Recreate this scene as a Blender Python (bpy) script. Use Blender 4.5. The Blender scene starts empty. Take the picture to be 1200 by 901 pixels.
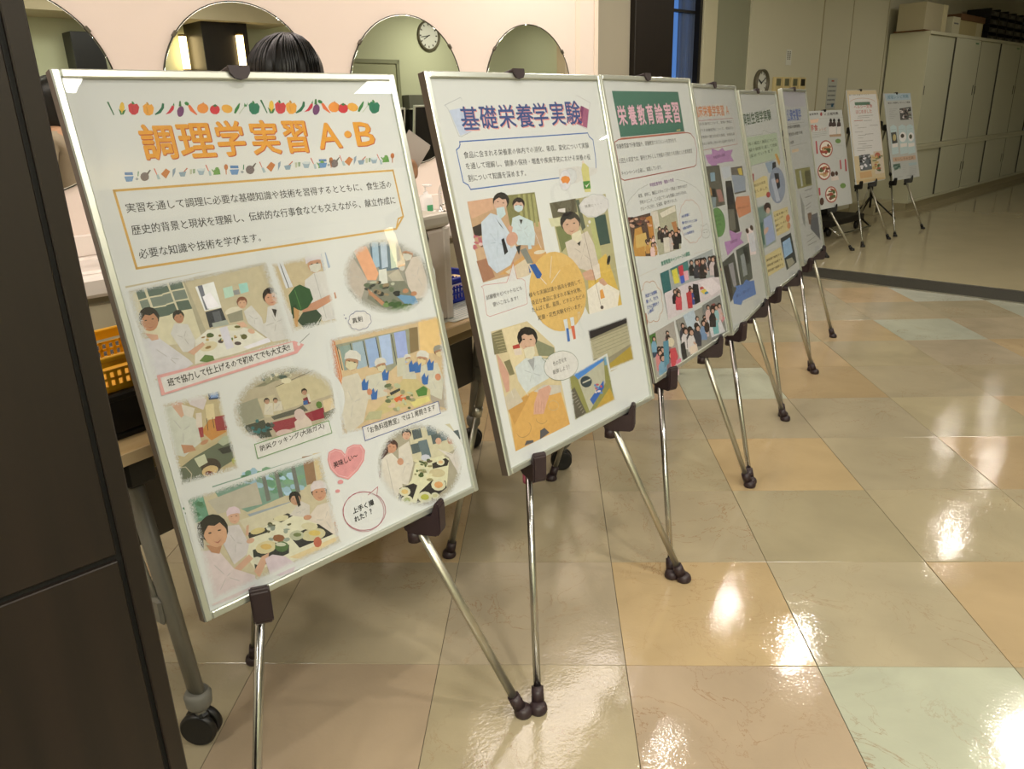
import bpy, bmesh, math, random
from mathutils import Vector, Matrix
S = bpy.context.scene
COL = S.collection
# ---------------- camera, world, exposure ----------------
cam_d = bpy.data.cameras.new('camera'); cam_d.sensor_width = 36; cam_d.lens = 907.45/1200*36
cam_d.clip_start = .02; cam_d.clip_end = 60
cam = bpy.data.objects.new('camera', cam_d); COL.objects.link(cam); S.camera = cam
PITCH, ROLL, YAW = .3365, -.0302, -.0527
CX, CY, CZ = .72869, -1.53459, 1.25208
fw = Vector((math.sin(YAW)*math.cos(PITCH), math.cos(YAW)*math.cos(PITCH), -math.sin(PITCH)))
rt = Vector((math.cos(YAW), -math.sin(YAW), 0)); up = rt.cross(fw)
r2 = rt*math.cos(ROLL)+up*math.sin(ROLL); u2 = -rt*math.sin(ROLL)+up*math.cos(ROLL)
cam.matrix_world = Matrix(((r2.x, u2.x, -fw.x, CX), (r2.y, u2.y, -fw.y, CY), (r2.z, u2.z, -fw.z, CZ), (0, 0, 0, 1)))
world = bpy.data.worlds.new('evening_sky'); S.world = world; world.use_nodes = True
wb = world.node_tree.nodes['Background']; wb.inputs[0].default_value = (.10, .22, .50, 1); wb.inputs[1].default_value = 1.1
S.view_settings.view_transform = 'Standard'; S.view_settings.look = 'None'; S.view_settings.gamma = 1
S.view_settings.exposure = EXPO = 0.0
S.cycles.use_denoising = True
S.cycles.max_bounces = 8; S.cycles.transparent_max_bounces = 16; S.cycles.glossy_bounces = 4; S.cycles.diffuse_bounces = 4
S.cycles.sample_clamp_indirect = 6
# building axes: E1 runs along the mirror wall away from the camera, E2 across the hall
AZ = math.radians(42.5)
E1 = Vector((math.sin(AZ), math.cos(AZ), 0)); E2 = Vector((math.cos(AZ), -math.sin(AZ), 0))
BROT = math.pi/2-AZ            # local x = E1 ; local y = -E2
def W(a, b, z=0): return Vector((CX, CY, 0))+E1*a+E2*b+Vector((0, 0, z))
CEIL = 2.7
# downlights (E1, E2, power factor); the pair far along the right wall is added to brighten it
DOWN = [(3.53,-2.77,.6),(3.44,-2.29,.6),(4.96,-2.03,.8),(5.1,-2.75,.7),(5.02,-.57,.8),(7.47,-1.7,.45),(9.4,-1.9,.24),(9.9,-2.5,.18),(11.3,-2.4,.13),
        (2.2,.4,.8),(1.2,-.4,.8),(1.7,2.6,.8),(7.6,1.9,1.5),(10.2,1.8,.8),(-1.2,.6,1),(-1.5,-1.2,.6)]
def area(name, loc, size, power, color, size_y=None, rot=(0,0,0), shape='DISK', spread=180):
    d = bpy.data.lights.new(name, 'AREA'); d.shape = shape; d.size = size
    if size_y: d.size_y = size_y
    d.energy = power; d.color = color; d.spread = math.radians(spread)
    o = bpy.data.objects.new(name, d); COL.objects.link(o); o.location = loc; o.rotation_euler = rot
    return o
LAMPC = (1.0, .93, .81)
for a, b, p in DOWN: area('downlight_lamp', W(a, b, CEIL-.012), .09, 17*p, LAMPC)
# unseen fill panels added to brighten the posters, then square ceiling panels
FILL_PANEL = [(-1.6, .9, 60), (-.3, 1.9, 75), (-1.6, -.9, 40), (-2.2, 2.2, 40)]
for a, b, p in FILL_PANEL: area('fill_panel_lamp', W(a, b, CEIL-.02), 1.2, p, (1, .96, .86), .6, (0, 0, BROT), 'RECTANGLE')
for a, b in ((1.19, 1.09), (3.42, 1.07)): area('square_panel_lamp', W(a, b, CEIL-.02), .58, 24, (1, .97, .9), .58, (0, 0, BROT), 'RECTANGLE')
# long wall-washer lamps above the mirrors
area('mirror_wall_lamp', W(1.6, -2.75, 2.55), 4.4, 37, (1, .87, .80), .4, (math.radians(-22), 0, BROT), 'RECTANGLE')
# ---------------- materials ----------------
def s2l(h):
    v = [int(h[i:i+2], 16)/255 for i in (0, 2, 4)]
    return tuple((x/12.92 if x <= .04045 else ((x+.055)/1.055)**2.4) for x in v)
MC = {}
def mat(name, color, rough=.5, metal=0, bump=0, bscale=200, var=0, vscale=8, spec=.5, coat=0, emit=None, trans=0, ior=1.45):
    if name in MC: return MC[name]
    m = bpy.data.materials.new(name); m.use_nodes = True; nt = m.node_tree; b = nt.nodes['Principled BSDF']
    c = s2l(color) if isinstance(color, str) else color
    b.inputs['Base Color'].default_value = (*c, 1); b.inputs['Roughness'].default_value = rough; b.inputs['Metallic'].default_value = metal
    b.inputs['Specular IOR Level'].default_value = spec; b.inputs['Coat Weight'].default_value = coat; b.inputs['IOR'].default_value = ior
    b.inputs['Transmission Weight'].default_value = trans
    tc = nt.nodes.new('ShaderNodeTexCoord')
    if var:
        n = nt.nodes.new('ShaderNodeTexNoise'); n.inputs['Scale'].default_value = vscale; n.inputs['Detail'].default_value = 5
        nt.links.new(tc.outputs['Object'], n.inputs['Vector'])
        mx = nt.nodes.new('ShaderNodeMixRGB'); mx.inputs[1].default_value = (*[x*(1-var) for x in c], 1); mx.inputs[2].default_value = (*[min(1, x*(1+var)) for x in c], 1)
        nt.links.new(n.outputs['Fac'], mx.inputs[0]); nt.links.new(mx.outputs[0], b.inputs['Base Color'])
    if bump:
        n = nt.nodes.new('ShaderNodeTexNoise'); n.inputs['Scale'].default_value = bscale; n.inputs['Detail'].default_value = 3
        nt.links.new(tc.outputs['Object'], n.inputs['Vector'])
        bp = nt.nodes.new('ShaderNodeBump'); bp.inputs['Strength'].default_value = bump; bp.inputs['Distance'].default_value = .002
        nt.links.new(n.outputs['Fac'], bp.inputs['Height']); nt.links.new(bp.outputs[0], b.inputs['Normal'])
    if emit: b.inputs['Emission Color'].default_value = (*s2l(emit[0]), 1); b.inputs['Emission Strength'].default_value = emit[1]
    MC[name] = m; return m
def wood(name, c1, c2, rough=.45, scale=6, axis=0, spec=.5):
    if name in MC: return MC[name]
    m = mat(name, c1, rough, spec=spec); nt = m.node_tree; b = nt.nodes['Principled BSDF']
    tc = nt.nodes.new('ShaderNodeTexCoord'); mp = nt.nodes.new('ShaderNodeMapping'); sc = [scale*9]*3; sc[axis] = scale*.35; mp.inputs['Scale'].default_value = sc
    n = nt.nodes.new('ShaderNodeTexNoise'); n.inputs['Detail'].default_value = 8; n.inputs['Roughness'].default_value = .65; n.inputs['Scale'].default_value = 1
    nt.links.new(tc.outputs['Object'], mp.inputs[0]); nt.links.new(mp.outputs[0], n.inputs['Vector'])
    r = nt.nodes.new('ShaderNodeValToRGB'); r.color_ramp.elements[0].position = .3; r.color_ramp.elements[1].position = .7
    r.color_ramp.elements[0].color = (*s2l(c1), 1); r.color_ramp.elements[1].color = (*s2l(c2), 1)
    nt.links.new(n.outputs['Fac'], r.inputs[0]); nt.links.new(r.outputs[0], b.inputs['Base Color'])
    return m
def emis(name, c, s):
    if name in MC: return MC[name]
    m = bpy.data.materials.new(name); m.use_nodes = True; nt = m.node_tree; nt.nodes.clear()
    e = nt.nodes.new('ShaderNodeEmission'); e.inputs[0].default_value = (*s2l(c), 1); e.inputs[1].default_value = s
    o = nt.nodes.new('ShaderNodeOutputMaterial'); nt.links.new(e.outputs[0], o.inputs[0]); MC[name] = m; return m
def pane_mat(name, ior, tint=(1, 1, 1), rough=0.0):
    m = bpy.data.materials.new(name); m.use_nodes = True; nt = m.node_tree; nt.nodes.clear()
    t = nt.nodes.new('ShaderNodeBsdfTransparent'); t.inputs[0].default_value = (*tint, 1)
    g = nt.nodes.new('ShaderNodeBsdfGlossy'); g.inputs['Roughness'].default_value = rough
    lw = nt.nodes.new('ShaderNodeLayerWeight'); lw.inputs[0].default_value = .5
    pw = nt.nodes.new('ShaderNodeMath'); pw.operation = 'POWER'; pw.inputs[1].default_value = 5; nt.links.new(lw.outputs['Facing'], pw.inputs[0])
    f = nt.nodes.new('ShaderNodeMath'); f.operation = 'MULTIPLY_ADD'; f.inputs[1].default_value = .5; f.inputs[2].default_value = ((ior-1)/(ior+1))**2; nt.links.new(pw.outputs[0], f.inputs[0])
    x = nt.nodes.new('ShaderNodeMixShader'); o = nt.nodes.new('ShaderNodeOutputMaterial')
    nt.links.new(f.outputs[0], x.inputs[0]); nt.links.new(t.outputs[0], x.inputs[1]); nt.links.new(g.outputs[0], x.inputs[2]); nt.links.new(x.outputs[0], o.inputs[0])
    return m
def tile_mat():
    m = bpy.data.materials.new('marbled_vinyl_tile'); m.use_nodes = True; nt = m.node_tree; b = nt.nodes['Principled BSDF']; L = nt.links.new; N = nt.nodes.new
    oi = N('ShaderNodeObjectInfo'); geo = N('ShaderNodeNewGeometry'); add = N('ShaderNodeVectorMath'); add.operation = 'ADD'
    rs = N('ShaderNodeVectorMath'); rs.operation = 'SCALE'; cmb = N('ShaderNodeCombineXYZ'); L(oi.outputs['Random'], cmb.inputs[0]); L(oi.outputs['Random'], cmb.inputs[1]); L(oi.outputs['Random'], cmb.inputs[2])
    L(cmb.outputs[0], rs.inputs[0]); rs.inputs['Scale'].default_value = 37; L(geo.outputs['Position'], add.inputs[0]); L(rs.outputs[0], add.inputs[1])
    n1 = N('ShaderNodeTexNoise'); n1.inputs['Scale'].default_value = 3.2; n1.inputs['Detail'].default_value = 6; n1.inputs['Distortion'].default_value = .6; L(add.outputs[0], n1.inputs['Vector'])
    hs = N('ShaderNodeHueSaturation'); L(oi.outputs['Color'], hs.inputs['Color']); mr = N('ShaderNodeMapRange'); mr.inputs[1].default_value = .3; mr.inputs[2].default_value = .7; mr.inputs[3].default_value = .86; mr.inputs[4].default_value = 1.1
    L(n1.outputs['Fac'], mr.inputs[0]); L(mr.outputs[0], hs.inputs['Value'])
    # veins: thin ridges of a distorted noise
    n2 = N('ShaderNodeTexNoise'); n2.inputs['Scale'].default_value = 5.5; n2.inputs['Detail'].default_value = 9; n2.inputs['Roughness'].default_value = .62; n2.inputs['Distortion'].default_value = 1.1; L(add.outputs[0], n2.inputs['Vector'])
    ab = N('ShaderNodeMath'); ab.operation = 'SUBTRACT'; ab.inputs[1].default_value = .5; L(n2.outputs['Fac'], ab.inputs[0]); ab2 = N('ShaderNodeMath'); ab2.operation = 'ABSOLUTE'; L(ab.outputs[0], ab2.inputs[0])
    vr = N('ShaderNodeMapRange'); vr.inputs[1].default_value = 0; vr.inputs[2].default_value = .008; vr.inputs[3].default_value = .7; vr.inputs[4].default_value = 0; L(ab2.outputs[0], vr.inputs[0])
    n3 = N('ShaderNodeTexNoise'); n3.inputs['Scale'].default_value = 2.6; L(add.outputs[0], n3.inputs['Vector']); m3 = N('ShaderNodeMapRange'); m3.inputs[1].default_value = .44; m3.inputs[2].default_value = .68; L(n3.outputs['Fac'], m3.inputs[0])
    mm = N('ShaderNodeMath'); mm.operation = 'MULTIPLY'; L(vr.outputs[0], mm.inputs[0]); L(m3.outputs[0], mm.inputs[1])
    mx = N('ShaderNodeMixRGB'); L(mm.outputs[0], mx.inputs[0]); L(hs.outputs[0], mx.inputs[1]); mx.inputs[2].default_value = (*s2l('84603e'), 1)
    L(mx.outputs[0], b.inputs['Base Color'])
    n4 = N('ShaderNodeTexNoise'); n4.inputs['Scale'].default_value = 9; n4.inputs['Detail'].default_value = 2; L(geo.outputs['Position'], n4.inputs['Vector'])
    n5 = N('ShaderNodeTexNoise'); n5.inputs['Scale'].default_value = 115; n5.inputs['Detail'].default_value = 4; L(geo.outputs['Position'], n5.inputs['Vector'])
    bp = N('ShaderNodeBump'); bp.inputs['Strength'].default_value = .35; bp.inputs['Distance'].default_value = .0035; L(n4.outputs['Fac'], bp.inputs['Height'])
    b2 = N('ShaderNodeBump'); b2.inputs['Strength'].default_value = .6; b2.inputs['Distance'].default_value = .0005; L(n5.outputs['Fac'], b2.inputs['Height']); L(bp.outputs[0], b2.inputs['Normal']); L(b2.outputs[0], b.inputs['Normal'])
    b.inputs['Roughness'].default_value = .07; b.inputs['Specular IOR Level'].default_value = .55
    return m
def print_mats():
    out = []
    for k in range(2):
        m = bpy.data.materials.new(('printed_ink', 'printed_soft_edge')[k]); m.use_nodes = True; nt = m.node_tree; b = nt.nodes['Principled BSDF']
        a = nt.nodes.new('ShaderNodeAttribute'); a.attribute_name = 'ink'
        b.inputs['Roughness'].default_value = .55; b.inputs['Specular IOR Level'].default_value = .3
        if k:   # grainy fade: each tiny grain is either ink or nothing
            nt.links.new(a.outputs['Color'], b.inputs['Base Color']); tc = nt.nodes.new('ShaderNodeTexCoord')
            sc = nt.nodes.new('ShaderNodeVectorMath'); sc.operation = 'SCALE'; sc.inputs['Scale'].default_value = 1500; nt.links.new(tc.outputs['Object'], sc.inputs[0])
            fl = nt.nodes.new('ShaderNodeVectorMath'); fl.operation = 'FLOOR'; nt.links.new(sc.outputs[0], fl.inputs[0])
            wn = nt.nodes.new('ShaderNodeTexWhiteNoise'); nt.links.new(fl.outputs[0], wn.inputs['Vector'])
            lt = nt.nodes.new('ShaderNodeMath'); lt.operation = 'LESS_THAN'; nt.links.new(wn.outputs['Value'], lt.inputs[0]); nt.links.new(a.outputs['Alpha'], lt.inputs[1]); nt.links.new(lt.outputs[0], b.inputs['Alpha'])
        else:
            n = nt.nodes.new('ShaderNodeTexNoise'); n.inputs['Scale'].default_value = 90; n.inputs['Detail'].default_value = 4
            tc = nt.nodes.new('ShaderNodeTexCoord'); nt.links.new(tc.outputs['Object'], n.inputs['Vector'])
            mr = nt.nodes.new('ShaderNodeMapRange'); mr.inputs[3].default_value = .84; mr.inputs[4].default_value = 1.16; nt.links.new(n.outputs['Fac'], mr.inputs[0])
            h = nt.nodes.new('ShaderNodeHueSaturation'); nt.links.new(a.outputs['Color'], h.inputs['Color']); nt.links.new(mr.outputs[0], h.inputs['Value']); nt.links.new(h.outputs[0], b.inputs['Base Color'])
        out.append(m)
    return out
# ---------------- mesh helper ----------------
class MB:
    def __init__(s): s.bm = bmesh.new()
    def _tf(s, vs, M):
        if M is not None: bmesh.ops.transform(s.bm, matrix=M, verts=vs)
    def box(s, x0, y0, z0, x1, y1, z1, bev=0, M=None, seg=1):
        r = bmesh.ops.create_cube(s.bm, size=1); vs = r['verts']
        for v in vs: v.co = Vector(((x0+x1)/2+v.co.x*(x1-x0), (y0+y1)/2+v.co.y*(y1-y0), (z0+z1)/2+v.co.z*(z1-z0)))
        if bev:
            es = list({e for v in vs for e in v.link_edges})
            rr = bmesh.ops.bevel(s.bm, geom=es, offset=bev, segments=seg, affect='EDGES', profile=.5)
            vs = list({v for v in rr['verts']} | {v for v in vs if v.is_valid})
        s._tf(vs, M); return s
    def tube(s, p, q, r0, r1=None, n=16, cap=True, sq=1.0, side=None):
        p, q = Vector(p), Vector(q); r1 = r0 if r1 is None else r1; d = (q-p).normalized()
        a = Vector(side) if side else (Vector((0, 0, 1)) if abs(d.z) < .9 else Vector((1, 0, 0)))
        x = (a-d*a.dot(d)).normalized(); y = d.cross(x); A = []; B = []
        for i in range(n):
            t = 2*math.pi*i/n; o = x*math.cos(t)+y*math.sin(t)*sq
            A.append(s.bm.verts.new(p+o*r0)); B.append(s.bm.verts.new(q+o*r1))
        for i in range(n): f = s.bm.faces.new((A[i], A[(i+1) % n], B[(i+1) % n], B[i])); f.smooth = True
        if cap: s.bm.faces.new(A[::-1]); s.bm.faces.new(B)
        return s
    def lathe(s, prof, n=24, M=None):
        rings = []; allv = []
        for r, z in prof:
            ring = [s.bm.verts.new((r*math.cos(2*math.pi*i/n), r*math.sin(2*math.pi*i/n), z)) for i in range(n)] if r > 1e-6 else [s.bm.verts.new((0, 0, z))]
            rings.append(ring); allv += ring
        for a, b in zip(rings, rings[1:]):
            for i in range(n):
                j = (i+1) % n
                if len(a) == 1: f = s.bm.faces.new((a[0], b[i], b[j]))
                elif len(b) == 1: f = s.bm.faces.new((a[i], a[j], b[0]))
                else: f = s.bm.faces.new((a[i], a[j], b[j], b[i]))
                f.smooth = abs(a[0].co.z-b[0].co.z) > 1e-5
        s._tf(allv, M); return s
    def prism(s, pts, z0, z1, M=None):
        A = [s.bm.verts.new((x, y, z0)) for x, y in pts]; B = [s.bm.verts.new((x, y, z1)) for x, y in pts]; n = len(pts)
        for i in range(n): s.bm.faces.new((A[i], A[(i+1) % n], B[(i+1) % n], B[i]))
        s.bm.faces.new(A[::-1]); s.bm.faces.new(B); s._tf(A+B, M); return s
    def path(s, pts, r, n=10, closed=False):
        pts = [Vector(p) for p in pts]; rings = []; N = len(pts); prev = None
        for i, p in enumerate(pts):
            a = pts[(i-1) % N] if (closed or i > 0) else p; b = pts[(i+1) % N] if (closed or i < N-1) else p
            d = (b-a).normalized(); ref = prev if prev is not None else (Vector((0, 0, 1)) if abs(d.z) < .9 else Vector((1, 0, 0)))
            x = (ref-d*ref.dot(d)).normalized(); prev = x; y = d.cross(x); rr = r[i] if isinstance(r, (list, tuple)) else r
            rings.append([s.bm.verts.new(p+(x*math.cos(2*math.pi*k/n)+y*math.sin(2*math.pi*k/n))*rr) for k in range(n)])
        for i in range(N if closed else N-1):
            A = rings[i]; B = rings[(i+1) % N]
            for k in range(n): f = s.bm.faces.new((A[k], A[(k+1) % n], B[(k+1) % n], B[k])); f.smooth = True
        if not closed: s.bm.faces.new(rings[0][::-1]); s.bm.faces.new(rings[-1])
        return s
    def build(s, name, m, parent=None):
        bmesh.ops.recalc_face_normals(s.bm, faces=s.bm.faces)
        me = bpy.data.meshes.new(name); s.bm.to_mesh(me); s.bm.free()
        if m is not None: me.materials.append(m)
        return link(name, me, parent)
def link(name, me, parent=None):
    o = bpy.data.objects.new(name, me); COL.objects.link(o)
    if parent is not None: o.parent = parent
    return o
def thing(name, label, cat, loc=(0, 0, 0), rz=0, group=None):
    o = bpy.data.objects.new(name, None); o.empty_display_size = .05; COL.objects.link(o); o.location = loc; o.rotation_euler = (0, 0, rz)
    return tag(o, label, cat, group)
def tag(o, label=None, cat=None, group=None, kind=None):
    if label: o['label'] = label
    if cat: o['category'] = cat
    if group: o['group'] = group
    if kind: o['kind'] = kind
    return o
def struct(name, mb, m, parent=None, loc=None, rz=None):
    o = mb.build(name, m, parent)
    if parent is None: o['kind'] = 'structure'
    if loc is not None: o.location = loc
    if rz is not None: o.rotation_euler = (0, 0, rz)
    return o
def copy_tree(o, parent=None):
    c = o.copy(); COL.objects.link(c)
    if parent is not None: c.parent = parent
    for ch in list(o.children): copy_tree(ch, c)
    return c
ORG = W(0, 0, 0)
def E(mb):  # nothing to change: building-aligned meshes are made in (E1, -E2, z) local axes
    return mb
def eb(a0, b0, z0, a1, b1, z1, bev=0, mb=None):   # a box in E1/E2/z coordinates
    mb = mb or MB(); return mb.box(a0, -b1, z0, a1, -b0, z1, bev)
def est(name, mb, m, parent=None):               # a building-aligned structure object
    return struct(name, mb, m, parent, None if parent else ORG, None if parent else BROT)
# printed artwork of the posters, in half millimetres from the frame corner: kind|layer|palette index|numbers
PAL = [(48,100,68), (208,172,68), (64,116,60), (184,60,68), (48,116,60), (152,48,56), (212,152,64), (176,132,52), (176,124,48), (36,100,72), (184,48,64), (104,60,104), (60,104,60), (208,104,64), (212,136,64), (192,120,56), (188,48,60), (48,100,60), (208,156,68), (164,176,156), (36,108,84), (20,84,64), (172,84,52), (208,148,56), (76,116,168), (92,132,180), (48,116,76), (140,148,156), (104,96,100), (88,84,84), (188,104,92), (152,172,180), (176,112,64), (124,144,164), (124,148,168), (168,96,76), (168,176,156), (124,148,124), (140,160,176), (184,196,204), (96,144,76), (168,104,64), (192,156,88), (56,56,56), (180,172,148), (196,192,168), (88,104,96), (112,124,116), (80,96,88), (220,224,228), (104,108,124), (232,232,244), (44,48,56), (84,88,96), (168,200,188), (144,192,188), (136,140,144), (160,156,136), (200,196,180), (136,136,120), (152,160,152), (204,204,196), (212,212,224), (196,188,160), (132,104,60), (196,196,176), (88,88,48), (76,64,64), (88,116,60), (92,116,60), (180,156,100), (88,88,52), (72,88,52), (196,196,212), (192,192,192), (164,164,164), (40,36,32), (164,120,96), (148,88,80), (44,36,32), (116,72,56), (188,152,128), (196,160,140), (52,48,44), (40,32,28), (188,144,120), (192,192,200), (188,152,132), (32,28,24), (168,124,96), (204,152,152), (200,200,200), (88,88,88), (44,40,40), (180,168,140), (196,200,208), (60,64,68), (144,160,184), (152,156,156), (172,132,108), (188,188,180), (192,188,196), (176,132,108), (52,84,52), (44,68,44), (88,132,76), (176,140,96), (56,72,56), (180,180,168), (140,140,132), (80,104,124), (144,172,196), (156,176,200), (176,192,180), (208,156,124), (172,164,156), (188,180,172), (168,164,152), (164,128,104), (164,164,160), (156,156,152), (112,116,104), (100,140,176), (196,200,196), (40,44,44), (136,120,96), (168,172,156), (88,100,80), (56,60,56), (72,100,56), (56,84,48), (104,132,80), (60,72,132), (40,40,40), (188,168,136), (136,140,124), (128,148,144), (144,164,180), (136,160,200), (156,176,212), (144,160,208), (40,44,48), (120,104,76), (208,180,128), (184,120,80), (212,212,196), (180,180,164), (184,184,172), (188,184,172), (156,120,96), (188,184,156), (192,192,188), (188,188,184), (156,148,136), (164,128,108), (196,180,140), (196,196,192), (56,48,44), (196,180,144), (136,136,128), (52,96,160), (184,128,100), (180,168,124), (196,188,124), (188,92,56), (72,116,56), (44,48,52), (136,136,108), (104,116,76), (164,172,144), (88,100,72), (188,164,144), (164,164,132), (52,72,140), (172,160,128), (176,124,64), (136,48,56), (36,52,88), (108,140,192), (184,180,160), (196,184,148), (56,56,48), (184,188,180), (196,192,184), (192,184,188), (196,188,180), (88,96,80), (156,164,144), (44,44,40), (56,44,36), (188,164,120), (100,44,32), (180,184,160), (156,160,84), (180,172,152), (164,156,136), (180,172,144), (72,72,56), (120,120,100), (136,136,112), (72,88,80), (176,168,144), (60,64,56), (84,84,76), (132,48,60), (104,104,88), (196,180,148), (116,48,56), (52,88,144), (192,188,176), (192,180,172), (188,172,168), (192,172,168), (192,168,164), (48,100,104), (72,76,72), (44,48,44), (76,132,60), (200,140,144), (216,196,196), (40,36,36), (160,68,88), (28,28,28), (92,136,116), (76,124,96), (64,108,80), (112,160,140), (112,144,132), (112,152,124), (92,136,112), (156,188,212), (140,172,192), (76,116,88), (104,108,104), (136,108,84), (192,176,140), (140,152,164), (188,184,164), (200,200,180), (200,184,148), (48,48,48), (188,176,128), (192,188,156), (40,40,44), (180,176,144), (192,172,100), (164,168,148), (132,88,60), (192,184,148), (192,164,100), (72,100,60), (180,184,168), (192,192,176), (88,88,64), (196,200,188), (136,148,140), (188,184,180), (28,24,24), (172,136,112), (180,136,112), (196,188,192), (188,184,188), (196,180,192), (196,184,188), (28,24,20), (188,148,120), (192,180,192), (152,148,132), (184,180,156), (76,88,92), (92,108,116), (192,188,180), (116,44,48), (72,48,44), (192,188,184), (196,196,168), (192,192,168), (196,164,124), (196,172,116), (136,148,76), (196,148,100), (164,168,76), (180,180,144), (136,148,112), (104,108,72), (180,172,140), (176,180,196), (136,132,96), (196,192,160), (88,76,64), (176,188,212), (104,116,140), (148,88,120), (136,120,136), (116,60,100), (208,144,140), (52,76,132), (68,104,172), (64,64,68), (196,196,196), (192,196,200), (156,160,168), (200,200,208), (208,132,64), (192,188,128), (72,128,60), (204,204,192), (208,192,184), (176,148,120), (192,156,132), (116,116,76), (148,148,100), (168,96,108), (100,72,68), (200,176,176), (148,108,88), (184,156,128), (188,148,96), (196,184,164), (180,196,204), (160,160,168), (192,160,144), (176,196,204), (44,36,36), (180,192,208), (144,88,80), (36,36,40), (192,176,160), (188,148,132), (120,124,120), (200,192,176), (172,192,204), (204,208,212), (164,160,124), (88,84,68), (204,200,200), (104,112,72), (192,192,164), (48,72,68), (76,84,72), (164,168,116), (196,168,88), (212,208,200), (192,184,176), (148,144,136), (36,32,32), (184,152,132), (200,196,176), (40,40,36), (204,196,188), (88,80,76), (204,148,80), (136,132,112), (148,148,128), (196,196,200), (120,132,148), (180,88,92), (84,80,84), (200,168,104), (44,84,152), (204,204,208), (60,60,56), (192,200,208), (60,100,168), (196,104,80), (180,188,192), (192,180,148), (116,112,84), (176,164,132), (204,192,160), (164,60,56), (200,188,180), (124,128,104), (196,156,92), (180,140,80), (188,196,200), (148,156,164), (152,156,160), (32,28,28), (192,160,140), (184,176,160), (204,204,204), (184,180,172), (192,152,136), (148,104,88), (164,160,144), (132,116,84), (84,84,88), (164,160,136), (160,140,64), (116,112,88), (132,132,80), (68,124,196), (168,168,152), (48,60,68), (172,172,160), (52,92,168), (180,80,96), (204,192,192), (92,132,184), (88,84,72), (176,148,68), (108,148,172), (72,100,72), (72,72,72), (68,112,100), (172,108,88), (184,172,112), (216,172,192), (156,92,84), (76,76,76), (124,80,140), (92,92,88), (88,72,64), (184,140,76), (196,168,104), (136,92,72), (104,60,60), (216,188,188), (192,156,140), (184,140,80), (224,200,188), (168,168,148), (200,196,188), (208,204,192), (72,64,60), (188,180,180), (52,48,48), (204,200,192), (172,124,84), (204,148,132), (68,92,168), (108,108,104), (56,132,112), (192,168,148), (192,132,88), (156,108,84), (156,164,168), (56,104,108), (72,124,124), (204,196,80), (188,64,80), (68,96,192), (216,164,180), (204,196,204), (60,60,68), (44,44,44), (132,64,64), (196,188,196), (192,80,92), (44,40,44), (64,76,140), (180,64,72), (216,196,80), (192,88,84), (68,136,180), (220,212,220), (160,156,152), (76,116,56), (52,72,92), (136,108,116), (116,156,184), (196,128,132), (200,172,180), (200,192,172), (188,72,84), (204,120,148), (84,136,160), (140,140,136), (176,192,208), (204,200,204), (60,60,72), (200,184,188), (112,140,180), (44,44,48), (216,200,188), (124,128,128), (204,204,212), (116,176,184), (56,44,40), (196,128,140), (200,172,172), (144,184,192), (208,136,88), (180,88,88), (100,100,100), (180,140,188), (100,68,104), (100,100,92), (140,168,188), (164,124,120), (200,152,92), (136,152,160), (200,208,220), (116,112,108), (208,188,96), (156,168,188), (64,64,60), (116,116,108), (44,44,52), (104,148,92), (68,96,64), (212,148,116), (128,84,64), (184,140,196), (244,228,232), (80,60,52), (220,224,236), (180,80,84), (84,88,84), (152,152,160), (88,96,92), (152,160,164), (52,56,56), (92,128,196), (52,68,108), (68,96,72), (84,96,92), (184,200,180), (88,100,120), (84,96,80), (48,52,64), (208,164,92), (216,204,156), (80,64,44), (176,80,84), (148,160,184), (188,196,216), (184,136,120), (156,172,168), (120,144,140), (64,48,48), (212,180,168), (164,180,220), (76,112,104), (208,136,104), (212,156,120), (60,68,72), (160,196,236), (192,192,204), (84,112,188), (68,68,80), (68,68,68), (124,136,164), (204,124,116), (228,204,176), (152,152,104), (192,200,204), (100,100,72), (156,160,160), (132,104,88), (104,108,120), (104,100,104), (84,84,84), (68,68,72), (168,84,88), (88,84,88), (160,160,164), (232,200,180), (188,104,96), (200,140,128), (124,124,128), (80,68,68), (224,220,220), (184,156,132), (176,104,96), (236,228,220), (124,88,72), (100,112,76), (196,136,100), (208,180,140), (164,84,76), (124,156,96), (164,172,172), (192,96,104), (92,72,64), (224,212,208), (220,204,172), (232,232,236), (124,124,108), (200,148,124), (100,132,116), (200,128,124), (128,128,132), (188,108,100), (112,120,128), (236,236,248), (92,92,96), (56,56,60), (216,180,136), (216,192,148), (224,212,200), (200,124,104), (212,184,128), (140,148,104), (92,112,80), (180,104,92), (184,204,220), (128,164,188), (88,88,92), (128,124,128), (96,96,96), (232,224,228), (52,52,56), (136,124,120), (168,180,172), (204,224,232), (244,240,240), (204,192,144), (248,248,252), (80,72,64), (100,100,80), (212,184,164), (136,112,96), (104,128,116), (236,236,232), (160,180,176), (76,104,92), (184,204,212), (132,140,144)]
def pal(i): return tuple((x/255/12.92 if x/255 <= .04045 else ((x/255+.055)/1.055)**2.4) for x in PAL[int(i)])
ART={}
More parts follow.
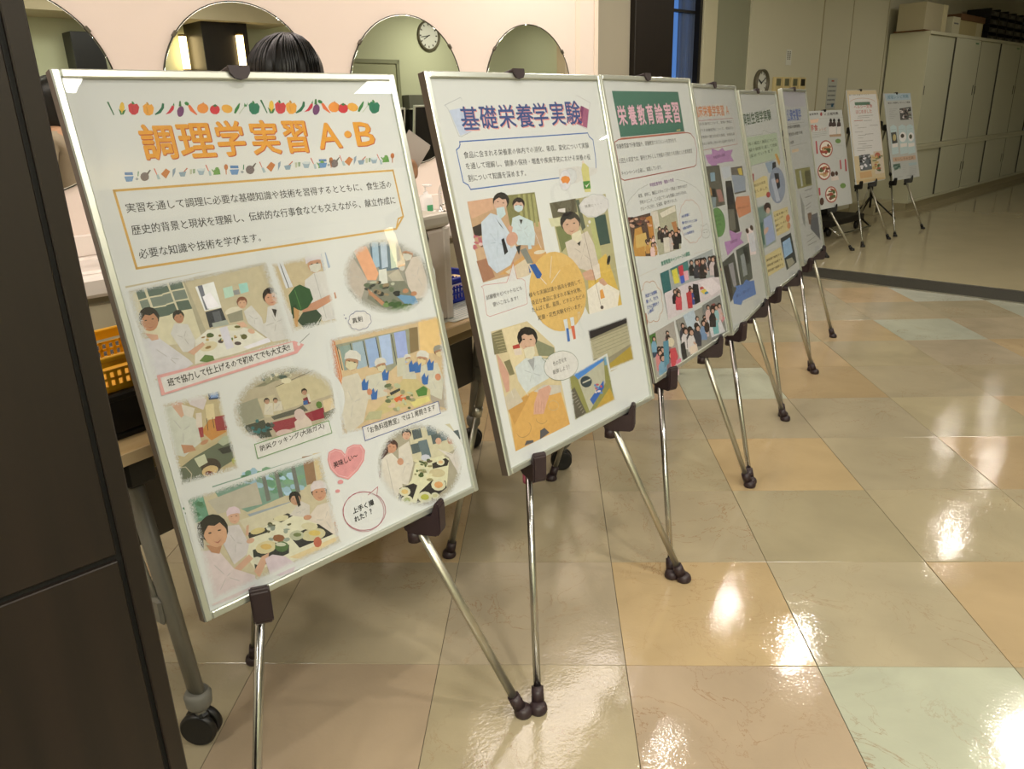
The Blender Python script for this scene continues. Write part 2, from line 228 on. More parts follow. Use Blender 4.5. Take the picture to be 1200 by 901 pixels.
ART[1]="""p|1|0|135 91 140 90 147 128 144 130
p|1|1|182 108 177 119 170 124 166 119 167 107 173 96 179 91 183 96
p|2|2|163 111 169 118 169 127 174 118 185 113 174 128 165 129
p|1|3|194 101 204 95 212 99 222 97 226 107 218 124 207 130 198 129 192 119
p|2|4|207 99 207 91 211 90 215 98
l|3|5|1|0|204 104 204 122
p|1|6|237 104 248 97 255 102 266 99 270 110 262 128 251 133 241 132 235 122
p|2|7|251 102 250 93 255 93 258 101
l|3|8|1|0|248 107 247 126
p|1|9|299 96 305 98 301 111 287 126 269 132 267 129 281 120 293 109
p|1|10|328 104 335 106 330 117 317 127 300 131 313 121
p|2|4|330 104 337 95 336 105
p|1|11|361 125 355 134 347 139 340 138 338 131 340 120 347 111 355 106 362 107 364 115
p|2|12|349 107 355 91 360 90 358 107
p|1|13|379 105 387 102 403 133 400 135 382 121
p|2|4|383 103 378 105 372 103 370 97 374 93 380 93 385 98
p|1|14|446 115 440 124 428 130 416 129 408 123 407 114 413 104 425 99 437 99 445 105
p|2|15|427 100 434 94 435 100
p|1|16|484 119 478 129 468 134 457 133 450 127 449 118 455 109 465 104 476 104 483 110
p|2|17|462 107 472 101 478 107 469 111
p|1|18|527 123 519 129 507 131 496 127 490 119 492 110 500 104 512 103 523 107 529 114
p|1|4|530 131 537 118 556 100 561 99 553 115 536 133
l|1|19|1.2|0|549 133 569 115 578 109
p|2|4|572 110 577 98 580 106 590 97 581 111
p|1|20|590 105 603 97 612 102 624 100 630 111 621 131 607 137 595 136 588 125
p|2|4|606 102 606 93 611 92 615 101
l|3|21|1|0|603 108 602 128
p|1|0|636 90 643 89 654 133 650 134
p|1|1|684 110 678 123 669 129 664 123 665 110 671 96 680 91 685 97
p|2|2|659 114 668 122 668 132 675 122 688 117 675 134 662 135
p|1|3|689 104 702 96 711 102 725 99 731 110 721 131 707 137 694 136 687 125
p|2|4|706 101 705 92 711 91 715 100
l|3|5|1|0|702 108 702 128
p|1|6|731 105 745 98 754 103 768 100 774 111 765 132 750 139 737 138 729 126
p|2|7|749 103 748 93 754 92 758 101
l|3|8|1|0|745 109 745 130
p|1|9|803 96 810 98 806 113 788 130 765 137 762 134 780 123 795 111
p|1|10|833 104 842 105 836 118 820 129 797 133 814 123
p|2|4|835 104 844 92 842 104
p|1|11|864 128 855 139 845 144 837 143 833 135 836 123 844 112 855 106 863 108 867 116
p|2|12|847 107 854 89 861 88 859 108
p|1|13|876 105 886 102 908 138 904 139 880 123
p|2|4|882 103 874 105 866 102 864 96 869 91 877 92 883 97
p|1|14|953 119 945 130 931 136 915 135 905 128 903 117 911 107 925 100 941 101 951 108
p|2|15|929 101 937 95 939 102
p|1|16|989 123 982 134 969 140 955 139 945 132 944 122 951 112 964 106 978 106 988 113
p|2|17|960 109 972 103 981 110 969 114
p|1|18|1033 126 1023 133 1008 135 994 130 986 122 988 112 998 105 1013 103 1027 108 1035 117
p|1|4|1029 135 1038 120 1061 100 1068 98 1058 117 1037 137
l|1|19|1.2|0|1051 138 1076 118 1087 111
p|2|4|1080 113 1086 99 1090 108 1102 98 1091 113
p|1|20|1087 108 1102 99 1114 105 1130 102 1138 114 1127 137 1109 144 1094 143 1085 130
p|2|4|1107 105 1106 94 1113 93 1119 103
l|3|21|1|0|1103 112 1103 134
t|1|22|調|205|265|307|266|103|7
t|2|22|理|323|266|434|267|103|7
t|3|22|学|451|268|545|268|110|7
t|4|22|実|572|269|673|271|110|7
t|5|22|習|697|271|788|272|106|7
t|6|22|A|833|265|928|263|87|7
p|7|22|979 220 975 226 968 230 960 231 953 229 949 224 948 218 952 212 959 207 967 206 975 208 979 213
t|8|22|B|998|262|1081|262|85|7
t|8|23|調|204|263|306|264|103|4
t|9|23|理|321|264|432|265|103|4
t|10|23|学|449|266|543|266|110|4
t|11|23|実|570|267|671|269|110|4
t|12|23|習|695|269|785|270|106|4
t|13|23|A|831|262|926|260|87|4
p|14|23|977 217 973 223 966 228 958 229 951 227 946 222 946 215 950 209 957 205 965 203 972 206 977 211
t|15|23|B|995|259|1078|260|84|4
p|1|24|131 297 155 298 154 307 130 305
p|2|25|127 309 155 310 147 325 129 325
p|1|26|171 297 174 297 169 311 166 312
p|2|27|167 319 165 322 161 323 158 321 158 318 160 316 163 315 166 316
p|1|28|200 315 197 322 190 326 183 327 177 325 174 319 174 313 178 306 184 302 191 301 197 303 200 308
p|2|29|196 304 208 294 211 296 199 309
p|1|30|220 292 224 291 227 310 224 311
p|2|31|223 311 230 310 233 325 224 326
p|1|32|238 310 258 294 269 304 250 325
p|1|33|271 324 278 299 289 294 284 308
p|1|34|295 309 320 307 311 323 297 322
p|2|35|310 308 325 296 327 299 313 309
p|1|36|333 302 341 302 336 317 329 318
p|2|37|343 302 351 302 347 315 340 316
p|1|38|356 304 384 303 373 322 359 322
p|2|39|382 306 379 309 372 310 365 309 359 307 357 304 360 302 367 301 375 302 380 304
p|1|30|387 292 391 291 395 311 392 312
p|2|31|392 312 399 310 400 326 392 327
p|1|40|406 325 414 308 432 308 431 325
p|2|40|431 306 428 309 423 310 418 308 417 305 420 302 425 301 430 303
p|3|40|409 318 404 307 407 307 413 314
p|1|41|463 304 460 310 455 313 450 311 449 306 450 299 455 294 460 294 463 297
p|2|41|452 310 456 311 452 327 449 327
p|1|24|471 299 500 301 499 310 470 308
p|2|25|466 312 500 313 490 330 469 329
p|1|26|519 299 522 299 517 315 513 315
p|2|27|514 323 512 326 508 327 504 326 503 322 506 319 510 318 513 320
p|1|28|555 319 550 326 543 331 535 332 527 329 523 324 523 316 527 309 534 304 543 303 550 306 554 312
p|2|29|549 307 564 296 567 298 553 312
p|1|30|578 294 582 293 586 314 584 315
p|2|31|582 315 590 313 595 329 584 331
p|1|32|600 314 623 296 637 307 615 330
p|1|33|641 329 649 302 661 296 655 311
p|1|34|669 313 699 310 689 327 672 327
p|2|35|687 311 706 298 707 302 691 312
p|1|36|714 305 724 304 719 322 711 322
p|2|37|727 304 737 304 732 319 724 320
p|1|38|743 307 777 306 764 327 747 326
p|2|39|774 309 771 312 763 313 753 312 747 310 744 307 748 305 756 303 765 304 772 306
p|1|30|780 293 785 292 790 314 787 315
p|2|31|787 315 796 314 797 331 788 332
p|1|40|804 330 813 311 835 311 835 330
p|2|40|834 309 831 313 824 314 819 312 817 308 821 305 827 304 832 306
p|3|40|807 322 801 310 805 310 813 317
p|1|41|873 306 869 313 863 317 858 315 856 309 858 301 863 296 869 295 873 299
p|2|41|860 314 864 314 860 332 856 333
p|1|24|814 299 846 300 845 309 813 308
p|2|25|809 312 846 313 836 330 812 330
p|1|26|860 297 865 298 859 313 854 314
p|2|27|856 322 853 325 849 326 845 325 844 321 847 318 851 317 855 319
p|1|28|892 319 888 327 880 331 871 333 862 330 857 324 857 317 862 309 870 305 879 303 887 306 892 312
p|2|29|886 307 902 296 905 298 890 312
p|1|30|904 291 908 290 913 312 910 313
p|2|31|909 313 918 311 923 328 911 329
p|1|32|921 315 946 297 962 307 938 331
p|1|33|959 329 967 302 980 296 974 312
p|1|34|981 314 1014 312 1003 329 984 329
p|2|35|1000 312 1020 300 1022 303 1004 314
p|1|36|1018 308 1029 307 1024 325 1015 325
p|2|37|1033 308 1042 307 1038 322 1029 323
p|1|38|1040 309 1076 308 1063 329 1045 329
p|2|39|1074 312 1070 314 1061 316 1051 315 1043 312 1041 309 1045 307 1054 306 1064 307 1071 309
p|1|30|1074 296 1078 295 1084 317 1081 318
p|2|31|1081 318 1091 316 1092 334 1082 335
p|1|40|1093 328 1103 309 1127 308 1127 328
p|2|40|1126 307 1122 310 1115 311 1109 309 1108 306 1111 302 1118 301 1124 303
p|3|40|1097 319 1090 308 1095 307 1103 315
p|1|41|1157 306 1153 313 1147 316 1141 314 1138 308 1140 301 1146 296 1153 295 1157 299
p|2|41|1143 314 1148 314 1143 332 1139 332
l|3|42|3.6|1|87 348 1136 361 1139 540 1092 584 91 583
l|4|42|3|0|1139 540 1112 547 1092 584
t|5|43|実習を通して調理に必要な基礎知識や技術を習得するとともに、食生活の|107|417|1113|427|29|0
t|6|43|歴史的背景と現状を理解し、伝統的な行事食なども交えながら、献立作成に|106|484|1116|489|30|0
t|7|43|必要な知識や技術を学びます。|108|557|517|557|30|0
p|1|44|44 630 518 620 539 915 46 932
p|2|45|43 650 218 634 237 840 117 830 55 767
p|3|46|70 649 95 646 97 674 72 677
p|3|47|73 681 98 679 101 707 75 710
p|3|48|76 714 100 711 104 740 79 743
p|3|46|103 645 142 645 145 673 105 673
p|3|47|106 677 145 678 149 706 108 706
p|3|48|109 710 148 711 153 740 112 740
p|3|46|142 642 167 639 170 668 143 671
p|3|47|145 675 171 673 174 701 147 704
p|3|48|148 708 174 706 178 735 151 738
p|3|46|174 637 214 637 217 665 175 666
p|3|47|177 670 218 670 221 699 179 699
p|3|48|180 703 221 704 226 734 183 733
p|3|49|253 668 317 662 321 749 263 749
p|4|50|261 667 277 666 278 746 267 747
p|5|51|268 703 296 694 316 743 274 744
p|6|52|264 753 320 750 327 797 265 805
p|7|53|286 758 312 757 312 793 287 792
p|8|54|342 688 375 686 373 720 340 722
p|9|55|398 684 430 684 428 714 398 717
p|10|56|374 702 395 701 395 718 375 717
p|11|57|219 630 229 671 252 824 231 824
p|12|58|391 767 388 772 379 777 366 780 352 780 340 778 331 774 328 769 331 763 340 758 352 755 366 755 379 757 388 761
p|13|59|333 775 389 769 384 804 336 803
p|14|60|276 792 329 791 332 808 277 807
p|15|61|209 833 256 810 350 812 416 848 460 895 334 906 188 908
p|16|62|360 891 458 879 462 896 373 901
p|17|63|277 861 274 867 266 873 253 877 240 877 227 875 219 871 215 865 218 858 226 853 238 849 252 848 265 850 274 855
p|18|64|255 865 251 869 242 870 234 868 234 864 242 861 251 861
p|19|65|381 824 378 828 368 831 356 832 342 831 329 828 321 824 318 820 322 816 331 813 343 812 357 813 370 815 378 819
p|20|66|369 824 364 826 354 825 347 821 348 817 356 816 366 819
p|21|67|299 858 295 862 288 862 281 858 280 854 284 850 291 850 297 854
p|22|67|357 878 353 881 344 881 335 877 333 872 338 868 347 869 355 873
p|23|68|204 902 227 886 252 895 254 910 227 911
p|24|69|296 848 294 850 291 851 288 850 288 847 291 846 294 846
p|24|70|261 832 258 836 251 836 246 833 247 828 252 826 259 828
p|24|64|315 848 313 851 311 852 309 849 310 845 312 843 315 845
p|24|64|326 846 322 848 316 847 313 842 315 839 321 839 326 842
p|25|64|244 830 241 832 235 833 230 832 229 830 234 828 241 828
p|25|70|253 842 251 845 245 845 242 842 243 838 247 836 252 838
p|25|64|263 830 260 833 254 834 249 833 249 830 254 828 260 828
p|25|69|333 856 332 860 328 861 325 858 325 854 328 852 332 852
p|26|70|300 853 299 855 295 856 292 855 292 852 295 851 299 851
p|26|70|346 851 343 854 339 853 337 850 338 847 342 846 345 848
p|26|70|332 863 329 864 323 863 319 861 320 859 324 859 330 860
p|26|64|350 854 347 856 341 857 336 856 336 854 341 852 348 853
p|27|69|366 853 364 854 361 853 359 851 361 849 363 849 366 851
p|27|64|296 838 293 841 289 840 286 837 288 834 292 833 295 835
p|27|71|383 861 378 866 369 867 362 862 361 855 366 850 374 849 382 854
p|28|72|273 832 268 836 259 836 250 832 248 826 253 821 263 821 271 826
p|29|73|296 814 323 811 329 884 302 887
p|30|74|138 797 158 768 199 779 209 833 193 869 161 861
l|31|75|1.0|0|159 808 172 816
l|32|75|1.0|0|186 800 178 814
l|33|75|1.0|0|184 841 178 823
p|34|76|195 747 193 755 188 762 180 766 172 767 165 763 160 757 158 749 160 740 165 733 173 729 181 729 188 732 193 739
p|35|77|192 753 190 761 186 767 180 771 173 771 167 768 163 762 161 754 163 746 167 740 173 736 180 736 186 739 190 745
p|36|76|160 755 161 741 171 731 182 730 193 739 193 753 189 747 186 741 178 744 171 742 164 748
p|37|78|171 763 176 765 182 763 176 767
p|38|79|173 751 171 752 169 752 168 752 169 751 171 750
p|39|79|185 751 184 752 181 752 180 751 182 750 184 750
p|40|74|393 775 424 761 450 808 451 845 418 843 397 817
l|41|75|1.0|0|409 793 419 805
l|42|75|1.0|0|435 808 425 808
l|43|75|1.0|0|420 824 422 812
p|44|80|413 746 410 754 403 759 395 762 387 761 381 756 377 750 376 741 380 734 386 728 394 726 402 727 409 731 413 738
p|45|81|409 751 406 758 401 764 394 766 387 765 382 761 379 755 379 747 381 740 387 735 393 732 400 733 406 737 409 743
p|46|80|377 748 380 734 392 727 403 728 412 738 410 752 408 745 405 739 397 740 390 737 382 742
p|47|78|386 757 392 760 398 759 391 761
p|48|79|390 746 389 747 386 747 385 746 387 745 389 745
p|49|79|403 748 401 749 399 748 398 747 399 747 402 747
p|50|82|356 808 383 809 394 827 372 827
p|51|74|418 843 462 827 481 778 542 770 566 824 549 901 470 898
l|52|75|1.0|0|461 838 490 835
l|53|75|1.0|0|490 809 496 829
l|54|75|1.0|0|528 830 504 833
l|55|75|1.0|0|485 863 495 841
p|56|83|494 786 512 793 499 819
p|57|84|530 740 528 753 519 763 508 769 494 769 483 764 474 755 471 743 474 731 482 721 494 715 507 714 519 719 527 728
p|58|85|525 749 523 761 516 770 506 776 496 776 486 771 479 762 477 751 479 739 486 730 495 724 506 724 516 729 523 738
p|59|84|475 752 475 731 491 717 510 715 527 729 527 750 522 740 516 732 504 736 492 733 481 742
p|60|78|492 764 501 766 510 763 501 769
p|61|79|495 747 493 748 489 748 487 747 489 746 493 745
p|62|79|515 746 513 748 509 748 507 746 509 745 513 745
p|63|82|413 853 406 855 396 852 390 845 390 838 397 836 406 839 413 846
p|64|86|48 794 97 799 173 889 183 906 146 916 48 923
l|65|75|1.0|0|84 836 108 863
l|66|75|1.0|0|141 879 121 872
l|67|75|1.0|0|129 891 118 875
p|68|87|61 778 99 792 98 806 77 806
p|69|88|119 736 114 750 105 762 92 768 78 768 65 761 58 750 56 735 60 721 69 709 82 703 96 703 108 709 116 721
p|70|89|112 746 109 759 101 770 90 776 78 776 68 770 62 759 60 745 64 732 72 721 83 715 94 715 104 721 111 732
p|71|88|58 746 60 722 79 705 99 705 116 722 114 747 109 735 104 725 91 729 78 724 66 735
p|72|78|75 762 85 765 95 762 84 768
p|73|79|80 741 78 743 74 743 72 741 74 740 78 740
p|74|79|101 742 99 743 95 743 93 741 95 740 99 740
p|75|87|175 865 231 844 235 855 191 879
f|76|9|5|45 643 517 624 541 915 50 933
p|112|90|63 913 548 912 583 933 548 957 61 978
p|113|91|72 923 540 915 539 947 73 971
l|114|92|0.8|0|561 927 613 900
p|115|91|569 928 568 930 566 932 564 933 561 933 558 932 556 929 556 927 557 924 559 922 561 921 564 921 567 923 569 925
t|116|93|班で協力して仕上げるので初めてでも大丈夫!!|90|957|526|941|25|3
p|1|94|528 632 742 625 741 883 554 890
p|2|95|554 630 575 628 594 727 566 728
l|3|96|1.5|0|564 631 577 727
p|4|97|730 629 755 628 761 684 730 691
p|5|74|646 713 694 691 744 694 744 871 679 869 632 760
l|6|98|1|0|689 696 693 772 696 860
p|7|99|728 665 725 678 716 688 704 694 691 694 680 688 673 678 670 665 674 652 682 642 694 636 707 636 718 641 726 652
p|8|100|675 665 699 661 724 664 720 684 698 695 677 685
p|9|79|692 661 690 663 685 663 683 661 685 660 690 660
p|10|79|716 661 713 663 709 663 706 661 709 659 714 659
p|11|101|665 658 666 637 683 621 712 619 733 631 736 653 718 649 685 650
p|12|102|757 775 642 798 606 803 609 828 655 826 758 797
p|13|103|569 753 600 729 622 724 657 746 661 784 632 809 603 815 567 795
p|14|104|567 795 590 788 591 831 562 836
l|15|105|1|0|597 740 604 809
p|16|106|577 797 596 813 573 870 565 862
p|17|107|580 847 608 822 664 822 681 850 662 878 603 886
l|18|108|1.2|0|582 853 594 881 639 885 679 850
f|19|7|7|533 636 739 629 738 881 557 881
p|1|109|1203 835 1174 868 1134 893 1084 908 1030 913 976 907 924 891 878 867 842 836 816 801 803 763 803 726 815 691 840 660 876 635 920 618 970 611 1024 613 1078 625 1127 647 1169 678 1199 715 1216 755 1217 797
p|2|110|951 620 1091 634 1077 740 978 736 948 671
p|3|111|964 618 993 621 976 715 946 717
p|4|112|1002 624 1033 627 1015 722 985 724
p|5|113|1046 631 1077 633 1059 730 1028 731
p|6|114|871 627 936 630 965 740 946 763 908 756
p|7|115|821 669 860 650 908 756 855 830 804 743
l|8|75|1.0|0|836 702 846 723
l|9|75|1.0|0|876 741 855 732
l|10|75|1.0|0|829 735 845 731
p|11|116|1090 755 1140 703 1184 703 1191 801 1180 869 1092 865
l|12|75|1.0|0|1120 770 1140 780
l|13|75|1.0|0|1163 747 1149 775
l|14|75|1.0|0|1161 821 1149 791
p|15|117|1006 754 1061 737 1078 794 1045 822
p|16|118|1146 697 1138 707 1127 713 1114 714 1103 711 1096 703 1093 692 1096 681 1104 672 1115 666 1128 664 1139 668 1147 676 1149 686
p|17|100|1100 682 1123 686 1143 695 1132 711 1108 713 1094 699
p|18|79|1116 684 1114 685 1110 684 1108 682 1111 681 1115 682
p|19|79|1137 691 1134 691 1130 690 1129 688 1132 688 1136 689
p|20|119|1094 675 1104 657 1124 649 1150 656 1164 672 1157 690 1143 682 1115 674
p|21|118|1097 731 1096 739 1091 745 1085 748 1077 748 1070 745 1065 740 1063 733 1064 726 1069 720 1075 716 1083 716 1090 719 1095 724
p|22|100|1065 732 1080 730 1095 731 1093 742 1081 749 1067 743
p|23|79|1076 730 1074 731 1071 731 1070 730 1071 729 1074 729
p|24|79|1090 730 1088 731 1086 731 1084 730 1086 729 1088 729
p|25|120|1059 729 1059 717 1068 708 1085 707 1099 713 1101 725 1090 723 1071 724
p|26|121|921 765 1080 788 1122 885 981 896 888 824
p|27|122|1017 830 1113 856 1126 886 1068 888
p|28|123|968 727 1005 727 997 786 958 778
p|29|124|969 774 963 779 953 780 946 775 947 770 955 767 965 769
p|29|125|922 815 914 820 902 818 895 811 899 804 910 802 920 807
p|29|124|970 821 962 827 948 826 939 819 941 811 953 808 966 812
p|29|126|1030 789 1026 794 1018 796 1011 792 1010 787 1017 784 1026 785
p|30|126|917 801 913 805 906 806 900 803 900 799 906 796 914 798
p|30|125|945 808 938 813 927 810 922 803 926 797 936 796 944 801
p|30|125|992 829 985 831 974 828 967 823 969 819 979 819 989 823
p|30|124|1049 827 1041 831 1024 831 1011 827 1012 822 1025 819 1042 821
p|31|127|1021 812 1013 819 1002 818 995 811 998 803 1008 799 1018 804
p|31|128|907 793 901 795 891 793 884 787 886 783 896 783 905 787
p|31|124|952 844 944 847 930 844 922 836 926 830 938 830 950 836
p|31|124|919 790 914 792 906 788 901 783 904 780 911 781 918 786
p|32|125|958 813 950 819 941 817 936 810 940 803 949 800 957 805
p|32|125|956 774 950 777 943 776 940 770 943 765 950 765 956 769
p|32|124|948 809 942 813 931 813 924 809 925 803 934 800 944 803
p|32|128|963 852 958 854 950 852 944 847 946 844 954 844 961 847
p|33|128|1001 797 993 803 981 802 974 795 976 788 987 785 998 789
p|33|124|1044 838 1035 842 1020 838 1012 829 1016 822 1029 822 1042 829
p|33|127|985 795 977 800 963 799 953 792 956 784 968 782 981 787
p|33|127|1021 861 1013 865 1002 862 996 855 1000 848 1010 848 1020 854
p|34|127|994 794 987 798 977 796 970 790 973 784 983 783 993 787
p|34|124|941 778 935 783 921 786 910 784 909 779 920 775 934 775
p|34|127|918 778 910 784 895 782 885 775 888 768 900 766 914 770
p|34|126|951 769 943 773 928 773 915 770 915 766 928 764 944 766
p|35|125|1003 789 997 796 983 798 971 795 970 787 981 782 996 782
p|35|128|995 797 990 802 977 803 967 802 966 798 976 794 989 794
p|35|129|1045 893 1040 899 1032 900 1027 894 1029 886 1036 883 1043 886
p|35|130|979 855 976 861 970 863 964 859 963 852 968 848 975 849
p|35|130|1035 892 1027 896 1016 893 1012 885 1016 879 1026 879 1035 885
p|35|129|1076 911 1069 914 1057 912 1050 905 1053 900 1063 899 1074 904
p|36|130|1045 872 1037 880 1021 881 1009 874 1010 865 1023 860 1038 863
p|36|129|1103 911 1091 914 1073 908 1063 897 1068 890 1085 892 1100 901
p|36|129|1093 894 1084 900 1072 898 1066 890 1070 881 1082 879 1092 885
p|36|131|987 865 980 872 965 873 953 867 953 860 965 855 980 858
p|37|131|1062 895 1056 900 1046 899 1040 894 1041 888 1050 886 1059 889
p|37|130|1013 869 1004 875 988 874 976 867 978 859 992 856 1008 860
p|37|129|1030 882 1022 889 1007 889 996 882 997 874 1010 870 1024 874
p|37|129|1076 883 1068 890 1051 891 1038 887 1038 879 1051 875 1068 877
p|38|129|1018 893 1008 898 994 895 985 886 989 879 1002 878 1015 884
p|38|129|1048 886 1040 891 1022 892 1008 888 1008 882 1022 879 1040 881
p|38|131|1106 907 1101 910 1093 908 1088 904 1090 899 1097 898 1104 902
p|38|130|1019 878 1011 885 1001 883 998 875 1003 866 1013 863 1020 869
p|39|89|899 787 961 852 949 863 901 807
p|40|89|1088 828 1087 832 1082 835 1076 836 1070 836 1064 834 1059 831 1058 827 1060 823 1064 820 1070 818 1077 818 1083 820 1087 824
p|41|89|1127 846 1125 850 1121 853 1115 854 1108 854 1102 852 1097 849 1096 845 1098 841 1102 837 1108 836 1115 836 1121 838 1125 841
f|42|9|9|1201 834 1177 863 1145 885 1105 901 1061 909 1015 910 968 903 925 889 886 869 853 844 828 815 811 784 804 752 806 721 817 691 838 665 866 643 901 626 941 616 986 612 1032 616 1077 627 1119 645 1156 670 1185 699 1206 732 1215 767 1213 802
p|112|91|789 874 830 864 874 873 888 909 856 935 809 937 780 905
l|113|132|0.8|1|881 901 883 905 883 909 882 914 879 917 874 920 868 921 866 925 862 929 857 931 851 932 845 932 839 930 834 932 828 933 822 933 816 931 812 928 808 924 802 923 797 921 792 918 789 914 789 910 789 905 785 902 783 898 782 893 783 889 787 886 791 883 791 879 792 874 796 871 800 868 806 867 812 867 816 864 821 862 827 860 833 861 839 863 844 865 850 865 856 865 862 867 867 870 869 874 871 879 877 881 881 884 884 888 885 892 883 897
p|114|132|778 878 776 880 773 880 772 877 773 875 776 875
p|115|132|774 864 773 866 771 866 770 864 771 862 773 863
t|116|133|真剣|800|903|846|903|20|2
p|1|134|685 928 1231 947 1164 1353 645 1296
p|2|135|703 963 1060 976 1042 1068 917 1118 757 1035
p|3|136|722 973 773 976 766 1064 720 1064
p|4|137|779 973 831 975 822 1072 775 1073
p|5|138|837 973 891 975 880 1081 831 1081
p|6|139|901 974 956 976 943 1091 893 1091
p|7|140|975 976 1032 979 1016 1103 965 1104
l|8|141|1.6|0|712 972 713 1059
l|9|141|1.6|0|770 973 770 1068
l|10|141|1.6|0|828 975 826 1077
l|11|141|1.6|0|888 976 885 1086
l|12|141|1.6|0|961 980 956 1098
p|13|142|1052 974 1095 977 1077 1070 1032 1073
p|14|143|1105 944 1240 949 1218 1120 1083 1079
p|15|144|688 934 709 937 702 1203 681 1209 671 1077
l|16|145|0.7|0|700 950 698 1149
p|17|146|963 1076 1004 1080 992 1152 946 1147
p|18|147|774 1192 806 1108 894 1112 884 1204 827 1201
l|19|75|1.0|0|808 1176 830 1166
l|20|75|1.0|0|862 1140 842 1158
l|21|75|1.0|0|833 1180 836 1167
p|22|148|705 1086 774 1086 802 1180 751 1272 674 1299 657 1202
l|23|75|1.0|0|717 1142 724 1177
l|24|75|1.0|0|760 1184 734 1187
l|25|75|1.0|0|703 1238 721 1199
p|26|149|785 1054 776 1065 764 1071 750 1072 739 1067 731 1057 728 1044 732 1031 740 1021 753 1014 766 1014 778 1019 786 1029 789 1041
p|27|150|736 1032 760 1039 782 1052 769 1069 744 1070 729 1052
p|28|79|753 1036 750 1037 746 1035 745 1033 748 1032 752 1034
p|29|79|776 1046 773 1047 768 1045 767 1042 770 1042 774 1044
p|30|151|730 1023 740 1003 763 995 790 1005 805 1025 798 1047 783 1036 752 1024
p|31|149|906 1089 904 1099 898 1107 889 1111 879 1110 870 1105 864 1097 861 1087 863 1078 869 1070 878 1066 888 1066 897 1071 904 1079
p|32|150|865 1087 884 1085 903 1089 901 1104 884 1111 867 1102
p|33|79|878 1085 876 1086 873 1086 871 1085 872 1084 876 1084
p|34|79|896 1086 895 1087 891 1087 889 1086 891 1084 895 1085
p|35|152|857 1082 857 1065 869 1054 891 1054 908 1064 912 1081 897 1077 872 1077
p|36|108|968 1160 987 1110 1045 1118 1031 1198
l|37|75|1.0|0|990 1152 1003 1148
l|38|75|1.0|0|1024 1134 1011 1144
p|39|149|1028 1091 1027 1097 1023 1101 1018 1104 1012 1103 1007 1100 1003 1096 1001 1090 1002 1085 1006 1080 1011 1078 1017 1078 1022 1081 1026 1086
p|40|150|1003 1090 1014 1089 1026 1091 1025 1100 1015 1104 1005 1099
p|41|79|1011 1089 1010 1090 1008 1089 1007 1089 1008 1088 1010 1088
p|42|79|1022 1089 1021 1090 1019 1090 1018 1089 1019 1089 1021 1089
p|43|151|999 1087 998 1078 1005 1071 1019 1071 1029 1077 1031 1086 1022 1084 1008 1084
p|44|153|1074 1232 1165 1237 1155 1336 1091 1301
p|45|147|1055 1177 1060 1129 1156 1140 1171 1216 1139 1294 1070 1245
l|46|75|1.0|0|1084 1189 1102 1198
l|47|75|1.0|0|1129 1173 1113 1194
l|48|75|1.0|0|1122 1242 1111 1209
p|49|154|1106 1120 1099 1129 1088 1133 1076 1134 1065 1129 1058 1121 1056 1111 1059 1100 1066 1091 1077 1086 1089 1086 1099 1090 1107 1099 1109 1109
p|50|155|1062 1101 1084 1107 1103 1118 1092 1132 1070 1132 1057 1117
p|51|79|1078 1105 1075 1105 1071 1103 1070 1101 1073 1101 1077 1103
p|52|79|1098 1113 1095 1113 1091 1112 1090 1110 1092 1109 1096 1111
p|53|156|1057 1093 1066 1077 1085 1071 1110 1080 1123 1096 1117 1114 1104 1105 1076 1094
p|54|157|1201 1096 1199 1105 1192 1112 1182 1116 1171 1115 1160 1111 1153 1103 1150 1094 1152 1085 1159 1077 1169 1074 1180 1074 1191 1079 1198 1086
p|55|149|1197 1102 1195 1111 1190 1118 1181 1121 1172 1121 1163 1116 1157 1109 1154 1100 1156 1092 1162 1085 1170 1081 1179 1082 1188 1086 1194 1093
p|56|158|1158 1100 1176 1098 1194 1101 1192 1115 1177 1122 1160 1114
p|57|79|1170 1098 1169 1099 1165 1099 1163 1098 1165 1097 1168 1097
p|58|79|1188 1099 1186 1100 1183 1100 1181 1099 1183 1098 1186 1098
p|59|159|1150 1095 1150 1081 1161 1071 1182 1071 1199 1080 1202 1094 1188 1091 1165 1091
p|60|160|780 1127 798 1113 799 1132 814 1123 800 1160 776 1155
p|61|160|810 1172 828 1159 829 1178 845 1169 831 1206 807 1201
p|62|160|879 1115 898 1101 899 1120 915 1111 901 1148 876 1143
p|63|160|1038 1123 1058 1109 1059 1129 1076 1119 1061 1157 1034 1153
p|64|160|1102 1130 1123 1115 1124 1135 1142 1126 1127 1165 1099 1160
p|65|160|1061 1179 1081 1164 1083 1185 1100 1175 1085 1214 1058 1209
p|66|160|1012 1113 1031 1099 1033 1119 1049 1109 1035 1147 1008 1143
p|67|161|818 1171 814 1179 806 1182 797 1178 794 1168 798 1159 807 1156 815 1161
p|68|161|1160 1200 1155 1210 1143 1213 1132 1208 1128 1196 1133 1186 1144 1183 1155 1188
p|69|162|751 1272 861 1225 972 1161 1036 1179 1091 1237 1082 1284 907 1266
p|70|163|980 1254 1075 1261 1080 1282 996 1287
p|71|164|907 1225 946 1219 973 1231 965 1246 915 1241
p|72|165|1019 1223 1062 1214 1079 1230 1068 1255 1025 1249
p|73|166|894 1197 946 1192 947 1202 899 1209
p|74|167|1010 1259 1001 1262 986 1259 976 1250 978 1244 991 1244 1005 1250
p|74|167|904 1186 900 1193 890 1194 882 1188 882 1180 890 1176 900 1179
p|74|167|971 1296 969 1302 964 1303 959 1299 958 1293 962 1289 968 1291
p|74|168|1001 1242 997 1249 991 1249 987 1243 989 1234 995 1230 1001 1233
p|75|169|952 1188 942 1191 928 1185 921 1175 926 1168 939 1170 951 1179
p|75|170|978 1283 974 1286 967 1284 962 1280 964 1276 970 1275 976 1278
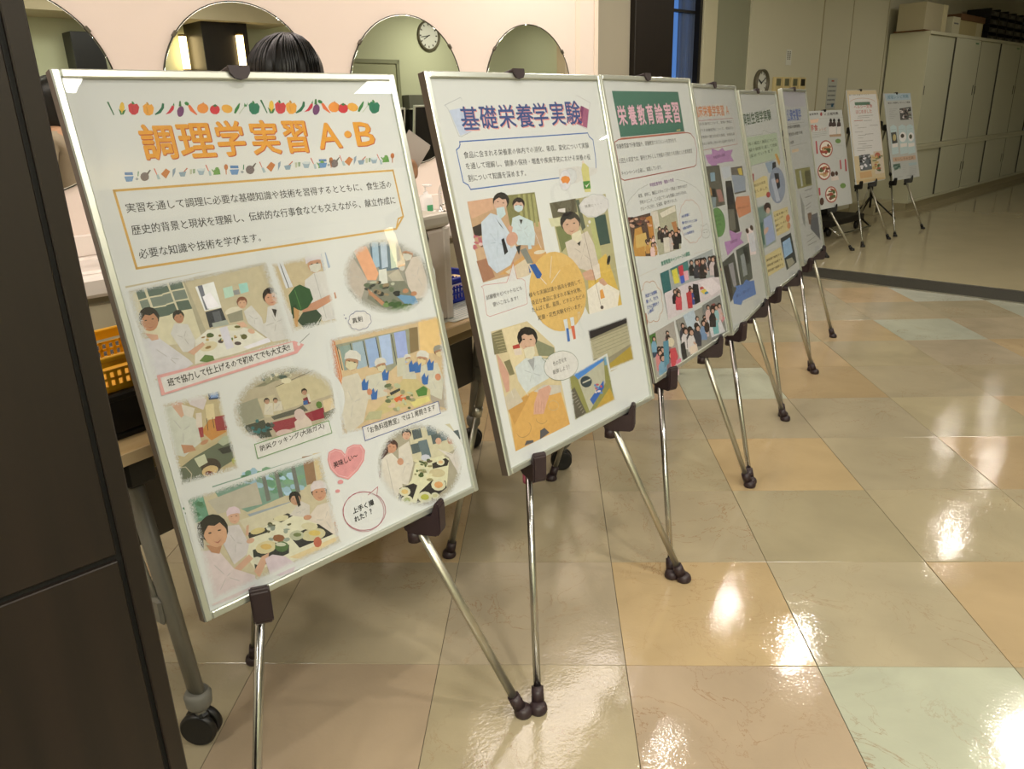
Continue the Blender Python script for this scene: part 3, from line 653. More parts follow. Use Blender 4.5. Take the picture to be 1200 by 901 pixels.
p|75|171|939 1248 934 1251 925 1250 921 1244 923 1239 930 1238 938 1242
p|75|167|917 1181 912 1186 902 1185 896 1180 897 1174 905 1172 913 1175
p|76|171|901 1192 892 1195 878 1190 868 1183 870 1178 883 1179 896 1185
p|76|170|907 1225 898 1226 883 1220 875 1211 878 1206 891 1209 903 1217
p|76|167|923 1278 914 1279 900 1273 892 1264 895 1259 907 1262 920 1270
p|76|170|963 1260 961 1264 954 1264 949 1261 949 1257 954 1255 960 1256
p|77|171|898 1255 892 1257 880 1254 872 1248 873 1245 883 1245 894 1250
p|77|170|893 1231 886 1235 873 1232 865 1225 867 1219 878 1218 890 1224
p|77|170|991 1249 982 1251 969 1246 963 1237 968 1231 980 1233 990 1241
p|77|169|914 1218 908 1223 893 1222 881 1217 881 1212 893 1210 908 1212
p|78|171|944 1217 939 1222 928 1222 919 1218 919 1212 928 1209 939 1211
p|78|170|912 1168 906 1175 890 1176 877 1171 877 1164 889 1160 905 1162
p|78|169|963 1258 961 1264 955 1264 951 1260 951 1254 955 1250 960 1252
p|78|171|909 1250 905 1257 895 1258 888 1252 888 1243 895 1238 905 1241
p|79|171|1001 1243 998 1247 990 1247 983 1244 983 1240 989 1238 997 1239
p|79|169|957 1246 952 1252 946 1252 943 1246 945 1239 951 1236 956 1239
p|79|171|971 1230 965 1233 952 1233 941 1230 941 1226 951 1224 965 1226
p|79|167|967 1214 960 1220 950 1219 944 1212 946 1204 955 1201 965 1206
p|80|169|926 1271 921 1277 913 1276 910 1269 912 1262 919 1260 925 1263
p|80|169|1005 1232 997 1232 983 1226 974 1219 976 1215 988 1218 1001 1226
p|80|172|757 1267 784 1242 845 1254 828 1283
f|81|8|6|687 937 1225 953 1160 1350 650 1291
p|112|91|740 1289 1118 1295 1118 1346 739 1343
l|113|173|1.4|1|740 1289 1118 1295 1118 1346 739 1343
t|114|133|「お魚料理教室」では１尾開きます|760|1323|1097|1325|25|2
p|1|174|55 999 245 1007 242 1285 43 1273
p|2|175|152 1124 198 1082 238 1147 176 1161
p|3|176|204 1089 250 1095 245 1144 200 1137
p|4|176|131 1106 161 1110 155 1142 130 1139
p|5|177|205 1004 242 1009 239 1037 202 1031
p|6|178|212 1009 236 1012 235 1031 209 1027
p|7|179|227 1062 246 1056 248 1092 227 1091
p|8|180|186 1043 214 1046 206 1096 178 1092
l|9|181|1|0|179 1087 174 1126
l|10|181|1|0|198 1090 195 1124
p|11|182|56 1014 103 1018 146 1082 143 1155 79 1184 55 1170
l|12|75|1.0|0|78 1063 92 1094
l|13|75|1.0|0|119 1094 101 1101
l|14|75|1.0|0|88 1140 95 1112
p|15|87|81 1011 118 1006 115 1055 102 1062
p|16|183|113 1021 151 1044 135 1073 112 1054
p|17|184|134 1008 184 1009 195 1029 176 1057 139 1029
p|18|185|150 1061 168 1064 159 1109 139 1108
p|19|186|47 1218 109 1195 239 1165 234 1246 127 1271 49 1269
p|20|187|193 1173 217 1160 246 1162 243 1184 208 1190
p|21|188|189 1195 243 1196 242 1219 201 1216
p|22|189|185 1249 181 1260 171 1268 157 1271 143 1268 130 1260 122 1249 120 1237 125 1225 135 1217 148 1214 162 1217 175 1225 183 1236
p|23|190|174 1255 171 1262 164 1268 153 1271 141 1271 130 1268 122 1262 119 1255 121 1247 128 1241 139 1238 151 1238 162 1242 170 1248
p|24|191|155 1267 150 1270 139 1269 130 1263 128 1257 133 1253 143 1254 152 1260
p|25|192|107 1200 143 1196 146 1226 115 1232
p|26|89|79 1144 114 1157 120 1176 81 1174
p|27|89|167 1156 166 1159 163 1162 158 1165 152 1166 146 1166 141 1164 139 1162 140 1158 143 1155 148 1153 155 1152 160 1152 165 1154
p|28|193|224 1242 243 1237 243 1258 225 1258
l|29|194|1.2|0|49 1212 75 1217 87 1244 75 1274
f|30|7|6|56 1003 243 1010 240 1281 47 1268
p|1|195|671 1136 665 1171 647 1203 617 1230 577 1251 532 1263 482 1267 433 1262 386 1250 344 1230 310 1206 284 1177 269 1145 264 1113 269 1082 285 1052 311 1027 345 1006 386 992 432 986 481 987 529 996 574 1013 614 1037 644 1067 664 1101
p|2|196|438 1051 638 1036 661 1135 450 1137
l|3|197|1|0|438 1051 604 1030
p|4|198|363 1032 515 1002 553 1013 400 1037
p|5|199|427 1019 422 1029 413 1032 404 1025 404 1014 412 1007 422 1010
p|5|200|447 1010 443 1015 433 1016 426 1013 426 1007 433 1003 442 1004
p|5|45|487 1026 479 1030 463 1027 451 1021 452 1015 466 1014 481 1018
p|5|45|437 1014 433 1023 422 1025 412 1020 411 1010 420 1004 432 1006
p|6|200|410 1019 405 1022 398 1019 395 1013 398 1008 405 1009 410 1014
p|6|45|504 1027 496 1032 484 1028 479 1018 484 1011 495 1010 504 1017
p|6|199|462 1024 457 1030 451 1029 448 1023 451 1016 457 1013 462 1016
p|6|45|509 1029 502 1032 488 1028 479 1020 482 1015 494 1016 506 1022
p|7|199|463 1025 456 1032 445 1031 439 1022 442 1013 452 1009 461 1015
p|7|200|491 1029 482 1032 465 1030 453 1022 454 1016 469 1015 485 1021
p|7|199|417 1005 408 1009 397 1006 391 996 395 989 406 989 416 996
p|7|45|503 1045 494 1051 476 1049 464 1040 466 1031 481 1029 497 1035
p|8|45|461 1012 457 1016 450 1016 446 1012 447 1006 453 1004 459 1006
p|8|199|429 1019 424 1028 414 1030 407 1022 408 1012 416 1006 425 1009
p|8|59|283 1074 365 1069 370 1143 293 1148
p|9|201|364 1074 428 1075 439 1152 376 1144
p|10|148|373 1131 387 1093 414 1102 406 1142
l|11|75|1.0|0|385 1124 393 1119
l|12|75|1.0|0|403 1110 397 1116
p|13|148|409 1131 421 1098 446 1105 444 1135
l|14|75|1.0|0|420 1123 428 1119
l|15|75|1.0|0|437 1112 431 1116
p|16|157|405 1088 404 1093 401 1096 397 1098 392 1098 388 1096 385 1092 384 1087 385 1083 388 1080 392 1078 397 1078 401 1080 404 1084
p|17|154|403 1091 402 1095 400 1099 396 1100 393 1100 389 1098 387 1095 386 1091 387 1086 389 1083 393 1082 396 1082 400 1084 402 1087
p|18|157|386 1091 386 1083 391 1079 398 1079 403 1084 403 1092 402 1088 400 1085 395 1086 391 1084 388 1087
p|19|79|392 1090 392 1090 390 1090 390 1089 390 1089 392 1089
p|20|79|399 1090 399 1090 397 1090 397 1090 397 1089 399 1089
p|21|157|435 1095 434 1099 431 1102 428 1104 424 1103 420 1101 418 1098 417 1094 418 1090 420 1087 424 1086 428 1086 431 1088 434 1091
p|22|154|433 1098 433 1101 430 1104 427 1106 424 1105 421 1104 419 1101 418 1097 419 1093 421 1090 424 1089 427 1089 430 1091 433 1094
p|23|157|418 1097 418 1091 423 1086 429 1086 434 1091 434 1098 432 1095 430 1092 427 1093 423 1091 420 1094
p|24|202|293 1148 368 1148 382 1213 315 1203
p|25|203|395 1145 495 1145 523 1141 538 1165 404 1160
p|26|204|383 1165 480 1172 600 1171 599 1210 526 1205 402 1211
p|27|205|595 1189 647 1186 631 1213 594 1215
p|28|68|598 1159 594 1168 585 1171 577 1166 573 1156 577 1147 586 1144 595 1149
p|29|206|603 1147 643 1146 647 1186 601 1191
p|30|207|529 1118 555 1116 555 1142 530 1143
p|31|208|527 1127 545 1128 544 1143 525 1141
p|32|84|552 1095 551 1100 548 1104 543 1105 538 1105 533 1103 530 1099 529 1094 530 1089 533 1085 538 1084 543 1084 547 1086 551 1090
p|33|154|550 1098 549 1103 546 1106 543 1108 538 1108 535 1106 532 1102 531 1097 532 1093 534 1089 538 1087 542 1088 546 1090 549 1094
p|34|84|530 1098 530 1089 537 1084 544 1084 550 1090 551 1099 548 1095 546 1091 541 1092 537 1091 532 1094
p|35|79|538 1096 537 1097 536 1097 535 1096 536 1096 537 1096
p|36|79|546 1097 545 1097 544 1097 543 1097 543 1096 545 1096
p|37|209|547 1108 557 1108 556 1139 549 1137
p|38|210|475 1189 521 1172 540 1204 540 1229 474 1220
p|39|211|523 1172 518 1184 507 1191 494 1189 484 1180 481 1167 485 1154 496 1148 509 1149 519 1158
p|40|212|460 1219 456 1223 447 1226 434 1226 420 1224 408 1220 400 1214 397 1209 400 1204 409 1201 422 1201 436 1203 448 1208 457 1213
p|41|213|336 1203 333 1207 324 1210 312 1209 299 1207 288 1202 280 1197 278 1191 281 1187 290 1185 302 1185 315 1187 326 1192 334 1197
p|42|214|395 1173 391 1175 387 1173 386 1169 389 1165 393 1165 396 1168
p|42|214|329 1166 325 1170 319 1169 315 1164 316 1159 322 1157 327 1160
p|42|214|385 1179 380 1184 371 1182 365 1176 367 1170 375 1168 383 1172
p|42|215|370 1192 366 1196 362 1195 361 1190 364 1185 368 1184 371 1187
p|43|216|381 1188 378 1190 370 1190 364 1187 364 1184 370 1182 378 1184
p|43|214|340 1184 334 1185 324 1181 317 1176 318 1172 327 1174 337 1179
p|43|214|372 1185 367 1190 357 1190 350 1184 351 1178 359 1176 369 1179
p|43|216|386 1171 381 1176 374 1176 370 1170 372 1163 378 1161 384 1164
p|44|214|349 1180 344 1184 338 1182 335 1176 338 1171 344 1170 349 1174
p|44|214|350 1146 347 1151 341 1152 337 1148 337 1142 342 1139 348 1141
p|44|214|345 1187 340 1189 333 1187 329 1182 330 1177 337 1177 344 1181
p|44|216|396 1182 391 1184 384 1181 380 1176 382 1172 389 1172 395 1176
p|45|216|390 1189 386 1191 378 1191 371 1188 371 1185 378 1184 387 1185
p|45|215|401 1179 396 1181 388 1179 384 1173 386 1169 393 1169 400 1173
f|45|10|10|670 1136 665 1168 649 1198 623 1224 588 1244 548 1258 503 1264 458 1264 413 1256 371 1242 335 1223 305 1199 283 1172 269 1143 265 1113 270 1084 283 1057 305 1033 335 1013 371 998 412 989 456 987 501 991 545 1003 585 1021 620 1044 647 1072 664 1104
p|112|91|313 1219 608 1224 609 1271 312 1269
l|113|217|1.3|1|313 1219 608 1224 609 1271 312 1269
t|114|93|防災クッキング(大阪ガス)|329|1253|585|1247|23|2
p|115|218|566 1360 578 1335 605 1330 631 1344 642 1364 657 1343 685 1340 717 1351 729 1378 714 1414 679 1441 631 1460 590 1434 568 1396
l|116|219|0.6|1|572 1362 583 1340 607 1337 628 1349 639 1372 660 1349 685 1346 712 1355 720 1379 708 1408 676 1434 631 1452 595 1430 575 1396
p|117|218|609 1459 605 1465 596 1465 587 1461 584 1454 588 1449 597 1448 605 1452
p|118|218|587 1487 583 1492 576 1492 569 1489 566 1483 569 1479 577 1478 584 1482
t|119|220|美味しい～|585|1400|692|1396|23|3
l|120|221|1.1|1|760 1619 756 1640 744 1657 725 1670 702 1677 676 1677 650 1670 625 1659 604 1642 588 1622 578 1601 576 1579 580 1559 592 1542 609 1530 631 1522 656 1521 682 1527 707 1538 729 1554 747 1574 757 1596
l|121|221|0.8|1|751 1628 744 1648 730 1665 711 1676 688 1681 663 1680 638 1671 616 1657 597 1639 584 1618 578 1595 578 1573 585 1553 598 1537 616 1525 638 1520 662 1521 687 1528 710 1541 730 1559 744 1581 751 1604
p|122|91|709 1542 755 1529 736 1561
l|123|221|1.2|0|698 1546 747 1531 736 1558
t|124|222|上手く撮|618|1592|715|1591|22|3
t|125|222|れた？？|618|1626|698|1622|22|3
p|1|44|46 1309 551 1333 544 1680 37 1667
p|2|223|47 1317 103 1317 105 1402 55 1402
p|3|224|51 1361 48 1365 41 1366 35 1362 35 1356 41 1354 48 1356
p|3|225|86 1321 80 1327 70 1326 62 1318 64 1310 73 1308 83 1313
p|3|224|58 1333 52 1336 46 1333 44 1326 47 1321 54 1321 58 1327
p|3|224|56 1356 49 1356 39 1350 31 1342 34 1338 43 1341 53 1349
p|4|224|102 1357 98 1362 90 1362 84 1358 84 1353 90 1351 98 1353
p|4|224|75 1364 69 1366 61 1362 57 1354 60 1349 67 1351 74 1357
p|4|224|94 1347 90 1351 83 1351 78 1345 80 1339 86 1337 92 1340
p|4|224|88 1352 81 1354 74 1349 71 1342 74 1337 82 1339 88 1345
p|5|225|97 1352 91 1356 82 1353 77 1345 79 1338 88 1338 96 1344
p|5|224|65 1342 61 1348 55 1347 52 1341 55 1334 60 1331 65 1334
p|5|226|85 1392 78 1393 66 1387 57 1379 59 1375 70 1378 81 1385
p|5|225|80 1382 73 1387 60 1384 51 1375 53 1366 65 1365 76 1372
p|6|226|103 1338 98 1343 89 1341 83 1334 85 1326 93 1324 101 1329
p|6|225|62 1339 55 1343 47 1339 45 1331 49 1324 57 1324 63 1331
p|6|227|139 1306 475 1322 463 1425 231 1432 149 1347
p|7|228|433 1428 427 1435 412 1436 399 1430 398 1422 410 1418 425 1421
p|7|228|356 1354 348 1365 328 1366 313 1355 313 1342 329 1335 348 1341
p|7|229|402 1381 393 1385 381 1380 376 1369 381 1361 393 1362 402 1371
p|7|228|284 1319 275 1323 254 1319 239 1311 240 1305 257 1305 276 1311
p|8|230|286 1323 275 1326 256 1319 244 1306 248 1297 264 1299 282 1311
p|8|228|290 1327 282 1335 268 1334 257 1325 258 1314 270 1310 285 1315
p|8|231|303 1311 295 1321 278 1322 263 1314 263 1303 277 1297 295 1301
p|8|228|384 1403 373 1405 354 1398 340 1387 342 1380 359 1382 378 1392
p|9|228|315 1325 310 1334 300 1335 293 1327 294 1316 302 1310 311 1314
p|9|231|289 1346 280 1351 268 1348 260 1337 264 1328 275 1327 287 1335
p|9|232|358 1381 352 1389 338 1391 326 1384 326 1374 336 1369 351 1372
p|9|231|281 1328 273 1339 256 1340 242 1330 242 1317 256 1310 273 1315
p|10|230|402 1424 393 1432 379 1429 372 1417 376 1405 389 1402 400 1411
p|10|228|399 1389 391 1392 381 1387 377 1377 381 1370 391 1372 400 1380
p|10|232|355 1368 345 1373 331 1367 325 1355 330 1346 343 1347 354 1357
p|10|229|360 1400 352 1407 338 1406 327 1397 328 1388 340 1385 354 1391
p|11|228|448 1392 444 1402 435 1404 427 1397 426 1385 433 1378 442 1381
p|11|228|429 1402 417 1402 397 1391 384 1377 388 1370 405 1377 424 1390
p|11|230|436 1384 422 1387 405 1377 397 1362 403 1353 420 1357 434 1370
p|11|230|339 1336 332 1344 323 1342 318 1333 322 1322 331 1318 339 1324
p|12|231|345 1389 336 1393 320 1387 310 1376 313 1368 327 1369 342 1379
p|12|230|288 1332 281 1337 268 1337 257 1331 257 1324 268 1322 282 1325
p|12|231|382 1410 373 1412 360 1406 352 1397 355 1391 367 1393 379 1401
p|12|229|382 1373 373 1376 358 1371 348 1362 351 1356 363 1357 377 1364
p|13|231|300 1309 295 1319 285 1321 277 1312 277 1300 285 1293 295 1297
p|13|230|275 1329 270 1335 261 1335 254 1328 255 1321 262 1318 271 1321
p|13|228|353 1329 342 1337 325 1333 314 1320 318 1308 334 1306 349 1315
p|13|231|454 1427 447 1432 434 1429 426 1420 428 1413 439 1411 451 1418
p|14|232|386 1354 380 1359 370 1358 363 1351 365 1343 374 1341 384 1346
p|14|230|394 1373 384 1373 369 1363 360 1351 363 1346 377 1351 391 1363
p|14|230|350 1359 342 1360 326 1354 316 1344 318 1339 332 1342 346 1351
p|14|232|279 1335 267 1339 250 1329 241 1315 246 1306 263 1309 277 1322
p|15|231|400 1418 391 1422 379 1417 373 1406 377 1398 389 1398 400 1407
p|15|228|468 1387 460 1392 441 1393 426 1387 425 1381 440 1377 459 1380
p|15|228|359 1377 350 1387 335 1386 324 1375 326 1362 339 1356 354 1363
p|15|229|279 1305 275 1312 265 1313 257 1308 256 1301 264 1296 274 1298
p|16|229|313 1338 303 1342 292 1336 288 1325 294 1318 305 1319 314 1328
p|16|231|422 1412 416 1417 406 1415 401 1407 404 1399 412 1398 421 1403
p|16|229|352 1381 339 1383 322 1372 313 1357 319 1349 336 1353 350 1367
p|16|231|310 1368 299 1371 283 1364 273 1352 277 1345 291 1347 306 1357
p|17|233|310 1319 324 1320 321 1423 305 1423
p|18|233|357 1323 372 1324 368 1428 352 1428
p|19|233|422 1328 437 1329 434 1436 417 1435
p|20|117|113 1347 287 1345 288 1425 134 1400
p|21|234|472 1317 514 1324 503 1424 464 1421
p|22|235|515 1320 558 1327 546 1416 509 1418
p|23|236|229 1439 386 1454 387 1482 239 1459
p|24|237|196 1448 385 1457 427 1490 405 1537 217 1510
p|25|238|217 1510 375 1493 432 1533 536 1609 552 1650 344 1662 206 1629 190 1575
p|26|239|333 1641 544 1646 554 1659 376 1669
p|27|240|212 1500 292 1509 291 1527 214 1520
p|28|241|275 1512 272 1516 265 1518 254 1518 243 1517 232 1513 225 1508 223 1503 225 1499 232 1497 243 1496 255 1498 265 1502 273 1507
p|29|43|310 1489 368 1490 388 1506 336 1512
p|30|242|368 1504 365 1508 357 1510 346 1509 334 1507 323 1502 316 1497 313 1492 316 1488 324 1486 335 1486 347 1489 358 1493 366 1498
p|31|243|353 1570 474 1571 528 1606 520 1632 380 1626
p|32|244|491 1613 486 1622 472 1627 453 1627 432 1622 413 1613 401 1602 397 1591 402 1582 415 1577 434 1577 455 1582 474 1590 487 1602
p|33|245|473 1608 464 1613 446 1608 430 1598 425 1588 434 1584 452 1588 468 1598
p|34|246|407 1586 404 1593 396 1597 385 1598 373 1595 363 1588 356 1580 354 1572 357 1564 365 1560 376 1559 388 1562 398 1569 405 1577
p|35|168|399 1584 393 1587 381 1584 371 1578 368 1571 374 1568 385 1570 396 1577
p|36|150|467 1580 463 1584 453 1585 439 1582 425 1576 414 1568 406 1560 405 1553 410 1549 419 1548 433 1551 446 1557 458 1565 466 1573
p|37|35|468 1641 460 1652 449 1654 439 1647 435 1634 439 1621 449 1615 460 1617 467 1628
p|38|247|336 1571 327 1577 311 1574 296 1563 292 1551 301 1545 318 1549 332 1559
p|39|124|215 1563 288 1565 345 1599 337 1627 206 1629
p|40|248|299 1580 295 1589 285 1595 270 1596 254 1593 239 1586 229 1577 225 1566 229 1557 239 1551 254 1550 270 1552 285 1559 296 1569
p|41|249|283 1580 275 1584 260 1581 247 1571 243 1562 250 1558 265 1561 279 1570
p|42|250|342 1605 333 1614 316 1614 300 1604 292 1590 296 1577 309 1573 327 1578 340 1591
p|43|251|335 1594 328 1596 314 1592 301 1584 297 1577 303 1574 317 1578 330 1586
p|44|252|238 1612 230 1620 217 1618 207 1609 204 1597 212 1589 225 1591 236 1600
p|45|253|289 1525 288 1529 284 1530 281 1527 280 1522 283 1519 287 1521
p|45|254|359 1533 357 1537 352 1537 349 1533 349 1529 353 1526 357 1528
p|45|255|354 1580 349 1585 338 1585 329 1579 329 1572 338 1570 349 1573
p|45|255|296 1560 291 1561 282 1557 277 1550 279 1546 286 1547 294 1553
p|46|255|353 1550 350 1556 343 1556 337 1551 337 1544 343 1540 350 1543
p|46|253|305 1510 298 1512 290 1507 287 1499 291 1494 299 1495 305 1502
p|46|255|312 1521 307 1522 298 1518 291 1512 292 1509 300 1511 309 1517
p|46|255|303 1511 299 1514 291 1513 286 1507 287 1502 294 1501 301 1505
p|47|254|361 1537 357 1540 350 1539 345 1534 345 1530 351 1529 358 1532
p|47|253|372 1531 369 1534 362 1534 356 1531 355 1527 361 1526 369 1527
p|47|254|297 1549 294 1551 289 1549 286 1545 287 1542 292 1542 296 1545
p|47|255|363 1548 357 1549 346 1546 338 1541 339 1538 348 1539 358 1544
p|48|255|310 1524 306 1528 298 1527 292 1522 293 1517 299 1516 307 1519
p|48|255|312 1522 306 1524 299 1520 295 1513 298 1509 305 1510 311 1516
p|48|254|295 1522 290 1523 282 1518 279 1511 281 1508 288 1510 294 1517
p|48|253|315 1513 311 1516 304 1515 298 1512 298 1508 304 1506 311 1509
p|49|256|373 1500 426 1466 456 1494 444 1538 403 1516
l|50|75|1.0|0|399 1501 415 1502
l|51|75|1.0|0|436 1499 424 1502
l|52|75|1.0|0|412 1509 418 1504
p|53|257|432 1450 429 1460 423 1467 414 1470 403 1469 394 1463 388 1454 386 1443 388 1434 394 1426 403 1423 413 1425 423 1430 429 1439
p|54|258|427 1456 426 1466 420 1473 413 1476 404 1475 397 1469 391 1461 390 1451 391 1442 397 1435 404 1431 413 1433 420 1438 426 1446
p|55|257|388 1451 388 1434 401 1425 415 1426 429 1440 429 1457 425 1448 420 1441 411 1442 401 1438 393 1444
p|56|78|401 1464 408 1467 416 1466 408 1470
p|57|79|404 1450 402 1451 399 1451 398 1449 399 1448 402 1449
p|58|79|419 1452 418 1453 415 1453 413 1451 415 1451 418 1451
p|59|257|422 1432 423 1481 412 1484 409 1435
p|60|185|430 1540 484 1506 537 1511 548 1631 534 1650 473 1574
l|61|75|1.0|0|469 1555 493 1565
l|62|75|1.0|0|517 1542 504 1562
l|63|75|1.0|0|515 1605 504 1576
p|64|76|537 1464 532 1476 522 1485 508 1488 494 1484 482 1475 475 1461 473 1447 478 1435 488 1426 501 1423 516 1427 528 1436 535 1449
p|65|259|530 1471 526 1484 517 1492 506 1495 494 1492 484 1483 478 1471 477 1458 482 1446 490 1437 501 1434 513 1437 523 1446 529 1458
p|66|78|492 1477 501 1483 512 1482 501 1486
p|67|79|498 1459 495 1460 491 1459 489 1457 491 1456 496 1457
p|68|79|519 1465 517 1466 513 1465 511 1463 513 1461 517 1463
p|69|260|473 1450 476 1429 493 1417 519 1422 538 1439 538 1462 522 1453 492 1447
p|70|102|532 1591 553 1583 546 1639 532 1624
p|71|102|453 1536 451 1540 446 1542 440 1543 433 1541 426 1538 422 1534 421 1529 422 1526 427 1523 434 1523 441 1525 447 1528 451 1532
p|72|261|143 1448 192 1461 209 1537 192 1568 142 1583 123 1491
l|73|75|1.0|0|156 1484 164 1508
l|74|75|1.0|0|185 1525 171 1517
l|75|75|1.0|0|156 1545 164 1521
p|76|87|201 1435 198 1444 192 1451 184 1454 176 1452 169 1445 164 1436 163 1426 166 1416 172 1409 180 1407 189 1409 196 1415 200 1424
p|77|78|174 1441 181 1445 188 1444 181 1447
p|78|79|178 1426 176 1427 173 1426 172 1425 173 1424 176 1425
p|79|79|193 1430 192 1431 189 1430 187 1428 189 1428 192 1428
p|80|262|160 1420 162 1403 174 1393 193 1396 206 1409 207 1427 195 1421 174 1417
p|81|87|204 1505 215 1475 224 1474 214 1509
p|82|87|230 1530 228 1534 225 1536 219 1538 213 1537 207 1535 203 1532 201 1528 202 1524 206 1521 211 1520 218 1520 224 1522 228 1526
p|83|87|138 1596 199 1571 209 1591 148 1616
p|84|87|201 1634 239 1597 268 1595 258 1614 213 1663
p|85|263|47 1494 103 1512 138 1596 201 1649 191 1683 127 1690 40 1683 30 1589
l|86|75|1.0|0|80 1558 102 1599
l|87|75|1.0|0|122 1604 111 1610
l|88|75|1.0|0|145 1643 116 1618
l|89|75|1.0|0|77 1644 101 1618
p|90|89|71 1483 119 1505 105 1528 81 1513
p|91|264|155 1447 151 1469 139 1486 120 1493 100 1491 81 1479 68 1460 63 1438 67 1417 79 1400 97 1392 117 1394 136 1405 149 1424
p|92|265|147 1461 144 1482 134 1498 119 1505 102 1504 87 1493 76 1475 72 1454 75 1434 84 1418 99 1410 116 1412 131 1422 143 1440
p|93|264|69 1455 68 1418 93 1396 121 1397 148 1425 150 1463 141 1445 132 1429 113 1433 94 1424 78 1439
p|94|78|96 1481 110 1488 124 1484 110 1493
p|95|79|99 1451 96 1453 90 1452 87 1449 90 1447 96 1448
p|96|79|131 1454 128 1456 121 1455 118 1452 121 1450 127 1451
p|97|264|61 1405 98 1399 71 1446 61 1493 45 1463
p|98|266|248 1609 277 1606 319 1631 353 1674 334 1697 286 1690 251 1669
f|99|9|6|51 1316 546 1335 543 1675 44 1667
p|1|267|1175 1595 1157 1634 1126 1666 1086 1688 1039 1700 988 1701 937 1691 888 1671 845 1643 809 1608 782 1569 765 1527 759 1485 765 1446 781 1410 808 1380 843 1357 885 1343 933 1338 983 1344 1033 1360 1080 1386 1121 1420 1152 1461 1173 1505 1181 1551
p|2|268|948 1363 1155 1402 1201 1507 1081 1524 928 1491
p|3|269|959 1370 1003 1375 1004 1414 959 1410
p|4|270|1032 1377 1078 1381 1080 1421 1033 1417
p|5|269|939 1424 983 1429 984 1468 939 1464
p|6|270|978 1423 1023 1428 1025 1468 979 1463
p|7|269|1047 1418 1094 1423 1095 1463 1048 1458
p|8|270|1093 1418 1141 1424 1142 1464 1094 1460
p|9|269|1145 1435 1193 1441 1195 1482 1146 1477
p|10|270|981 1460 1026 1465 1027 1505 982 1500
p|11|271|880 1418 935 1408 934 1500 886 1575 849 1554
l|12|75|1.0|0|889 1458 895 1483
l|13|75|1.0|0|913 1495 900 1492
l|14|75|1.0|0|875 1519 892 1497
p|15|76|954 1383 950 1390 941 1395 931 1396 921 1392 913 1385 908 1377 909 1367 913 1360 922 1355 932 1354 942 1357 950 1364 954 1373
p|16|87|949 1387 944 1394 937 1399 929 1400 920 1397 914 1391 910 1383 911 1374 915 1367 922 1362 931 1361 939 1364 946 1370 949 1378
p|17|76|909 1375 914 1360 929 1355 944 1359 954 1374 950 1388 948 1380 945 1373 935 1372 926 1366 916 1369
p|18|78|920 1388 926 1392 934 1393 926 1394
p|19|79|926 1377 924 1377 921 1376 919 1375 921 1374 924 1375
p|20|79|941 1382 939 1383 936 1381 935 1380 937 1379 940 1381
p|21|272|750 1481 778 1471 760 1547 745 1527
p|22|183|794 1429 844 1426 873 1471 857 1585 792 1608 762 1541
l|23|120|1|0|815 1443 812 1595
p|24|273|878 1413 870 1421 859 1425 847 1423 836 1418 828 1408 826 1398 828 1387 835 1379 846 1376 858 1377 870 1382 877 1391 881 1402
p|25|259|870 1417 863 1425 854 1428 844 1428 834 1423 828 1415 826 1405 829 1396 836 1388 845 1384 855 1384 865 1389 871 1397 873 1407
p|26|273|827 1395 836 1380 855 1377 871 1384 880 1403 871 1418 871 1409 869 1400 858 1397 849 1389 836 1391
p|27|78|836 1413 843 1419 852 1421 842 1421
p|28|79|846 1401 843 1401 840 1400 839 1398 841 1397 845 1399
p|29|79|863 1410 860 1410 857 1408 856 1406 858 1406 862 1408
p|30|273|787 1440 805 1405 833 1394 829 1420
p|31|259|890 1479 883 1487 871 1487 861 1479 859 1467 867 1459 879 1459 888 1467
p|32|274|1065 1482 1137 1529 1184 1500 1187 1562 1148 1623 1115 1536
l|33|75|1.0|0|1105 1513 1131 1533
l|34|75|1.0|0|1159 1521 1143 1535
l|35|75|1.0|0|1143 1576 1140 1547
p|36|84|1174 1483 1163 1487 1151 1487 1139 1482 1130 1474 1125 1464 1127 1454 1133 1446 1144 1441 1156 1441 1168 1446 1177 1454 1182 1464 1181 1475
p|37|89|1164 1484 1155 1488 1144 1488 1133 1485 1126 1478 1123 1469 1125 1461 1131 1453 1141 1449 1152 1448 1162 1452 1170 1459 1173 1467 1171 1476
p|38|84|1129 1453 1144 1442 1165 1446 1178 1457 1180 1474 1165 1485 1168 1477 1170 1469 1159 1463 1154 1454 1140 1451
p|39|78|1132 1470 1136 1477 1144 1481 1134 1478
p|40|79|1146 1463 1143 1462 1141 1460 1140 1458 1143 1458 1145 1461
p|41|79|1160 1475 1157 1475 1155 1472 1154 1470 1157 1471 1159 1473
p|42|87|1094 1459 1086 1467 1075 1467 1065 1459 1063 1448 1070 1440 1082 1440 1092 1448
p|43|275|942 1503 1083 1517 1113 1543 1071 1654 929 1671 808 1608 907 1562
p|44|93|1023 1532 1097 1533 1111 1550 1097 1567 1021 1554
p|45|93|844 1573 912 1577 929 1592 881 1652 822 1620
p|46|93|934 1622 1004 1598 1071 1624 1071 1654 1001 1671 905 1661
p|47|276|1087 1548 1082 1554 1074 1556 1063 1554 1053 1548 1047 1541 1047 1534 1051 1528 1060 1526 1071 1528 1080 1534 1086 1541
p|48|277|1079 1545 1074 1549 1065 1548 1056 1543 1054 1536 1059 1533 1069 1534 1077 1539
p|49|276|890 1605 884 1612 872 1615 858 1612 846 1604 838 1594 837 1584 843 1577 855 1574 868 1577 881 1584 889 1595
p|50|278|880 1601 873 1606 860 1604 850 1597 847 1588 854 1583 866 1585 877 1592
p|51|276|892 1642 886 1649 874 1651 861 1648 848 1641 840 1630 839 1620 845 1613 857 1611 871 1614 883 1621 891 1631
p|52|279|882 1637 875 1642 863 1641 852 1633 849 1624 856 1619 868 1621 879 1629
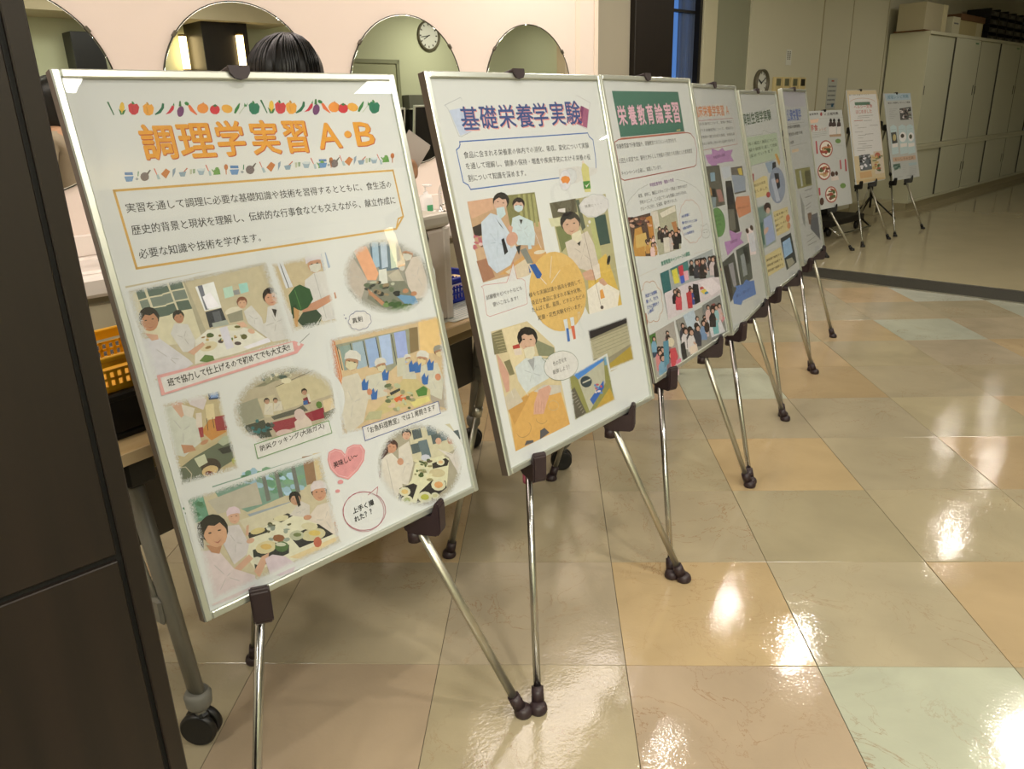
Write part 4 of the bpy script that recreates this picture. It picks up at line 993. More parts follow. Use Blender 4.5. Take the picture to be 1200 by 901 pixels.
p|53|276|1069 1642 1061 1651 1045 1655 1025 1651 1008 1641 997 1627 996 1613 1004 1604 1020 1600 1039 1604 1057 1614 1068 1628
p|54|280|1055 1636 1046 1643 1028 1641 1013 1631 1010 1619 1019 1612 1036 1614 1051 1624
p|55|276|986 1665 979 1674 964 1677 946 1673 930 1663 920 1650 919 1638 926 1629 941 1625 959 1629 975 1639 985 1652
p|56|281|973 1659 965 1666 949 1663 935 1654 931 1643 940 1637 956 1639 970 1648
p|57|276|1023 1672 1018 1677 1010 1679 999 1677 990 1671 984 1663 983 1656 988 1651 996 1649 1007 1651 1016 1657 1022 1664
p|58|282|1015 1669 1010 1672 1001 1671 993 1666 991 1659 996 1655 1005 1657 1013 1662
p|59|276|996 1555 991 1562 981 1564 969 1562 959 1555 952 1547 951 1539 956 1532 966 1530 978 1532 989 1538 995 1547
p|60|283|988 1552 982 1556 971 1555 962 1549 960 1542 965 1537 976 1539 985 1545
p|61|276|1010 1528 1005 1533 997 1535 987 1533 977 1528 972 1521 971 1513 975 1508 984 1506 994 1508 1003 1513 1009 1520
p|62|284|1002 1525 997 1529 988 1528 980 1522 978 1516 983 1512 992 1513 1000 1519
p|63|285|1078 1593 1072 1599 1059 1601 1041 1598 1024 1591 1009 1582 999 1572 998 1563 1004 1557 1016 1555 1033 1558 1051 1564 1066 1574 1076 1584
p|64|286|1020 1506 1010 1513 993 1511 978 1501 974 1490 984 1483 1001 1485 1016 1494
p|65|72|1018 1518 1012 1523 1003 1520 998 1514 1000 1507 1008 1506 1016 1511
p|65|287|938 1549 935 1551 929 1549 925 1544 927 1541 932 1542 937 1545
p|65|288|1038 1519 1033 1523 1020 1523 1010 1519 1009 1515 1019 1513 1032 1515
p|65|288|1013 1575 1009 1580 997 1579 988 1574 988 1568 997 1566 1008 1569
p|66|288|975 1557 969 1559 957 1557 947 1552 948 1549 958 1549 970 1552
p|66|288|962 1504 954 1505 943 1499 937 1492 940 1487 951 1490 960 1497
p|66|72|978 1512 973 1512 965 1508 960 1503 962 1500 969 1502 976 1507
p|66|72|991 1520 984 1520 973 1514 966 1507 968 1504 978 1507 988 1514
p|67|72|971 1564 964 1569 951 1566 943 1558 945 1551 956 1550 968 1556
p|67|287|1024 1543 1018 1545 1006 1542 997 1537 997 1533 1007 1534 1019 1538
p|67|287|1012 1598 1007 1600 997 1599 989 1596 989 1592 997 1591 1007 1593
p|67|72|975 1555 970 1556 960 1554 952 1550 953 1547 961 1547 971 1551
p|68|288|958 1518 953 1521 942 1520 934 1516 934 1512 943 1511 953 1514
p|68|72|979 1524 975 1524 967 1521 963 1516 965 1513 972 1515 978 1519
p|68|288|1000 1583 996 1589 985 1589 976 1583 975 1576 984 1573 995 1576
p|68|72|994 1531 991 1535 986 1535 983 1531 983 1526 987 1524 992 1526
p|69|288|991 1555 985 1556 974 1554 965 1549 966 1545 976 1545 987 1550
p|69|287|1010 1595 1003 1598 990 1596 979 1589 980 1584 991 1584 1005 1589
p|69|287|988 1557 982 1558 969 1554 961 1547 963 1543 973 1544 985 1550
p|69|72|948 1538 944 1541 939 1540 937 1536 938 1531 943 1530 947 1533
p|70|287|970 1541 965 1544 955 1543 948 1539 948 1535 956 1534 966 1536
p|70|289|1028 1522 1022 1526 1009 1524 999 1519 999 1514 1009 1513 1022 1517
f|70|9|10|1173 1594 1156 1630 1129 1659 1094 1681 1052 1694 1007 1697 959 1692 913 1678 870 1656 833 1627 802 1594 780 1558 766 1520 762 1482 767 1446 782 1414 805 1386 836 1364 873 1350 915 1343 961 1345 1007 1355 1052 1374 1093 1401 1128 1434 1155 1472 1172 1513 1178 1555"""
ART[2]="""p|1|290|107 154 177 145 220 241 141 258
l|2|291|0.6|0|87 133 190 102 197 115
l|3|291|0.6|0|87 133 102 147 133 258 146 262 211 244
p|4|292|1031 146 1093 166 1050 256 971 233
l|5|293|0.6|0|1003 101 1014 97 1114 133 1049 261 971 234
p|6|294|1031 146 1054 153 1009 236 980 229
t|3|295|基|171|238|278|240|95|2
t|4|295|礎|288|238|395|240|97|2
t|5|295|栄|408|238|520|240|100|2
t|6|295|養|530|240|649|241|102|2
t|7|295|学|655|240|760|240|105|2
t|8|295|実|783|238|891|239|108|2
t|9|295|験|901|238|1023|239|110|2
t|12|296|基|165|234|273|236|94|2
t|13|296|礎|282|234|389|236|97|2
t|14|296|栄|403|234|514|235|99|2
t|15|296|養|524|236|643|236|102|2
t|16|296|学|648|235|753|235|105|2
t|17|296|実|776|234|884|234|108|2
t|18|296|験|894|233|1016|234|110|2
l|1|297|2.6|1|131 282 1049 280 1056 298 1084 315 1080 404 1069 451 1051 480 139 481 130 462 104 447 102 314 122 305 130 293
t|2|298|食品に含まれる栄養素の体内での消化、吸収、変化について実験|139|352|1039|354|28|0
t|3|298|を通して理解し、健康の保持・増進や疾病予防における栄養の役|138|398|1036|411|28|0
t|4|298|割について知識を深めます。|137|449|515|453|29|0
p|20|299|762 440 908 435 1084 457 1062 481 883 516 749 504
p|21|300|894 484 884 499 867 511 845 516 823 514 806 505 797 492 797 475 806 460 824 448 845 443 867 444 885 453 894 467
l|22|301|0.6|1|894 484 889 494 880 503 868 510 855 515 841 516 827 515 814 511 805 504 798 496 795 486 797 475 802 465 811 456 822 449 835 444 849 442 863 444 876 448 886 454 893 463 895 473
p|23|302|843 496 832 516 814 532 793 539 773 537 758 526 750 509 752 488 763 468 781 452 802 444 822 446 837 457 845 474
l|24|301|0.6|1|841 500 835 513 826 525 814 534 801 541 788 543 775 542 764 537 755 529 750 518 749 505 751 492 757 478 766 467 778 457 791 451 804 448 817 449 828 454 837 462 842 473 844 486
p|25|303|763 489 777 477 805 474 831 481 837 495 823 506 807 514 798 506 774 508
p|26|304|941 454 959 424 978 425 1007 447 1001 476 994 543 987 568 938 565
p|27|305|937 512 995 513 992 551 936 550
p|28|306|944 526 958 535 992 522 959 544
p|29|307|977 420 972 425 964 426 956 423 955 419 959 414 968 413 975 415
p|1|308|103 529 553 530 545 873 99 874
p|2|309|103 529 260 528 257 576 109 602
p|3|310|340 526 553 530 548 665 341 669
p|4|311|432 528 449 528 435 674 414 671
p|5|311|467 531 484 531 470 679 449 676
p|6|311|502 535 519 535 505 683 484 681
p|7|311|532 538 549 538 535 688 514 685
p|8|157|103 637 176 625 171 675 106 681
p|9|312|110 678 105 684 99 684 97 679 100 672 107 669 111 671
p|9|312|111 726 104 728 91 727 80 724 81 720 93 719 106 722
p|9|312|106 720 98 725 88 723 82 717 86 711 96 709 105 714
p|9|313|148 726 141 729 133 728 129 722 133 718 141 717 148 720
p|10|312|147 739 142 744 128 745 117 742 117 737 128 733 141 734
p|10|312|131 679 125 682 113 682 104 679 105 675 115 674 126 675
p|10|312|152 707 145 709 130 707 121 702 122 698 134 698 148 702
p|10|312|144 693 137 696 126 694 120 689 123 684 133 682 142 686
p|11|312|112 734 102 737 89 733 82 726 86 720 99 720 110 726
p|11|312|143 698 137 702 127 700 122 695 125 690 134 689 142 692
p|11|312|124 709 115 711 102 707 93 702 95 698 107 698 120 703
p|11|314|147 715 141 720 128 720 119 715 120 709 130 706 143 709
p|12|315|86 779 153 769 179 863 99 874
p|13|316|91 729 156 725 151 776 91 780
p|14|317|203 859 506 763 554 810 545 873 372 875
p|15|318|250 853 402 817 470 876 391 894 318 896
p|16|319|366 627 415 621 500 659 499 722 479 767 364 749 337 684
l|17|320|1.0|0|397 661 416 683
l|18|320|1.0|0|457 676 430 687
l|19|320|1.0|0|448 724 428 697
l|20|320|1.0|0|383 687 413 689
p|21|79|467 576 459 588 444 597 425 600 406 598 391 591 383 579 382 567 390 555 405 546 424 542 443 544 458 552 467 563
p|22|321|457 584 450 595 437 603 421 607 406 605 394 598 387 588 387 576 394 565 407 556 422 553 438 554 450 561 457 572
p|23|79|384 576 391 555 419 544 446 546 466 564 459 585 454 574 449 565 431 566 414 560 396 568
p|24|322|393 576 423 576 452 583 443 601 413 607 390 594
p|25|323|414 575 411 576 405 576 403 574 406 573 412 574
p|26|323|443 579 440 580 434 579 432 577 435 576 441 577
p|27|79|409 640 432 643 416 664
p|28|324|161 623 230 591 280 608 332 698 357 771 292 829 194 850 153 806 143 715
l|29|38|1.0|0|202 676 229 711
l|30|38|1.0|0|256 670 241 710
l|31|38|1.0|0|290 743 248 726
l|32|38|1.0|0|218 779 232 734
l|33|38|1.0|0|194 718 227 720
p|34|220|363 559 348 573 326 581 302 583 280 577 264 565 259 549 264 533 278 520 300 511 324 509 346 515 362 527 368 543
p|35|321|347 567 334 580 315 589 294 590 276 586 264 575 260 561 266 546 279 533 297 524 318 522 336 527 349 537 353 552
p|36|220|262 546 279 521 318 511 349 518 366 543 350 569 348 555 346 542 322 541 305 531 280 537
p|37|325|280 569 293 577 310 577 290 580
p|38|323|298 550 294 550 287 549 285 546 290 545 296 547
p|39|323|332 558 328 559 321 558 319 555 323 554 330 556
p|40|322|274 574 325 573 326 607 286 624 269 601
p|41|326|265 711 284 707 293 769 267 780
p|42|326|256 613 295 670 278 653
p|43|327|311 710 352 747 314 757
p|44|328|369 732 355 742 337 747 319 747 304 741 296 730 295 717 303 704 317 694 334 689 353 689 367 695 376 706 376 719
p|45|328|321 666 339 657 356 667 338 699
p|46|166|350 755 386 752 361 795
p|47|329|374 774 417 769 449 845 407 841
p|48|330|548 804 544 808 532 811 515 812 496 811 480 808 468 805 465 800 469 797 480 794 497 793 515 794 532 796 544 800
p|49|331|435 752 453 751 457 779 432 779
l|50|332|1|0|498 706 523 789
p|1|333|645 590 1112 589 1089 1167 790 1156 655 826
p|2|334|645 590 853 588 847 654 652 663
p|3|335|704 624 758 625 751 646 694 635
p|4|336|659 704 759 709 766 777 668 828
p|5|337|615 658 718 667 707 702 628 700
p|6|338|972 694 1080 690 1080 840 987 839
p|7|339|851 596 879 595 893 735 860 748
p|8|340|934 698 979 695 986 914 943 907
p|9|341|843 942 1026 885 1080 1092 1089 1167 806 1151
p|10|342|812 1039 940 1011 1088 1093 1048 1167 797 1158
p|11|343|708 785 766 777 902 754 938 828 947 942 908 970 777 921 718 886
l|12|344|1.0|0|775 824 818 850
l|13|344|1.0|0|863 811 838 847
l|14|344|1.0|0|882 895 842 865
l|15|344|1.0|0|807 886 826 864
p|16|345|860 694 853 717 831 735 798 745 761 744 729 734 706 716 697 694 704 672 726 654 757 644 793 644 827 654 851 672
p|17|346|846 710 840 731 822 748 795 757 765 757 738 747 719 730 712 709 717 688 735 672 761 662 791 662 819 671 838 688
p|18|345|707 711 706 673 750 648 801 647 849 673 851 711 835 693 819 678 785 684 752 677 722 693
p|19|325|754 735 779 740 804 735 779 745
p|20|323|761 703 756 706 745 706 739 703 745 701 755 701
p|21|323|817 703 811 706 800 706 795 703 800 701 811 701
p|22|347|773 753 847 742 847 788 801 799 766 777
p|23|348|800 803 834 795 817 818
p|24|87|796 950 872 942 925 965 883 1001 814 988
p|25|87|919 1007 959 1002 993 1039 961 1044 929 1023
p|26|349|890 932 952 926 945 995 897 1003
l|27|350|1.2|0|837 686 871 758 905 1146
p|28|350|925 1148 918 1154 907 1155 898 1150 896 1142 902 1137 913 1136 923 1141
p|29|351|917 1060 942 1056 950 1102 911 1103
l|30|352|1|0|855 671 912 628
p|31|188|1052 926 1037 942 1022 946 1017 936 1024 918 1039 903 1054 899 1059 908
l|32|353|0.8|1|1092 958 1089 962 1083 964 1075 966 1065 967 1054 966 1043 964 1032 961 1024 957 1017 953 1014 949 1014 945 1016 941 1022 939 1030 937 1040 936 1051 937 1062 939 1072 942 1081 946 1088 950 1091 954
p|40|354|870 623 922 595 999 586 1074 585 1126 617 1128 652 1075 681 994 697 922 688 874 657
l|41|355|0.7|1|1118 641 1123 647 1124 653 1122 659 1115 665 1105 669 1092 672 1088 678 1081 683 1071 687 1059 689 1045 690 1031 689 1020 692 1007 694 994 695 980 693 968 690 958 686 944 685 931 684 919 681 910 676 905 671 902 665 891 661 882 656 876 651 875 645 877 639 883 634 878 628 876 622 879 616 885 611 895 607 906 604 910 598 916 593 926 589 938 587 951 586 965 587 976 583 988 581 1001 580 1015 581 1027 584 1037 588 1051 588 1065 590 1078 593 1087 597 1093 603 1096 609 1108 613 1118 617 1124 623 1126 629 1123 635
t|42|92|慎重に・・・|915|641|1060|641|14|0
p|43|354|944 714 938 719 930 721 922 717 921 711 926 706 935 704 942 708
p|44|354|919 730 916 734 911 734 906 732 905 729 908 725 914 725 918 727
l|1|356|0.9|1|92 898 84 889 106 886 245 899 283 859 313 818 317 880 318 896 352 902 367 913 356 1013 346 1018 97 1023 81 1012
p|45|354|257 896 282 862 311 825 314 880 311 902
l|46|356|0.9|0|245 899 283 859 313 818 317 880 318 897
t|47|357|試験管やピペットなども|99|951|337|950|20|0
t|48|357|使いこなします！|130|987|298|989|20|0
p|50|358|804 1027 795 1067 778 1105 751 1138 717 1164 678 1183 635 1194 590 1196 546 1189 504 1175 467 1153 434 1126 409 1093 392 1057 382 1019 381 981 389 944 405 909 428 878 458 852 494 832 534 819 577 814 621 817 664 829 704 848 740 874 769 907 790 944 802 985
l|51|156|1.6|0|586 835 546 930
l|52|156|1.6|0|629 908 548 955
p|53|359|417 847 460 850 493 904 475 921 451 917
p|54|359|410 850 419 883 408 885
l|55|360|1.6|0|476 917 512 955
t|56|361|様々な実験試薬や器具を使用して、|374|993|781|999|22|1
t|57|361|身近な食品に含まれる炭水化物、|382|1031|766|1037|23|1
t|58|361|たんぱく質、脂質、ビタミンなどの|375|1063|784|1073|23|1
t|59|361|定量・定性実験を行います。|405|1107|748|1114|23|1
p|60|362|586 1141 615 1143 606 1251 585 1250
p|61|363|594 1185 613 1187 606 1251 587 1251
p|62|362|638 1142 668 1145 654 1250 635 1250
p|63|364|633 1183 660 1186 654 1250 635 1250
l|64|365|1|1|707 1130 722 1133 710 1190 729 1247 707 1257 684 1236 698 1196
p|1|366|85 1088 329 1093 484 1246 484 1372 490 1637 86 1636
p|2|367|85 1096 153 1093 161 1196 78 1189
p|3|367|127 1233 167 1232 180 1303 146 1301
l|4|368|1|0|86 1100 151 1106
l|5|368|1|0|91 1114 153 1120
l|6|368|1|0|95 1128 154 1133
l|7|368|1|0|100 1142 156 1147
l|8|368|1|0|104 1156 157 1160
l|9|368|1|0|109 1170 159 1174
l|10|368|1|0|113 1185 160 1188
p|11|369|159 1091 279 1099 262 1270 180 1303 170 1221
p|12|370|201 1178 248 1180 248 1199 202 1194
p|13|371|204 1197 254 1202 252 1231 205 1223
p|14|372|351 1180 481 1254 469 1292 362 1264
p|15|373|99 1453 205 1414 318 1407 468 1469 490 1637 86 1636
p|16|374|91 1442 192 1418 252 1420 113 1521
p|17|375|189 1274 280 1250 374 1267 433 1324 402 1382 272 1394 232 1406 193 1338
l|18|376|1.0|0|247 1304 284 1324
l|19|376|1.0|0|330 1302 303 1323
l|20|376|1.0|0|343 1353 306 1334
l|21|376|1.0|0|267 1364 289 1337
p|22|377|281 1265 331 1264 307 1322
p|23|378|378 1182 365 1201 340 1212 310 1214 280 1207 256 1191 242 1170 242 1148 255 1130 278 1118 308 1115 338 1123 363 1138 377 1159
p|24|379|361 1193 350 1211 329 1222 304 1225 279 1219 259 1204 249 1185 249 1165 261 1147 281 1136 306 1133 331 1139 351 1153 362 1172
p|25|378|245 1165 256 1131 301 1118 344 1127 375 1160 365 1195 357 1176 349 1159 319 1157 293 1144 263 1153
p|26|325|277 1196 296 1206 319 1207 295 1211
p|27|323|292 1170 287 1171 278 1169 274 1165 280 1164 289 1166
p|28|323|339 1181 333 1182 324 1180 320 1177 326 1175 335 1178
p|29|378|274 1114 272 1169 243 1185 263 1135
p|30|347|268 1211 294 1206 340 1214 340 1246 312 1267 273 1253
p|31|328|93 1186 113 1222 143 1292 126 1366 102 1367 90 1262
p|32|380|85 1385 162 1361 198 1436 90 1446
l|33|381|1|0|208 1367 239 1420
l|34|381|1|0|136 1369 140 1402
p|35|382|279 1412 357 1402 477 1438 468 1469 390 1462
p|36|383|315 1415 393 1413 406 1433 357 1485 317 1531 248 1513 268 1466
l|37|384|0.8|0|282 1462 264 1507
l|38|384|0.8|0|300 1468 282 1513
l|39|384|0.8|0|319 1474 301 1519
l|40|384|0.8|0|337 1479 319 1525
l|41|385|0.8|1|433 1526 430 1532 424 1536 415 1538 405 1539 394 1537 383 1534 373 1529 365 1522 359 1516 357 1509 357 1502 360 1497 367 1493 375 1490 385 1490 396 1491 407 1495 417 1500 425 1506 431 1513 434 1520
l|42|386|1|0|207 1540 211 1545 214 1550 216 1556 216 1562 215 1568 212 1573 207 1579 202 1583 195 1587 188 1590 179 1592 171 1593 162 1593 154 1592 145 1590 138 1587 131 1583 126 1578 121 1573 119 1568 117 1562
l|43|386|1|0|331 1566 329 1568 327 1570 323 1572 319 1573 315 1574 310 1574 305 1574 300 1573 295 1572 290 1571 285 1569 280 1566 276 1563 271 1560 268 1557 265 1554 263 1550 261 1547 260 1543 260 1540 260 1537
p|44|387|271 1599 304 1595 332 1628 259 1637
p|45|387|148 1630 168 1613 213 1625 212 1636
p|1|352|759 1232 1116 1237 1114 1472 752 1465
p|2|93|759 1232 1116 1237 1106 1268 766 1278
p|3|388|756 1288 1127 1282 1115 1382 894 1404 764 1379
p|4|389|883 1438 1117 1392 1114 1472 886 1479
l|5|390|0.8|0|766 1278 1111 1278
l|6|390|0.8|0|773 1295 1113 1295
l|7|390|0.8|0|779 1313 1114 1312
l|8|390|0.8|0|786 1330 1115 1329
l|9|390|0.8|0|792 1348 1116 1347
l|10|390|0.8|0|798 1366 1118 1364
f|11|6|5|759 1232 1116 1237 1114 1472 752 1465
p|12|391|539 1413 868 1388 882 1630 533 1632
p|13|392|580 1407 845 1387 846 1409 621 1455
p|14|393|612 1447 846 1409 826 1522 657 1625
p|15|394|709 1461 719 1477 716 1492 702 1502 680 1504 656 1499 637 1486 628 1471 630 1456 644 1446 665 1444 689 1449
p|16|395|643 1469 710 1468 710 1476 643 1476
p|17|396|676 1567 815 1505 806 1543 695 1600
p|18|397|758 1535 749 1537 737 1533 731 1526 735 1521 746 1522 756 1528
p|18|397|795 1530 793 1536 786 1537 778 1532 777 1526 782 1522 790 1524
p|18|398|777 1550 771 1554 757 1553 745 1548 744 1544 755 1542 770 1545
p|18|399|768 1536 758 1537 744 1532 737 1523 742 1518 755 1520 767 1528
p|19|399|755 1512 750 1517 739 1517 729 1512 729 1506 737 1504 749 1506
p|19|399|791 1566 784 1568 772 1565 765 1559 767 1555 777 1555 788 1560
p|19|398|742 1549 738 1552 731 1551 727 1546 729 1542 735 1541 741 1544
p|19|397|772 1517 765 1519 751 1516 741 1510 742 1506 754 1506 767 1511
p|20|400|530 1487 575 1475 629 1623 542 1626
l|21|183|0.8|0|532 1501 568 1499
l|22|183|0.8|0|541 1517 574 1514
l|23|183|0.8|0|550 1533 581 1529
l|24|183|0.8|0|559 1548 588 1544
l|25|183|0.8|0|568 1564 594 1559
l|26|183|0.8|0|578 1580 601 1575
l|27|183|0.8|0|587 1597 607 1590
l|28|183|0.8|0|596 1613 614 1605
l|29|183|0.8|0|605 1629 621 1621
p|30|401|701 1628 853 1557 882 1630 714 1633
p|31|402|851 1393 888 1398 883 1438 845 1436
f|32|5|4|546 1415 875 1388 882 1630 529 1631
p|70|91|636 1353 635 1374 624 1393 603 1407 574 1417 540 1421 503 1419 468 1411 435 1399 409 1382 390 1363 381 1343 382 1323 392 1306 411 1291 438 1281 471 1277 507 1278 543 1284 577 1297 605 1313 625 1332
p|71|91|406 1309 380 1281 428 1298
l|72|403|1|1|636 1353 635 1374 624 1393 603 1407 574 1417 540 1421 503 1419 468 1411 435 1399 409 1382 390 1363 381 1343 382 1323 392 1306 411 1291 438 1281 471 1277 507 1278 543 1284 577 1297 605 1313 625 1332
l|73|403|1|0|403 1304 378 1279 426 1296
t|74|404|色の変化を|449|1337|554|1338|22|0
t|75|404|観察しよう！|437|1375|564|1379|22|0"""
